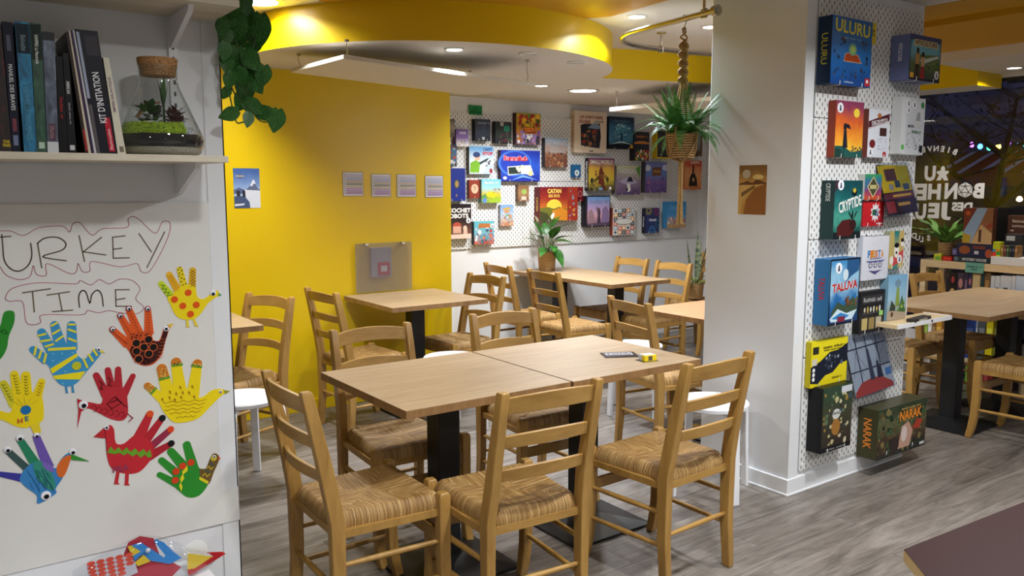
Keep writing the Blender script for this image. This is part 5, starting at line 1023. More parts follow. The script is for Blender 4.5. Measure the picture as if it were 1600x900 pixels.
wall('midnight-blue game box with a glowing white tree', 5.242, 0.317, 1.819, 0.294, .044, (18, 26, 40), (((26, 40, 66), (50, 100, 140), (70, 130, 160), (20, 34, 54)), .3), [('p', [(.0, .12), (.3, .18), (.5, .14), (.75, .2), (1, .1), (1, 0), (0, 0)], (18, 24, 36)), ('p', [(.05, .14), (.5, .26), (.95, .14), (.5, .2)], (190, 220, 230)), ('e', .5, .55, .36, .26, (70, 130, 160)), ('s', 40, .2, .35, .8, .8, [(120, 180, 200), (44, 84, 116), (176, 214, 224)], .035), ('p', [(.47, .24), (.48, .5), (.52, .5), (.53, .24)], (20, 34, 48)), ('r', .85, .03, .98, .14, (226, 170, 60))], [(9, .5, .88, .6, .07, (110, 140, 170))])
wall('dark game box with an orange title band over many coloured balls', 5.546, 0.200, 1.716, 0.270, .06, DK, (((40, 38, 50), (30, 30, 38), (36, 34, 40)), .2), [('p', [(0, .62), (.3, .68), (.7, .68), (1, .62), (1, .58), (0, .58)], (206, 130, 60)), ('r', 0, 0, 1, .03, (60, 60, 60))] + [('e', .18 + .2 * (i % 5) + (.08 if (i // 5) % 2 else 0), .07 + .085 * (i // 5), .075, .055, ((206, 170, 60), (220, 214, 200), (170, 60, 60), (90, 130, 70), (200, 110, 60))[(i * 3 + i // 5) % 5]) for i in range(20)], [(9, .5, .84, .7, .10, (214, 130, 50), .03)])
wall('black game box with a bright yellow edge, half behind the hanging fern', 5.844, 0.212, 1.740, 0.276, .06, (214, 180, 30), (((34, 34, 38), (60, 56, 52), (40, 36, 36)), .3), [('r', 0, 0, .05, 1, (226, 196, 30)), ('r', 0, 0, 1, .05, (226, 196, 30)), ('s', 16, .2, .1, .9, .6, [(90, 60, 60), (150, 140, 130), (60, 60, 70)], .07)])
wall('grey-blue game box behind the hanging fern basket', 6.30, 0.195, 1.774, 0.240, .06, (80, 70, 66), (((90, 110, 130), (130, 140, 150), (90, 60, 50)), .4), [('r', .86, 0, 1, 1, (110, 70, 50))])
wall('tiny blue card game with a white oval', 4.817, 0.098, 1.554, 0.114, .03, (30, 90, 130), (((36, 100, 150), (30, 90, 140)), .1), [('e', .55, .35, .28, .24, (230, 232, 230)), ('e', .55, .35, .12, .12, (120, 160, 170))])
wall('game box with dark warriors against a yellow sky and black side', 4.990, 0.315, 1.433, 0.297, .053, (24, 22, 28), (((130, 70, 110), (214, 170, 60), (206, 180, 60), (90, 80, 40)), .25), [('s', 40, .1, .02, .9, .45, [(60, 70, 40), (96, 60, 40), (120, 100, 50), (110, 40, 36), (40, 44, 36)], .06), ('p', [(.38, .2), (.40, .6), (.48, .78), (.56, .6), (.6, .2)], (110, 50, 36)), ('s', 12, .25, .4, .75, .6, [(90, 50, 40), (120, 80, 50)], .05), ('r', .4, .02, .55, .1, (120, 160, 190)), ('e', .85, .08, .05, .05, W_H)], [('SMALLWORLD', .5, .88, .88, .13, (232, 224, 206), .03, 0, (120, 40, 50))], ('SMALLWORLD', .5, .8, .5, (220, 220, 220)))
wall('game box with a pale misty garden and a small panda', 5.331, 0.307, 1.396, 0.269, .06, (110, 104, 108), (((190, 196, 150), (150, 130, 150), (90, 70, 110)), .35), [('p', [(.1, .45), (.5, .65), (.9, .42), (.5, .32)], (176, 170, 196)), ('p', [(.42, .45), (.5, .62), (.62, .6), (.7, .45)], (40, 40, 56)), ('e', .5, .2, .09, .11, (230, 228, 224)), ('e', .5, .32, .07, .07, (226, 224, 222)), ('e', .43, .18, .04, .07, (40, 40, 44)), ('p', [(.75, .9), (.98, 1), (.98, .6)], (90, 140, 70))], [('TAKENOKO', .45, .82, .74, .18, (226, 226, 222), .03, -2, (90, 80, 90))])
wall('purple and blue game box with a brown signboard', 5.706, 0.290, 1.412, 0.295, .06, (70, 66, 74), (((110, 120, 190), (90, 130, 200), (120, 90, 160), (90, 70, 130)), .35), [('p', [(.3, .55), (.32, .82), (.72, .84), (.72, .56)], (120, 74, 44)), ('e', .1, .8, .14, .1, (206, 210, 232)), ('e', .92, .82, .14, .1, (200, 206, 232)), ('s', 26, .05, .05, .95, .5, [(150, 110, 180), (80, 70, 140), (206, 120, 130), (110, 90, 170)], .05)], [(6, .52, .70, .3, .07, (226, 190, 120))])
wall('orange game box with a dark steam locomotive', 6.267, 0.25, 1.441, 0.288, .043, (190, 110, 70), (((214, 90, 60), (236, 170, 110), (226, 140, 70)), .35), [('p', [(.25, .12), (.3, .4), (.4, .55), (.6, .55), (.72, .36), (.76, .12)], (44, 32, 32)), ('p', [(.45, .5), (.45, .82), (.40, .86), (.58, .86), (.54, .82), (.55, .5)], (44, 32, 32)), ('e', .52, .34, .07, .07, (214, 170, 110)), ('p', [(0, 0), (.3, .12), (.8, .12), (1, .02), (1, 0)], (200, 120, 70)), ('e', .6, .92, .3, .06, (232, 190, 160))], [('COLT EXPRESS', .5, .87, .82, .09, (190, 50, 40), .03)])
wall('plain royal-blue game box with a small gold crest', 3.49, 0.17, 1.356, 0.263, .055, (26, 36, 96), (((36, 50, 130), (34, 48, 128)), .15), [('e', .52, .52, .16, .14, (70, 66, 70)), ('e', .52, .52, .10, .10, (150, 130, 80)), ('e', .5, .17, .05, .04, (130, 110, 80))])
wall('small red-brown card game with a pale flower', 3.711, 0.104, 1.375, 0.152, .034, (96, 44, 34), (((140, 60, 44), (130, 54, 40)), .15), [('e', .52, .52, .34, .26, (206, 180, 150)), ('s', 8, .4, .42, .66, .62, [(150, 80, 60), (190, 150, 120)], .10)])
wall('sunny landscape game box with yellow fields and blue sky', 3.82, 0.195, 1.337, 0.196, .055, (110, 150, 160), (((120, 190, 226), (150, 200, 210), (200, 180, 60), (120, 160, 60)), .2), [('p', [(.1, .35), (.5, .5), (.85, .38), (.6, .2)], (226, 190, 40)), ('p', [(.4, .1), (.7, .25), (1, .2), (1, 0), (.4, 0)], (150, 180, 50)), ('p', [(0, .3), (.2, .4), (.3, .2), (.05, .1)], (90, 140, 80)), ('e', .15, .1, .12, .1, (90, 130, 190)), ('s', 8, .6, .4, .95, .6, [(150, 70, 50), (110, 80, 70)], .05)], [(10, .5, .86, .7, .10, (236, 226, 200), .03, 0, (190, 150, 80))])
wall('small brown card game with a green sprout', 4.205, 0.117, 1.343, 0.142, .04, (100, 74, 54), (((130, 96, 66), (160, 120, 84), (120, 84, 60)), .3), [('e', .55, .6, .24, .16, (150, 176, 90)), ('r', .3, .1, .75, .32, (200, 190, 170))])
wall('wide red game box with a yellow sun over hills', 4.410, 0.429, 1.170, 0.298, .083, (96, 30, 34), (((120, 30, 36), (150, 50, 36), (200, 110, 40), (226, 150, 40)), .12), [('e', .37, .42, .20, .22, (240, 200, 70)), ('p', [(0, .38), (.2, .42), (.36, .36), (.5, .42), (.72, .34), (.72, 0), (0, 0)], (110, 110, 44)), ('p', [(.3, .3), (.55, .4), (.72, .3), (.72, 0), (.4, .05)], (206, 130, 40)), ('p', [(0, .3), (.2, .22), (.3, 0), (0, 0)], (70, 70, 40)), ('r', .72, 0, 1, 1, (150, 50, 36)), ('s', 10, .76, .1, .96, .9, [(214, 170, 70), (190, 130, 60), (120, 140, 160)], .035)], [('CATAN', .37, .88, .36, .13, (240, 210, 100), .04), ('BIG BOX', .37, .74, .30, .09, (230, 190, 90), .03)], ('CATAN', .5, .4, .35, (226, 190, 90)))
wall('dark game box with white slanted title over copper robots', 3.44, 0.275, 1.048, 0.282, .055, (40, 30, 30), (((34, 28, 30), (50, 40, 38), (120, 80, 66)), .15), [('e', .5, .38, .15, .1, (176, 80, 60)), ('r', .36, .16, .64, .36, (206, 160, 140)), ('e', .78, .30, .07, .08, (220, 190, 170)), ('r', .72, .14, .86, .28, (214, 180, 160)), ('p', [(0, 0), (1, 0), (1, .14), (0, .12)], (226, 196, 180))], [('RICOCHET', .5, .82, .96, .13, (232, 230, 226), .04, 0), ('ROBOTS', .5, .66, .80, .13, (232, 230, 226), .04)], None, [(.9, .52, .022)])
wall('coral-red and turquoise sea game box with a cartoon swirl', 3.753, 0.200, 0.990, 0.193, .039, (40, 60, 70), (((90, 180, 190), (120, 170, 190), (160, 90, 80)), .5, 3), [('p', [(.2, .72), (.25, .92), (.8, .9), (.85, .72)], (176, 110, 60)), ('s', 34, .05, .03, .97, .7, [(190, 70, 60), (206, 214, 216), (60, 90, 110), (90, 150, 160), (214, 110, 90)], .09)], (), None, [(.9, .8, .018)])
wall('narrow pale card game with a yellow title over houses', 4.027, 0.134, 1.138, 0.180, .03, (150, 160, 176), (((120, 160, 206), (176, 196, 216), (190, 130, 100)), .35, 6), [('s', 26, .08, .08, .92, .55, [(200, 120, 90), (120, 160, 120), (220, 190, 110), (150, 120, 110)], .09)], [('HAPPY', .5, .80, .6, .13, (236, 180, 50), .05, 6, (90, 70, 60)), ('CITY', .52, .66, .45, .12, (236, 150, 50), .05, 0, (90, 70, 60))])
wall('violet-sky game box with a figure among stone towers', 4.949, 0.286, 1.106, 0.281, .08, (26, 24, 30), (((110, 150, 200), (170, 150, 196), (206, 160, 170), (120, 90, 110)), .15), [('p', [(.05, .1), (.08, .5), (.2, .58), (.3, .4), (.34, .1)], (150, 120, 130)), ('p', [(.62, .1), (.66, .55), (.82, .68), (.95, .5), (.95, .1)], (130, 110, 150)), ('person', .52, .12, .5, (80, 60, 76), (70, 54, 70), (100, 70, 70)), ('p', [(.45, .5), (.38, .64), (.41, .65), (.5, .52)], (80, 60, 76)), ('p', [(0, 0), (1, 0), (1, .14), (0, .1)], (90, 70, 90)), ('r', 0, 0, .03, 1, B_), ('r', .97, 0, 1, 1, B_), ('r', 0, .97, 1, 1, B_), ('r', 0, 0, 1, .03, B_)], [(10, .5, .82, .78, .12, (120, 130, 160), .02)])
wall('small dark-red round-cornered tin', 4.872, 0.070, 1.336, 0.132, .035, (90, 16, 24), (((120, 20, 30), (100, 16, 26)), .1), [('e', .5, .52, .32, .2, (190, 120, 120)), ('e', .5, .52, .25, .15, (120, 24, 32))])
AZ = [((226, 226, 220), (60, 90, 120)), ((206, 70, 50), (226, 214, 200)), ((230, 150, 60), (240, 236, 226)), ((150, 176, 186), (226, 230, 230)), ((60, 64, 70), (150, 160, 160))]
azs = []
for i in range(5):
    for j in range(6):
        if 1 <= i <= 3 and 2 <= j <= 3: continue
        a_, b_ = AZ[(i * 2 + j * 3 + (i * j) % 2) % 5]; azs.append(('r', .03 + .19 * i, .03 + .16 * j, .205 + .19 * i, .175 + .16 * j, a_)); azs.append(('e', .117 + .19 * i, .103 + .16 * j, .055, .05, b_))
wall('game box patterned all over with coloured tiles', 5.306, 0.282, 1.015, 0.255, .044, (150, 70, 56), (((226, 222, 214), (220, 216, 206)), .05), azs + [('e', .5, .5, .40, .12, (70, 70, 80)), ('e', .5, .5, .38, .105, (226, 224, 218)), ('p', [(.4, .6), (.5, .74), (.6, .6)], (90, 100, 120))], [('AZUL', .5, .5, .5, .13, (60, 66, 80), .01)])
FW = lambda cx, cy, c: [('e', cx, cy, .24 - .05 * i, .17 - .035 * i, (c if i % 2 == 0 else (34, 40, 90))) for i in range(4)]
wall('dark blue card game with firework circles', 5.726, 0.184, 1.021, 0.243, .052, (26, 26, 44), (((40, 40, 90), (36, 50, 110), (30, 40, 90)), .2), FW(.2, .9, (170, 160, 90)) + FW(.85, .86, (140, 60, 110)) + FW(.5, .12, (60, 130, 190)) + FW(.95, .4, (50, 110, 130)), [('Hanabi', .52, .53, .52, .12, (226, 230, 236), .03)], ('Hanabi', .45, .4, .4, (200, 200, 210)))
wall('sky-blue game box with a sandy town along its foot, behind the macrame tassel', 6.006, 0.266, 1.062, 0.260, .069, (60, 130, 180), (((50, 140, 206), (60, 150, 214), (200, 160, 120)), .08), [('r', 0, 0, 1, .14, (190, 150, 104)), ('s', 26, .05, .12, .95, .36, [(226, 214, 200), (206, 120, 80), (230, 190, 150), (190, 90, 70)], .05)], [(8, .5, .78, .7, .15, (120, 176, 216), .03)])
gs = empty('card_sign', (3.75, WY - 0.012, 2.04), 0, 'small green card sign above the back wall pegboards', 'sign')
g0, g1 = on_y(732, 164, WY), on_y(753, 180, WY)
MB().box(g0.x - 3.75, g1.x - 3.75, 0.008, 0.011, g1.z - 2.04, g0.z - 2.04).build('card', col((30, 130, 70)), gs); text('lettering', (4, 10), face_y((g0.x + g1.x) / 2, WY - 0.0055, (g0.z + g1.z) / 2), gs, col((16, 70, 40)), (g0.z - g1.z) * .55, (g1.x - g0.x) * .8)

# ------------------------------------------------------------------ papers on the yellow wall and the pillar
YW = 5.11
def sheet(name, label, x0, x1, y0, y1, cat, art, group=None, plane='y', off=0.0015):
    if plane == 'y': a_, b_ = on_y(x0, (y0 + y1) / 2, YW), on_y(x1, (y0 + y1) / 2, YW); t_, u_ = on_y((x0 + x1) / 2, y0, YW).z, on_y((x0 + x1) / 2, y1, YW).z; w_ = b_.x - a_.x; M = face_y((a_.x + b_.x) / 2, YW - off, (t_ + u_) / 2)
    else: a_, b_ = on_x(x0, (y0 + y1) / 2, 3.30), on_x(x1, (y0 + y1) / 2, 3.30); t_, u_ = on_x((x0 + x1) / 2, y0, 3.30).z, on_x((x0 + x1) / 2, y1, 3.30).z; w_ = a_.y - b_.y; M = face_x(3.30 - off, (a_.y + b_.y) / 2, (t_ + u_) / 2)
    h = t_ - u_
    e = bpy.data.objects.new(name, None); C.objects.link(e); e.matrix_basis = M; tag(e, label, cat, group)
    for nm, items in art:
        A = Art()
        for poly, c, z in items: A.prism([((x - .5) * w_, (v - .5) * h) for x, v in poly], -0.001 if z == 0 else z - 0.0001, z + 0.0002, c)
        A.build(nm, M, e)
    return e, M, w_, h
el = lambda cx, cy, rx, ry, n=18: [(cx + rx * math.cos(6.2832 * i / n), cy + ry * math.sin(6.2832 * i / n)) for i in range(n)]
SKYB = cover_mat([(70, 100, 160), (110, 140, 190), (170, 190, 220), (196, 204, 220)], 0.12, 4)
e, M, w_, h = sheet('postcard', 'postcard of a snowy mountain under a blue sky on the yellow wall', 365, 406, 263, 325, 'postcard', [('card', [(_r(0, 0, 1, 1), SKYB, 0)]),
  ('picture', [([(.45, .45), (.6, .55), (.72, .70), (.78, .72), (.9, .5), (1, .46), (1, .3), (.4, .38)], (96, 104, 130), .0004), ([(.62, .56), (.72, .70), (.78, .72), (.84, .6), (.76, .62), (.7, .55)], (214, 218, 228), .0008), ([(0, .46), (.2, .52), (.45, .44), (.45, .36), (0, .36)], (84, 100, 136), .0006), ([(.4, .46), (1, .44), (1, 0), (.55, 0), (.6, .15), (.45, .28)], (210, 214, 222), .0010), ([(0, .3), (.4, .3), (.58, .14), (.6, 0), (0, 0)], (70, 84, 116), .0012), ([(.02, .1), (.4, .12), (.36, .07), (.02, .05)], (206, 212, 222), .0016), ([(.1, .3), (.1, .44), (.22, .44), (.24, .3)], (50, 46, 54), .0018), ([(.32, .28), (.33, .44), (.38, .47), (.43, .42), (.43, .28)], (44, 40, 50), .0018), (el(.25, .80, .16, .05), (80, 90, 120), .0008)])])
text('lettering', 5, M @ T(-.25 * w_, .31 * h, .0014), e, col((220, 214, 190)), h * .05, w_ * .3, .02)
GR = [((.5, .53), (190, 170, 150))]
for i, (x0, x1, y0, y1) in enumerate([(536, 567, 269.3, 306), (580.5, 610, 272.5, 307), (620.5, 649.5, 273, 307.3), (664.5, 691.8, 275, 308)]):
    rows_ = [(196, 196, 214), (186, 190, 210), (176, 182, 204), (206, 186, 170), (150, 156, 150), (214, 204, 180), (190, 170, 200), (184, 160, 196), (176, 150, 190)]
    items = [(_r(.14, .93 - .095 * (j + 1), .96, .93 - .095 * j - .008), c, .0006) for j, c in enumerate(rows_)]
    items += [(_r(.14 + .205 * q, .06, .146 + .205 * q, .93), (216, 210, 220), .0010) for q in range(5)]
    icons = [(el(.08, .88 - .095 * j, .03, .02, 8), (40, 36, 40), .0008) for j in range(9)]
    items += [(ribbon([(.35 + .08 * q, .38 + .02 * ((i + q) % 2)), (.42 + .08 * q, .42)], .012)[0], (40, 40, 50), .0014) for q in range(i % 3)]
    sheet('score_sheet', ['white printed timetable sheet with pen marks, next to the mountain postcard', 'white printed timetable sheet on the yellow wall, second from the mountain postcard', 'white printed timetable sheet on the yellow wall, third from the mountain postcard', 'white printed timetable sheet at the end edge of the yellow wall'][i], x0, x1, y0, y1, 'printed sheet', [('border', [(_r(-.02, -.015, 1.02, 1.015), (70, 60, 50), 0)]), ('sheet', [(_r(0, 0, 1, 1), (226, 222, 226), .0002)]), ('table_print', items), ('icons', icons)], 'sheets on the yellow wall')
    for q in [o for o in bpy.data.objects if o.name.startswith(('table_print', 'icons'))]: q['kind'] = 'stuff'
DUNE = cover_mat([(130, 90, 50), (190, 140, 70), (206, 160, 84), (190, 140, 70)], 0.2, 4)
e, M, w_, h = sheet('postcard', 'sandy brown postcard of a desert caravan on the white pillar', 1154.5, 1197.5, 258, 335, 'postcard', [('card', [(_r(0, 0, 1, 1), DUNE, 0)]),
  ('picture', [([(0, .62), (.3, .68), (.5, .64), (.65, .72), (1, .64), (1, .58), (0, .58)], (104, 66, 36), .0004), ([(0, .6), (.5, .6), (.95, .62), (.5, .52), (.15, .3), (.1, 0), (0, 0)], (206, 164, 90), .0006), ([(.95, .62), (.6, .54), (.28, .3), (.2, 0), (1, 0), (1, .6)], (146, 92, 44), .0008), (el(.28, .82, .15, .09), (190, 176, 150), .0008), (el(.7, .76, .2, .05), (226, 196, 120), .0005)] + [(_r(.12 + .06 * i, .36 + .025 * i, .16 + .06 * i, .45 + .02 * i), (60, 40, 26), .0012) for i in range(8)])], None, 'x')
# grey acrylic plate over the alarm box
pe = empty('acrylic_plate', (2.6, YW, 0.76), 0, 'grey frosted acrylic plate on the yellow wall over a red alarm box', 'plate')
p0, p1 = on_y(555.5, 420, YW - .03), on_y(643.5, 420, YW - .03); zt_ = on_y(600, 379, YW - .03).z
MILK = bpy.data.materials.new('frosted_acrylic'); MILK.use_nodes = True; kb = MILK.node_tree.nodes['Principled BSDF']; kb.inputs['Base Color'].default_value = lin((128, 124, 132)); kb.inputs['Roughness'].default_value = 0.35; kb.inputs['Alpha'].default_value = 0.34
MB().box(p0.x - 2.6, p1.x - 2.6, -0.033, -0.030, 0.0, zt_ - 0.76).build('plate', MILK, pe)
MB().box(-0.11, 0.04, -0.026, 0, 0.10, 0.30).build('alarm_housing', col((190, 184, 190)), pe); MB().box(-0.065, 0.025, -0.029, -0.026, 0.11, 0.20).build('alarm_front', col((214, 16, 20)), pe); MB().box(-0.042, 0.006, -0.0298, -0.029, 0.135, 0.175).build('alarm_label', col((240, 240, 236)), pe)
for f in (.2, .85):
    x = p0.x + (p1.x - p0.x) * f - 2.6; MB().box(x - .012, x + .012, -0.036, 0, zt_ - .775, zt_ - .762).build('clip', CHROME, pe)
# ------------------------------------------------------------------ things on the packet table
lf = on_z(968, 555, 0.75)
le = empty('leaflet', (lf.x, lf.y, 0.75), R(-28), 'dark brown leaflet with white lettering lying on the oak table', 'leaflet')
MB().box(-0.075, 0.075, -0.05, 0.05, 0.0004, 0.0035).build('card', col((52, 38, 38), .3), le, None, None, .0006); MB().box(-0.06, 0.06, -0.01, 0.035, 0.0035, 0.0038).build('white_print', col((190, 190, 196)), le)
text('lettering', 4, T(lf.x, lf.y, 0.7542) @ Matrix.Rotation(R(-28), 4, 'Z') @ T(0, .012, 0), le, col((60, 50, 54)), .03, .1, .02)
bx = on_z(1012, 563, 0.75)
pk = empty('card_packet', (bx.x, bx.y, 0.75), R(-10), 'small clear pack of yellow and blue-white matchbox-like boxes on the oak table', 'packet')
for i in range(2):
    MB().box(-0.03, 0.03, -0.022 + .024 * i, 0.0 + .024 * i, 0.001, 0.026).build('small_box', col((226, 200, 30) if i == 0 else (190, 200, 214)), pk, None, None, .001)
    MB().box(-0.012, 0.008, -0.0224 + .024 * i, -0.022 + .024 * i, 0.004, 0.022).build('print', col((90, 80, 70)), pk)
    MB().box(-0.026, 0.026, -0.018 + .024 * i, -0.004 + .024 * i, 0.026, 0.0263).build('top_print', col((236, 236, 230)), pk)
MB().box(-0.045, 0.036, -0.03, 0.03, 0.0, 0.0006).build('clear_film', ACRYL, pk)
# ------------------------------------------------------------------ curved chrome rail
RZ = 2.30
pts = [(3.135, 2.70), (3.15, 2.85), (3.17, 3.0), (3.185, 3.15), (3.205, 3.28)] + [(3.205 + .38 - .38 * math.cos(a), 3.28 + .36 * math.sin(a)) for a in [R(x) for x in range(12, 91, 13)]] + [(3.75, 3.64), (3.95, 3.625), (4.15, 3.58), (4.35, 3.5)]
ra = empty('curtain_rail', (3.2, 3.2, RZ), 0, 'curved chrome curtain rail hung from the ceiling beside the pillar', 'rail')
MB().tube([(x - 3.2, y - 3.2, 0) for x, y in pts], 0.0145, 14).build('rail_tube', CHROME, ra, 60)
MB().tube([(3.135 - 3.2, 2.715 - 3.2, 0), (3.131 - 3.2, 2.685 - 3.2, 0)], [0.024, 0.026], 18).tube([(3.131 - 3.2, 2.685 - 3.2, 0), (3.130 - 3.2, 2.681 - 3.2, 0)], 0.014, 14).build('end_cap', CHROME, ra, 40)
for x, y in ((3.142, 2.78), (3.74, 3.641)):
    MB().tube([(x - 3.2, y - 3.2, 0.0), (x - 3.2, y - 3.2, CEILZ - RZ)], 0.007, 10).lathe([(0.03, CEILZ - RZ - .006), (0.03, CEILZ - RZ)], 20, 0, (x - 3.2, y - 3.2)).tube([(x - 3.2, y - 3.2 - .018, -.018), (x - 3.2, y - 3.2 + .018, -.018), (x - 3.2, y - 3.2 + .018, .02), (x - 3.2, y - 3.2 - .018, .02), (x - 3.2, y - 3.2 - .018, -.018)], .004, 6).build('ceiling_support', CHROME, ra, 50)
# ------------------------------------------------------------------ hanging fern
hx, hy = 3.168, 2.927
zz = lambda y: on_y(1066, y, hy).z
fe = empty('hanging_fern', (hx, hy, zz(248)), 0, 'fern in a woven basket hung in a macrame hanger from the chrome rail', 'plant'); fz = zz(248)
MB().tube([(-.016, 0, RZ - fz + .004), (-.012, 0, RZ - fz + .018), (0, 0, RZ - fz + .022), (.014, 0, RZ - fz + .012), (.014, 0, RZ - fz - .01), (.0, 0, RZ - fz - .035), (.002, 0, RZ - fz - .055), (-.012, 0, RZ - fz - .06), (-.018, 0, RZ - fz - .045)], .0025, 8).build('s_hook', CHROME, fe, 60)
zc = zz(50) - fz; zk = zz(128) - fz; zr = zz(209) - fz; zb_ = 0.0; zt_ = zz(352) - fz
BR, BRb = 0.076, 0.058
MB().lathe([(0.0, 0.0), (BRb, 0.0), (BRb * 1.03, 0.004), ((BR + BRb) / 2, zr * .5), (BR, zr - .004), (BR + .003, zr), (BR - .004, zr), (BR - .008, zr - .012), (0, zr - .012)], 36, 0, (0, 0), False).build('basket', BASKET, fe, 50)
MB().lathe([(0.0, zr - .012), (BR - .009, zr - .012), (0.03, zr - .004), (0, zr)], 20, 0, (0, 0), False).build('soil', col((40, 30, 22), .9), fe)
for s in (-1, 1):
    n_ = 40; MB().tube([(s * .010 + .008 * math.cos(i * .9 + s), .010 * math.sin(i * .9 + s * 1.5), zc + (zk - zc) * i / n_) for i in range(n_ + 1)], [.0045 + .008 * (0.15 < i / n_ < .98) for i in range(n_ + 1)], 8).build('twisted_cord', ROPE, fe, 60)
MB().tube([(-.01, 0, zc - .005), (-.006, 0, zc + .02), (0, 0, zc + .026), (.006, 0, zc + .02), (.01, 0, zc - .005)], .0045, 8).build('top_loop', ROPE, fe, 60)
for q in range(4):
    a = R(20 + 90 * q); c_, s_ = math.cos(a), math.sin(a)
    MB().tube([(.008 * c_, .008 * s_, zk + .01), (.03 * c_, .03 * s_, zk - (zk - zr) * .35), ((BR + .006) * c_, (BR + .006) * s_, zr + .005), ((BR + .004) * c_, (BR + .004) * s_, zr * .75)], [.006, .0055, .005, .005], 8).build('hanger_cord', ROPE, fe, 60)
    for d_ in (-1, 1):
        a2 = a + d_ * R(42); MB().tube([((BR + .004) * c_, (BR + .004) * s_, zr * .8), ((BR + BRb) / 2 * math.cos((a + a2) / 2) * 1.08, (BR + BRb) / 2 * math.sin((a + a2) / 2) * 1.08, zr * .4), ((BRb + .006) * math.cos(a2), (BRb + .006) * math.sin(a2), .004), (.01 * math.cos(a2), .01 * math.sin(a2), -.012)], .0042, 8).build('net_cord', ROPE, fe, 60)
rnd.seed(11)
tb = MB(); tb.tube([(0, 0, -.004), (0, 0, -.03)], .013, 10)
for i in range(16):
    a = rnd.random() * 6.28; r_ = .004 + .008 * rnd.random(); tb.tube([(r_ * math.cos(a), r_ * math.sin(a), -.02), (r_ * 1.1 * math.cos(a + .3), r_ * 1.1 * math.sin(a + .3), zt_ * .5), (r_ * (1.3 + .5 * rnd.random()) * math.cos(a), r_ * 1.6 * math.sin(a), zt_ * (.96 + .05 * rnd.random()))], .0038, 5)
o = tb.build('tassel', ROPE, fe, 60); o['kind'] = 'stuff'
def frond_mesh(name, L, lift, droop, W, n_=26):
    b = MB(); P = []
    for i in range(n_ + 1):
        t_ = i / n_; P.append(Vector((0, L * (t_ - .12 * t_ * t_), L * (lift * t_ - droop * t_ * t_))))
    b.tube(P, [.0016 * (1 - .7 * i / n_) for i in range(n_ + 1)], 4)
    for i in range(2, n_ + 1):
        d = (P[i] - P[i - 1]).normalized(); ln = W * math.sin(math.pi * (0.12 + .86 * i / n_)) ** .8; wd = L / n_ * .8
        for s in (-1, 1):
            p = P[i]; side = Vector((s, .35, -.12)).normalized()
            b.add([p - d * wd * .5, p + side * ln * .5 - d * wd * .45, p + side * ln + d * wd * .2, p + side * ln * .5 + d * wd * .5, p + d * wd * .4], [(0, 1, 2, 3, 4)] if s > 0 else [(4, 3, 2, 1, 0)])
    return b.mesh(name, LEAF2)
fm = [frond_mesh('frond', .17, 1.0, .7, .026), frond_mesh('frond', .21, .55, .85, .028), frond_mesh('frond', .17, 1.5, .5, .024)]
for i in range(100):
    az = rnd.random() * 6.283; o = link('frond', fm[i % 3], fe)
    # fronds on the pillar side stay upright
    s_ = 0.75 + rnd.random() * .5
    if -1.0 < az < .7 or az > 5.6: s_ *= .52
    o.matrix_basis = T(.03 * math.cos(az), .03 * math.sin(az), zr - .01) @ Matrix.Rotation(az - R(90), 4, 'Z') @ Matrix.Rotation(R(-15 + 52 * rnd.random()), 4, 'X') @ Matrix.Diagonal((s_, s_, s_, 1))
for s_, az in ((1.05, R(262)), (.95, R(250)), (1.0, R(275))):
    o = link('frond', fm[1], fe); o.matrix_basis = T(.02, -.03, zr) @ Matrix.Rotation(az - R(90), 4, 'Z') @ Matrix.Diagonal((s_, s_, s_, 1))
# ------------------------------------------------------------------ trailing plant at the end of the left wall
po = empty('trailing_plant', (0.685, 2.37, 1.966), 0, 'dark green trailing pothos hanging over the end of the wall shelf', 'plant')
MB().lathe([(0, 0), (.04, 0), (.052, .09), (.055, .095), (.05, .095), (.046, .085), (0, .085)], 28, 0, (0, 0), False).build('pot', STOOLW, po, 50)
HEART = leaf_mesh('leaf', 1.0, 0.86, LEAF, .10, True, .10, 12); YLEAF = leaf_mesh('leaf', 1.0, 0.8, mat('leaf_bright', (92, 150, 34), .45), .12, True, .1, 10)
PPX = lambda x, y, v: on_y(340 + x / 4.09, y / 4.09, v)
lv = [(175, 30, 120, 280), (195, 110, 110, 285), (60, 140, 120, 250), (120, 190, 150, 262), (205, 215, 130, 290), (272, 210, 165, 266), (45, 250, 110, 255), (120, 285, 120, 240), (190, 338, 95, 15, 1), (115, 410, 150, 262), (225, 395, 130, 305), (215, 300, 90, 200), (290, 500, 120, 262), (235, 515, 170, 297), (180, 590, 140, 275), (150, 655, 120, 245), (62, 735, 105, 200), (195, 772, 85, 262), (245, 690, 120, 330), (300, 735, 100, 315), (372, 785, 130, 258), (300, 700, 80, 20), (75, 520, 100, 250), (45, 340, 100, 262), (150, 490, 90, 262), (50, 600, 70, 240), (90, 60, 120, 235), (60, 420, 100, 265), (200, 160, 110, 320), (130, 120, 110, 270), (345, 712, 60, 40), (30, 190, 100, 262), (245, 440, 100, 285)]
rnd.seed(21)
camv = Vector((0, 0, CAM_Z))
for q in lv:
    x, y, sz, an = q[:4]; v = 2.40 + .05 * rnd.random() if x < 95 else 2.42 + .16 * rnd.random()
    c = PPX(x, y, v); L = sz / 4.09 * (c - camv).length / FPX * 1.05; n_ = (camv - c).normalized()
    yd = _rt * math.cos(R(an)) + Vector((0, 0, 1)) * math.sin(R(an)); yd = (yd - n_ * yd.dot(n_) + n_ * (rnd.random() - .35) * .7).normalized()
    xd = yd.cross(n_).normalized(); xd = (xd + n_ * (rnd.random() - .5) * .9); xd = (xd - yd * xd.dot(yd)).normalized()
    Mx = frame(c - yd * L * .5, xd, yd) @ Matrix.Diagonal((L, L, L, 1))
    link('leaf', YLEAF if len(q) > 4 else HEART, po, Mx)
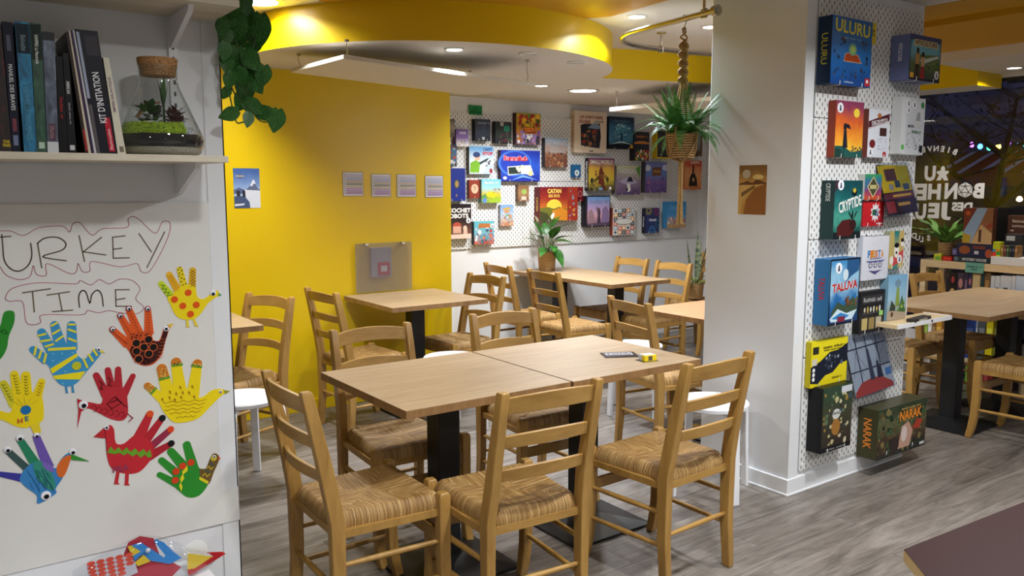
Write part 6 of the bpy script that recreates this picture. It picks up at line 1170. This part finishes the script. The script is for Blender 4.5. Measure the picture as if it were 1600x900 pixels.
for path in ([(95, -40), (110, 60), (90, 200), (60, 400), (50, 500), (75, 600), (105, 730), (125, 785), (170, 778)], [(130, -40), (180, 60), (230, 130), (250, 220), (215, 330)], [(60, 470), (110, 600), (200, 690), (270, 770), (330, 775), (350, 720)], [(90, 200), (150, 350), (200, 480), (180, 600)]):
    w3 = [PPX(x, y, 2.47) for x, y in path]; w3[0] = Vector((.70, 2.38, 2.055)) if path[0][1] < 0 else w3[0]
    sm_ = smooth_line([tuple(p - Vector((.685, 2.37, 1.966))) for p in w3], 5); MB().tube(sm_, .0022, 6).build('vine', STEM, po, 60)
# ------------------------------------------------------------------ potted lily on the back table
def pot_plant(name, label, loc, r, h, leaves, basket=BASKET):
    e = empty(name, loc, 0, label, 'plant'); MB().lathe([(0, 0), (r * .82, 0), (r * .86, .004), (r, h - .003), (r * 1.02, h), (r * .94, h), (r * .9, h - .012), (0, h - .012)], 30, 0, (0, 0), False).build('pot', basket, e, 50)
    MB().lathe([(0, h - .012), (r * .9, h - .012), (0, h - .006)], 18, 0, (0, 0), False).build('soil', col((40, 30, 22), .9), e)
    return e
lp = on_y(854.5, 417, 5.58)
li = pot_plant('potted_lily', 'potted peace lily in a woven basket on the long back table', (lp.x, 5.58, .75), .08, .165, 0)
LILY = leaf_mesh('leaf', .18, .105, LEAF, .45, False, .18, 10)
rnd.seed(4)
for az, el_, s_, hh in ((200, 40, .9, .27), (250, 10, 1.0, .22), (300, 35, 1.05, .26), (340, 45, 1.0, .33), (20, 62, .9, .36), (160, 40, .8, .24), (100, 80, .8, .3), (280, -35, 1.0, .2), (330, 15, .95, .25), (220, 0, .85, .2), (60, 75, .8, .3), (265, 60, 1.0, .28)):
    a = R(az); base = Vector((.03 * math.cos(a), .03 * math.sin(a), .15)); tip = Vector((.07 * math.cos(a), .07 * math.sin(a), hh))
    MB().tube([base, (base + tip) / 2 + Vector((0, 0, .015)), tip], .003, 6).build('stalk', STEM, li, 60); put(LILY, 'leaf', li, tip, a, R(el_), R(rnd.uniform(-20, 20)), s_)
FLW = leaf_mesh('flower', .07, .035, col((230, 228, 210)), .0, False, .4, 8)
for az, z_, d_ in ((190, .42, .12), (20, .44, .08)):
    a = R(az); MB().tube([(0, 0, .15), (d_ * .5 * math.cos(a), d_ * .5 * math.sin(a), .3), (d_ * math.cos(a), d_ * math.sin(a), z_)], .0025, 6).build('stalk', STEM, li, 60); put(FLW, 'flower', li, (d_ * math.cos(a), d_ * math.sin(a), z_), a, R(60), 0, 1)
# plant on the chair behind the pillar
cp = pot_plant('potted_snake_plant', 'potted snake plant with striped leaves on a chair seat behind the pillar', (5.66, 5.02, .468), .075, .14, 0)
SNK = mat('snake_leaf', (96, 110, 84), .5); k = N(SNK); k.color(k.ramp(k.noise(k.mapping(k.coord(), (2, 9, 2)), 3, 3), [(.4, (70, 90, 70)), (.6, (150, 160, 120))]))
SL = leaf_mesh('blade_leaf', .5, .05, SNK, .02, False, .3, 10); VL = leaf_mesh('striped_leaf', .2, .04, mat('striped', (150, 160, 90), .5), .5, False, .2, 8)
for az, el_, s_ in ((30, 84, 1.0), (140, 80, .85), (260, 82, .9), (330, 78, 1.05)): put(SL, 'blade_leaf', cp, (.02 * math.cos(R(az)), .02 * math.sin(R(az)), .12), R(az), R(el_), R(az), s_)
for i in range(14): put(VL, 'striped_leaf', cp, (.03 * math.cos(i), .03 * math.sin(i), .13), i * 1.1, R(35 + 20 * math.sin(i * 2)), 0, .8 + .3 * math.sin(i * 3) ** 2)

# ------------------------------------------------------------------ pine game shelf by the window
SX = 6.27
su = empty('pine_shelf', (SX, 2.75, 0), 0, 'long pine shelf unit in front of the shop window filled with games', 'shelf')
ya, yb = 3.30 - 2.75, 1.95 - 2.75
TOPZ = .917
MB().box(0, .33, yb, ya, TOPZ - .055, TOPZ).build('top_board', PINE, su, None, None, .002)
for z_ in (.57, .20): MB().box(.01, .33, yb, ya, z_ - .03, z_).build('shelf_board', PINE, su, None, None, .002)
for y_ in (ya, (ya + yb) / 2 - .1, yb + .045):
    for x_ in (0.002, .285): MB().box(x_, x_ + .043, y_ - .045, y_, 0, TOPZ - .055).build('upright', PINE, su, None, None, .002)
def on_shelf(name, label, x0, x1, yt, yb_, c, depth=.2, z0=None, art=(), cat='board game', titles=(), sx=SX, mats=None, group='games on the pine shelf', zmax=None):
    a_, b_ = on_x(x0, (yt + yb_) / 2, sx), on_x(x1, (yt + yb_) / 2, sx); zt_ = on_x((x0 + x1) / 2, yt, sx).z; zb2 = on_x((x0 + x1) / 2, yb_, sx).z if z0 is None else z0
    w_ = a_.y - b_.y; h = (min(zt_, zmax) if zmax else zt_) - zb2
    e = empty(name, (sx, (a_.y + b_.y) / 2, zb2), 0, label, cat, group)
    MB().box(.0008, depth, -w_ / 2, w_ / 2, 0, h).build('box', col(c, .4) if isinstance(c, tuple) else c, e, None, None, .001)
    if art or titles:
        M0 = face_x(sx, (a_.y + b_.y) / 2, zb2 + h / 2)
        if art:
            A = Art()
            for i, (poly, cc) in enumerate(art): A.flat([((x - .5) * w_, (v - .5) * h) for x, v in poly], .0002 + .0002 * i, cc)
            A.build('front_print', M0, e)
        for s_, cx, cy, tw, th, cc in titles: text('title', s_, M0 @ T((cx - .5) * w_, (cy - .5) * h, .004), e, col(cc), th * h, tw * w_, .02)
    return e
T0 = TOPZ + .0005
m1 = on_shelf('board_game', 'flat dark game box with white lettering under the stack on the pine shelf', 1490, 1547, 401, 413, (30, 34, 40), .22, T0, [(_r(.02, .1, .98, .9), (44, 52, 60)), (_r(.0, .2, .12, .8), (90, 110, 120))], 'board game', [('MYSTERY HOUSE', .58, .5, .66, .45, (226, 226, 226))])
z1 = on_x(1518, 401, SX).z + .001
on_shelf('board_game', 'navy game box with copper planets on top of the flat dark box', 1495, 1551, 381, 401, (30, 34, 60), .2, z1, [(_r(0, 0, 1, 1), (36, 40, 70)), (el(.22, .5, .16, .34), (150, 84, 44)), (el(.9, .3, .1, .34), (170, 80, 50)), (_r(.45, .6, .8, .85), (120, 60, 50)), (_r(.5, .2, .62, .45), (200, 200, 206))])
z2 = on_x(1523, 381, SX).z + .001
on_shelf('board_game', 'upright game box split by a blue diagonal banner with a lone figure', 1505, 1551, 325, 381, (90, 50, 34), .06, z2, [(_r(0, 0, 1, 1), (150, 100, 64)), ([(0, 1), (.45, 1), (.0, .3)], (120, 56, 34)), ([(.45, 1), (.8, 1), (.3, .02), (.0, .02), (0, .3)], (150, 176, 206)), ([(.3, .02), (.62, .55), (1, .3), (1, 0), (.3, 0)], (206, 170, 120)), ([(.0, .02), (0, .3), (.3, .22), (.25, .02)], (190, 160, 50)), (_r(.55, .05, .64, .4), (80, 50, 36)), ([(.78, .5), (1, .62), (1, .5), (.85, .42)], (160, 70, 50)), (el(.15, .85, .08, .06), (206, 90, 40))])
on_shelf('small_box', 'tiny yellow and green box beside the basket plant on the pine shelf', 1459, 1470, 396.5, 409, (206, 206, 60), .05, T0, [(_r(.2, .1, .9, .6), (110, 170, 60))], 'box')
on_shelf('small_box', 'glossy red wrapped packet on the pine shelf beside the basket plant', 1472.5, 1487, 400.5, 410, (196, 36, 30), .05, T0, [(_r(.1, .3, .9, .7), (226, 70, 50))], 'packet')
on_shelf('small_box', 'small violet box between the basket plant and the game stack', 1487.5, 1496, 388, 401, (96, 90, 140), .05, z1, [(_r(.2, .3, .8, .7), (140, 130, 180))], 'box', sx=SX + .02)
tz = on_x(1570, 402.5, SX).z
wt = on_shelf('display_tray', 'long white riser tray on the pine shelf under the small game books', 1547.5, 1612, 402.5, 417, (226, 226, 226), .26, T0, (), 'tray', group=None, sx=SX - .012)
tz2 = on_x(1580, 402.5, SX - .012).z + .001
on_shelf('small_box', 'yellow, green and red stacked cube puzzle box on the white tray', 1551, 1563, 378, 402, (196, 206, 40), .05, tz2, [(_r(0, .0, .5, .3), (220, 60, 40)), (_r(.5, .1, 1, .35), (70, 160, 60)), (_r(0, .3, .4, .5), (60, 150, 170)), (_r(.4, .35, 1, .5), (236, 150, 40))], 'box')
for i, c_ in enumerate([(150, 120, 60), (110, 60, 60), (60, 90, 50), (40, 44, 50), (36, 40, 60), (150, 110, 60)]):
    on_shelf('small_game_book', ['ochre', 'maroon', 'green', 'black', 'midnight blue', 'tan'][i] + ' little book-shaped game in the row on the white tray', 1563.5 + 4.4 * i, 1567.5 + 4.4 * i, 384, 402, c_, .08, tz2, [(_r(.25, .5, .75, .75), tuple(min(255, v + 80) for v in c_))], 'board game')
on_shelf('board_game', 'dark grey box with a white emblem behind the row of little books', 1569, 1596, 366, 402, (50, 52, 56), .1, tz2, [(_r(.1, .7, .6, .92), (200, 204, 206)), (_r(0, 0, 1, .1), (36, 36, 40))], sx=SX + .10)
on_shelf('board_game', 'brown game box with cream lettering propped above the white tray', 1573, 1625, 337, 402, (84, 54, 44), .08, tz2, [(el(.3, .45, .25, .1), (150, 110, 84)), (_r(.1, .6, .2, .64), (200, 180, 160))], 'board game', [(8, .4, .86, .5, .07, (210, 190, 170)), (7, .4, .74, .5, .06, (210, 190, 170))], sx=SX + .22)
on_shelf('monitor', 'dark monitor standing behind the games on the pine shelf', 1553, 1640, 325, 402, (16, 16, 20), .03, tz2, (), 'screen', sx=SX + .305, group=None)
s0, s1 = on_x(1509, 409.5, SX - .004), on_x(1536.5, 427.5, SX - .004)
sg2 = empty('card_sign', (SX - .006, (s0.y + s1.y) / 2, s1.z), 0, 'small teal card sign clipped to the edge of the pine shelf', 'sign')
MB().box(0, .0025, -(s0.y - s1.y) / 2, (s0.y - s1.y) / 2, 0, s0.z - s1.z).build('card', col((110, 170, 150)), sg2); text('lettering', (9, 4), face_x(SX - .0068, (s0.y + s1.y) / 2, (s0.z + s1.z) / 2), sg2, col((30, 60, 54)), .036, .10, .02)
# row under the top board
row_ = [(1482, 1495, (34, 26, 26), [(el(.5, .35, .36, .2), (206, 170, 110)), (el(.5, .8, .2, .1), (170, 60, 60))], 'black upright game with a round gold seal'), (1495.5, 1506, (70, 56, 70), [(el(.5, .7, .3, .14), (190, 130, 120)), (_r(.1, .1, .9, .4), (120, 84, 70))], 'plum upright game with pink discs'), (1506.5, 1512, (56, 46, 66), [(_r(.2, .5, .8, .8), (130, 100, 120))], 'slim violet upright game'), (1512.5, 1518, (50, 50, 80), [(el(.5, .75, .3, .1), (190, 110, 110))], 'slim indigo upright game with a pink mark'), (1518.5, 1532, (150, 120, 80), [(_r(.1, .5, .9, .95), (206, 180, 130)), (_r(.1, .05, .9, .4), (130, 70, 50))], 'tan upright game with a parchment picture'), (1532.5, 1537, (40, 66, 70), [], 'slim teal upright game'), (1537.5, 1547, (110, 84, 54), [(_r(.2, .4, .8, .8), (176, 130, 70))], 'brown upright game beside the white boxes')]
for x0, x1, c_, art, lb in row_: on_shelf('board_game', lb + ' in the row under the pine top board', x0, x1, 426, 462, c_, .2, .571, art, sx=SX + .03)
for i, (x0, x1) in enumerate([(1547.5, 1554), (1554.5, 1562), (1562.5, 1580), (1580.5, 1586), (1586.5, 1603)]):
    on_shelf('board_game', ['slim plain white box standing next to the brown upright game', 'plain white box with a small black mark', 'broad plain white box with a small black mark', 'slim grey-white box between the broad white ones', 'broad blue-white box at the end of the white row'][i] + ' on the pine shelf', x0, x1, 431, 462, (206, 208, 210) if i < 4 else (196, 206, 222), .2, .571, [(_r(.3, .62, .7, .68), (70, 70, 74))] if i in (1, 2) else (), sx=SX + .03)
low = [(1444, 1449, (150, 190, 60), 'lime'), (1449.5, 1456, (226, 224, 210), 'cream'), (1456.5, 1462, (150, 110, 60), 'wood-brown'), (1462.5, 1471, (226, 160, 50), 'orange'), (1471.5, 1476, (200, 120, 60), 'rust'), (1500, 1524, (40, 70, 150), 'blue'), (1524.5, 1528, (150, 160, 170), 'grey'), (1528.5, 1540, (90, 96, 100), 'slate'), (1541, 1552, (226, 206, 30), 'bright yellow'), (1552.5, 1566, (120, 120, 40), 'olive'), (1566.5, 1580, (50, 44, 40), 'black-brown')]
for x0, x1, c_, nm in low: on_shelf('board_game', nm + ' game box on the lower board of the pine shelf', x0, x1, 500, 528, c_, .2, .2005, [(_r(.15, .4, .85, .8), tuple(min(255, v + 50) for v in c_))], sx=SX + .03, zmax=.53)
for x0, x1, yt, c_, nm in [(1417, 1424, 545, (190, 40, 44), 'red'), (1440, 1452, 555, (214, 206, 200), 'white'), (1508, 1533, 572, (110, 180, 50), 'lime green'), (1534, 1552, 574, (160, 50, 56), 'dark red'), (1553, 1566, 570, (190, 60, 60), 'crimson'), (1592, 1612, 590, (206, 206, 206), 'pale grey')]:
    on_shelf('board_game', nm + ' game box on the floor under the pine shelf', x0, x1, yt, 600, c_, .2, .0005, [(_r(.2, .3, .5, .7), tuple(min(255, v + 50) for v in c_))], sx=SX + .05, zmax=.165)
# basket plant on the pine shelf
pw = on_x(1477, 408, SX + .12)
wp = pot_plant('potted_fern', 'leafy green plant in a basket on the pine shelf by the window', (SX + .12, pw.y, TOPZ), .058, .135, 0)
WL_ = leaf_mesh('leaf', .24, .06, mat('leaf_window', (96, 140, 62), .5), .45, False, .2, 12, .008)
rnd.seed(9)
for i in range(26):
    a = i * 2.4; put(WL_, 'leaf', wp, (.02 * math.cos(a), .02 * math.sin(a), .125), a, R(25 + 50 * rnd.random()), R(rnd.uniform(-25, 25)), .7 + .45 * rnd.random())
# ------------------------------------------------------------------ lettering on the window (reads from the street)
VIN = mat('window_vinyl', (232, 232, 236), .5)
GX = 6.6865
wl = empty('window_lettering', (GX, 3.3, 1.4), 0, 'white mirrored shop lettering stuck on the dark window', 'lettering')
def vin(s, y0, y1, zc_, h, name='letters', bold=.05):
    text(name, s, frame((GX, (y0 + y1) / 2, zc_), (0, 1, 0), (0, 0, 1)), wl, VIN, h, y1 - y0, bold)
Vx = lambda px, py: on_x(px, py, GX)
def vpx(s, xr, xl, yt, yb_, **kw):
    a_, b_ = Vx(xr, (yt + yb_) / 2), Vx(xl, (yt + yb_) / 2); zt_, zb2 = Vx((xl + xr) / 2, yt).z, Vx((xl + xr) / 2, yb_).z
    vin(s, a_.y, b_.y, (zt_ + zb2) / 2, zt_ - zb2, **kw)
vpx('U', 1462, 1444.5, 259, 283)
mp = [(.0, 0), (.36, 0), (.5, .22), (.64, 0), (1, 0), (.78, .38), (1, .52), (.98, .64), (.66, .66), (.68, .84), (.58, .98), (.42, .98), (.32, .84), (.34, .66), (.02, .64), (0, .52), (.22, .38)]
a_, b_ = Vx(1482.5, 270), Vx(1463.5, 270); zt_, zb2 = Vx(1473, 259).z, Vx(1473, 282).z
A = Art(); A.prism([(x * (b_.y - a_.y), v * (zt_ - zb2)) for x, v in mp], 0, .0006, VIN); A.build('meeple_letter', frame((GX, a_.y, zb2), (0, 1, 0), (0, 0, 1)), wl)
vpx('B', 1538, 1520, 286, 310); vpx('N', 1496, 1476, 286, 311); vpx('H', 1470, 1450, 287, 312); vpx('EUR', 1448, 1392, 287, 313)
a_ = Vx(1508, 297); rr = (Vx(1508, 284).z - Vx(1508, 309).z) / 2
A = Art(); A.prism(circ(0, 0, rr, None, 6, R(30)), 0, .0006, VIN); A.build('die_letter', frame((GX, a_.y, a_.z), (0, 1, 0), (0, 0, 1)), wl)
A = Art(); tri = circ(0, 0, rr * .55, None, 3, R(90)); hexa = circ(0, 0, rr, None, 6, R(30))
for p, q in [(tri[0], tri[1]), (tri[1], tri[2]), (tri[2], tri[0])] + [(tri[i], hexa[j]) for i, js in ((0, (0, 1, 2)), (1, (2, 3, 4)), (2, (4, 5, 0))) for j in js]: A.flat(ribbon([p, q], .004)[0], .0009, (60, 60, 70))
A.build('die_edges', frame((GX - .0016, a_.y, a_.z), (0, -1, 0), (0, 0, 1)), wl)
vpx('DES', 1519.5, 1487, 316, 330); vpx('J', 1486.5, 1471, 316, 344); vpx('E', 1467.5, 1450, 317, 341); vpx('UX', 1447, 1410, 318, 343)
def arcw(s, px_c, py_c, pr, a0, a1, h):       # letters along an arc, given on the pane
    for i, ch in enumerate(s):
        a = R(a0 + (a1 - a0) * i / (len(s) - 1)); p = Vx(px_c + pr * math.cos(a), py_c - pr * math.sin(a))
        if ch == ' ': continue
        tx = Vector((0, math.sin(a), math.cos(a))); ty = Vector((0, -math.cos(a), math.sin(a)))
        text('arc_letter', ch, frame((GX, p.y, p.z), tx, ty), wl, VIN, h, None, .03)
arcw('BIENVENUE', 1462, 320, 88, 70, 122, .045)
for ch, px, py, ro in (('S', 1451, 372, 8), ('L', 1440, 374, 2), ('U', 1434, 371.5, -6), ('D', 1428, 368, -14), ('I', 1422, 364, -20), ('O', 1418, 361, -26)):
    p = Vx(px, py); text('arc_letter', ch, frame((GX, p.y, p.z), (0, 1, 0), (0, 0, 1)) @ Matrix.Rotation(R(-ro), 4, 'Z'), wl, VIN, .045, None, .03)

# ------------------------------------------------------------------ night street beyond the window
ASPH = mat('asphalt', (60, 60, 66), .8)
struct(MB().box(6.76, 40, -20, 40, -.22, -.12).build('street', ASPH))
FX = 16.0
FAC = mat('facade_render', (96, 96, 112), .8); k = N(FAC); k.color(k.ramp(k.noise(k.coord(), 1.2, 4), [(.35, (80, 82, 98)), (.65, (116, 118, 136))]))
bd = empty('building', (FX, 9, 0), 0, 'dark house across the street with an orange awning', 'building')
MB().box(0, .4, -12, 10, -.12, 9).build('facade', FAC, bd)
WD = mat('dark_window', (24, 26, 34), .15)
for z_ in (3.2, 6.0):
    for y_ in (-10.5, -8, -5.5, -3, -.5, 2, 4.5, 7):
        f_ = MB().box(-.05, .02, y_, y_ + 1.1, z_, z_ + 1.7).build('window', col((130, 132, 146)), bd); MB().box(-.055, -.05, y_ + .08, y_ + 1.02, z_ + .08, z_ + 1.62).build('pane', WD, f_)
MB().box(-.12, 0, -12, 10, 2.75, 2.95).build('cornice', col((120, 122, 136)), bd)
for y_ in (-11, -7, -2.6, 1.8): MB().box(-.03, .02, y_, y_ + 3.6, .1, 2.1).build('shop_front', WD, bd)
aw = [on_x(x, y, FX - .6) for x, y in ((1478, 272), (1592, 272), (1592, 244), (1478, 244))]
AWN = mat('awning_orange', (150, 74, 40), .8); AWS = mat('awning_stripe', (206, 200, 196), .8)
y1_, y0_ = aw[0].y - 9, aw[1].y - 9 - 1.2; zl, zh = aw[0].z, aw[3].z - .42
ab = MB(); ab.add([(-1.3, y0_, zl), (-1.3, y1_, zl), (0, y1_, zh + .5), (0, y0_, zh + .5), (-1.3, y0_, zl - .22), (-1.3, y1_, zl - .22)], [(0, 1, 2, 3), (4, 5, 1, 0), (3, 2, 1, 0)]); ab.build('awning', AWN, bd)
for i in range(7):
    y_ = y1_ - .25 - (y1_ - y0_ - .3) * i / 6; MB().add([(-1.302, y_, zl + .002), (-1.302, y_ + .1, zl + .002), (-.002, y_ + .1, zh + .51), (-.002, y_, zh + .51)], [(0, 1, 2, 3)]).build('awning_stripe', AWS, bd)
pc = on_x(1558, 281, FX - .05); text('shop_sign', 'COCKTAILS', face_x(FX - .06, pc.y, pc.z), bd, col((150, 150, 156)), .16, 1.0, .03)
pc = on_x(1522, 281, FX - .05); text('shop_sign', 'LE', face_x(FX - .06, pc.y + .25, pc.z), bd, col((150, 150, 156)), .16, .3, .03)
# coloured festoon bulbs, strung under the cornice
fl = empty('string_lights', (FX - 2, 8.5, 3), 0, 'string of small coloured lights hanging across the street', 'lights')
bulbs = [(1519, 226, (190, 90, 230)), (1531.5, 229, (70, 160, 255)), (1546, 231, (60, 220, 140)), (1560, 229, (255, 200, 80)), (1575, 224, (190, 90, 230)), (1589, 227.5, (80, 150, 255)), (1600, 224, (60, 200, 220))]
pp_ = [on_x(x, y, FX - 2) for x, y, c in bulbs]
MB().tube([tuple(p - Vector((FX - 2, 8.5, 3)) + Vector((0, 0, .05))) for p in pp_], .006, 4).build('wire', BLACK, fl)
for (x, y, c), p in zip(bulbs, pp_): MB().lathe([(.0, -.045), (.03, -.03), (.04, 0), (.025, .035), (0, .045)], 10, 0, (p.x - FX + 2, p.y - 8.5), False).build('bulb', mat('bulb_%d_%d_%d' % c, c, .3, emit=c, estr=9.0), fl, 60, None); 
for o, p in zip([c for c in fl.children if c.name.startswith('bulb')], pp_): o.location.z = p.z - 3
for x, y, lb in ((1587.5, 276, 'small warm street lamp glowing beside the awning'), (1593, 311, 'tiny warm light low on the house front')):
    p = on_x(x, y, FX - .3); e = empty('wall_lamp', p, 0, lb, 'lamp'); MB().lathe([(0, -.05), (.045, -.03), (.05, 0), (.03, .04), (0, .05)], 12, 0, (0, 0), False).build('globe', mat('lamp_warm', (255, 220, 170), .3, emit=(255, 214, 150), estr=10.0), e, 60); MB().box(0, .25, -.01, .01, -.01, .01).build('arm', BLACK, e)
pl_ = bpy.data.lights.new('street_glow', 'POINT'); pl_.energy = 7; pl_.color = (1, .8, .5); pl_.shadow_soft_size = .15
po_ = bpy.data.objects.new('street_glow', pl_); C.objects.link(po_); po_.location = on_x(1587.5, 276, FX - .6)
# street tree
tr_ = empty('street_tree', (11.0, 5.2, -.12), 0, 'bare-branched street tree with sparse dark leaves outside the window', 'tree')
BARK = mat('bark', (58, 48, 42), .9)
rnd.seed(31)
tips = []
def branch(b, p, d, L, r, lvl):
    pts_ = [p]; q = p
    for i in range(4): d = (d + Vector((rnd.uniform(-.25, .25), rnd.uniform(-.25, .25), rnd.uniform(-.12, .18)))).normalized(); q = q + d * L / 4; pts_.append(q)
    b.tube(pts_, [r * (1 - .18 * i) for i in range(5)], 5 if lvl else 8)
    if lvl >= 3: tips.extend(pts_[1:]); return
    for i in range(4 if lvl else 6):
        s_ = pts_[2 + i % 3]; a = rnd.random() * 6.28; branch(b, s_, (d * .5 + Vector((math.cos(a) * .9, math.sin(a) * .9, rnd.uniform(-.1, .7)))).normalized(), L * .62, r * .5, lvl + 1)
b = MB(); branch(b, Vector((0, 0, 0)), Vector((0, 0, 1)), 2.8, .075, 0); b.build('trunk', BARK, tr_)
b = MB()
for p in tips:
    for i in range(3):
        c = p + Vector((rnd.uniform(-.12, .12), rnd.uniform(-.12, .12), rnd.uniform(-.12, .12))); a = Vector((rnd.uniform(-1, 1), rnd.uniform(-1, 1), rnd.uniform(-1, 1))).normalized(); d = a.orthogonal().normalized(); s_ = .035
        b.add([c - a * s_, c + d * s_ * .6, c + a * s_, c - d * s_ * .6], [(0, 1, 2, 3)])
o = b.build('foliage', mat('dark_leaf', (44, 44, 34), .8), tr_); o['kind'] = 'stuff'

# ------------------------------------------------------------------ bag of craft paper below the hand turkeys
tb_ = make_table('side_table', 0.10, 0.62, 2.14, 2.47, 'low white side table under the bag of craft paper', None, STOOLW, STOOLW, .37, .02)
BV = 2.37
def bq(px, py): p = on_y(px, py, BV); return (p.x, p.z)
be = empty('craft_bag', (0.40, BV, .3705), 0, 'clear plastic bag full of cut coloured paper, beads and sticker sheets', 'bag')
def flatp(name, pts_, c, off): 
    A = Art(); A.prism([(bq(*p)[0] - .40, max(bq(*p)[1] - .3705, 0.0005)) for p in pts_], 0, .0008, c); return A.build(name, face_y(.40, BV - off, .3705), be)
Zb = lambda x, y: (80 + x / 5.333, 810 + y / 5.333)
flatp('red_paper', [Zb(*p) for p in ((640, 195), (735, 143), (850, 160), (900, 300), (1080, 400), (980, 620), (700, 640), (600, 300))], (190, 50, 66), .004)
flatp('blue_hand', [Zb(*p) for p in ((665, 215), (740, 190), (850, 260), (935, 318), (945, 300), (850, 180), (870, 165), (930, 190), (1010, 265), (1080, 320), (985, 370), (830, 345), (740, 300), (690, 350), (675, 300))], (60, 140, 210), .008)
flatp('yellow_scrap', [Zb(*p) for p in ((630, 222), (660, 215), (738, 265), (665, 305))], (232, 196, 50), .010); flatp('yellow_scrap', [Zb(*p) for p in ((690, 355), (762, 290), (820, 345), (715, 385))], (232, 196, 50), .011)
flatp('yellow_sheet', [Zb(*p) for p in ((1135, 285), (1340, 310), (1190, 410), (1130, 420))], (232, 196, 60), .006); flatp('red_sheet', [Zb(*p) for p in ((1290, 278), (1420, 272), (1450, 288), (1180, 480), (1140, 480), (1130, 415), (1190, 408), (1345, 310))], (200, 36, 40), .005)
flatp('sticker_sheet', [Zb(*p) for p in ((285, 375), (640, 300), (690, 350), (715, 435), (640, 470), (330, 640), (300, 480))], (206, 200, 206), .012)
A = Art()
for i in range(5):
    for j in range(5):
        x, y = 325 + i * 78 - j * 0 , 362 + j * 34 - i * 18
        if x + j * 6 > 660 or (i == 4 and j > 2): continue
        c = bq(*Zb(x + j * 6, y)); A.flat(circ(c[0] - .40, c[1] - .3705, .0105, .0062, 14), 0, (226, 80, 60))
A.build('round_stickers', face_y(.40, BV - .0132, .3705), be)['kind'] = 'stuff'
c = bq(*Zb(795, 250)); MB().lathe([(0, 0), (.006, .001), (.007, .004), (.004, .008), (0, .009)], 14, 0, (0, 0), False).build('bead', col((232, 236, 240), .2), be, 60, face_y(c[0], BV - .012, c[1]))
c = bq(*Zb(1215, 260)); MB().lathe([(0, 0), (.032, 0), (.034, .003), (.030, .004), (0, .002)], 26, 0, (0, 0), False).build('paper_plate', col((226, 226, 222)), be, 50, face_y(c[0], BV + .02, c[1] - .012))
bag = MB(); n_ = 14; vs = []; fs = []
out = [Zb(*p) for p in ((170, 640), (180, 440), (290, 370), (480, 265), (730, 140), (900, 150), (1060, 200), (1140, 250), (1300, 275), (1430, 280), (1350, 360), (1180, 480), (1100, 640))]
ce = (sum(p[0] for p in out) / len(out), sum(p[1] for p in out) / len(out))
for s_, off in ((1.0, .0), (.94, .022), (.6, .03)):
    for p in out: q = bq(ce[0] + (p[0] - ce[0]) * s_, ce[1] + (p[1] - ce[1]) * s_); vs.append((q[0] - .40, -off + .002, max(q[1] - .3705, .0005)))
m_ = len(out)
for r_ in range(2):
    for i in range(m_): fs.append((r_ * m_ + i, r_ * m_ + (i + 1) % m_, (r_ + 1) * m_ + (i + 1) % m_, (r_ + 1) * m_ + i))
fs.append(tuple(2 * m_ + i for i in range(m_)))
bag.add(vs, fs).build('clear_bag', ACRYL, be, 70)
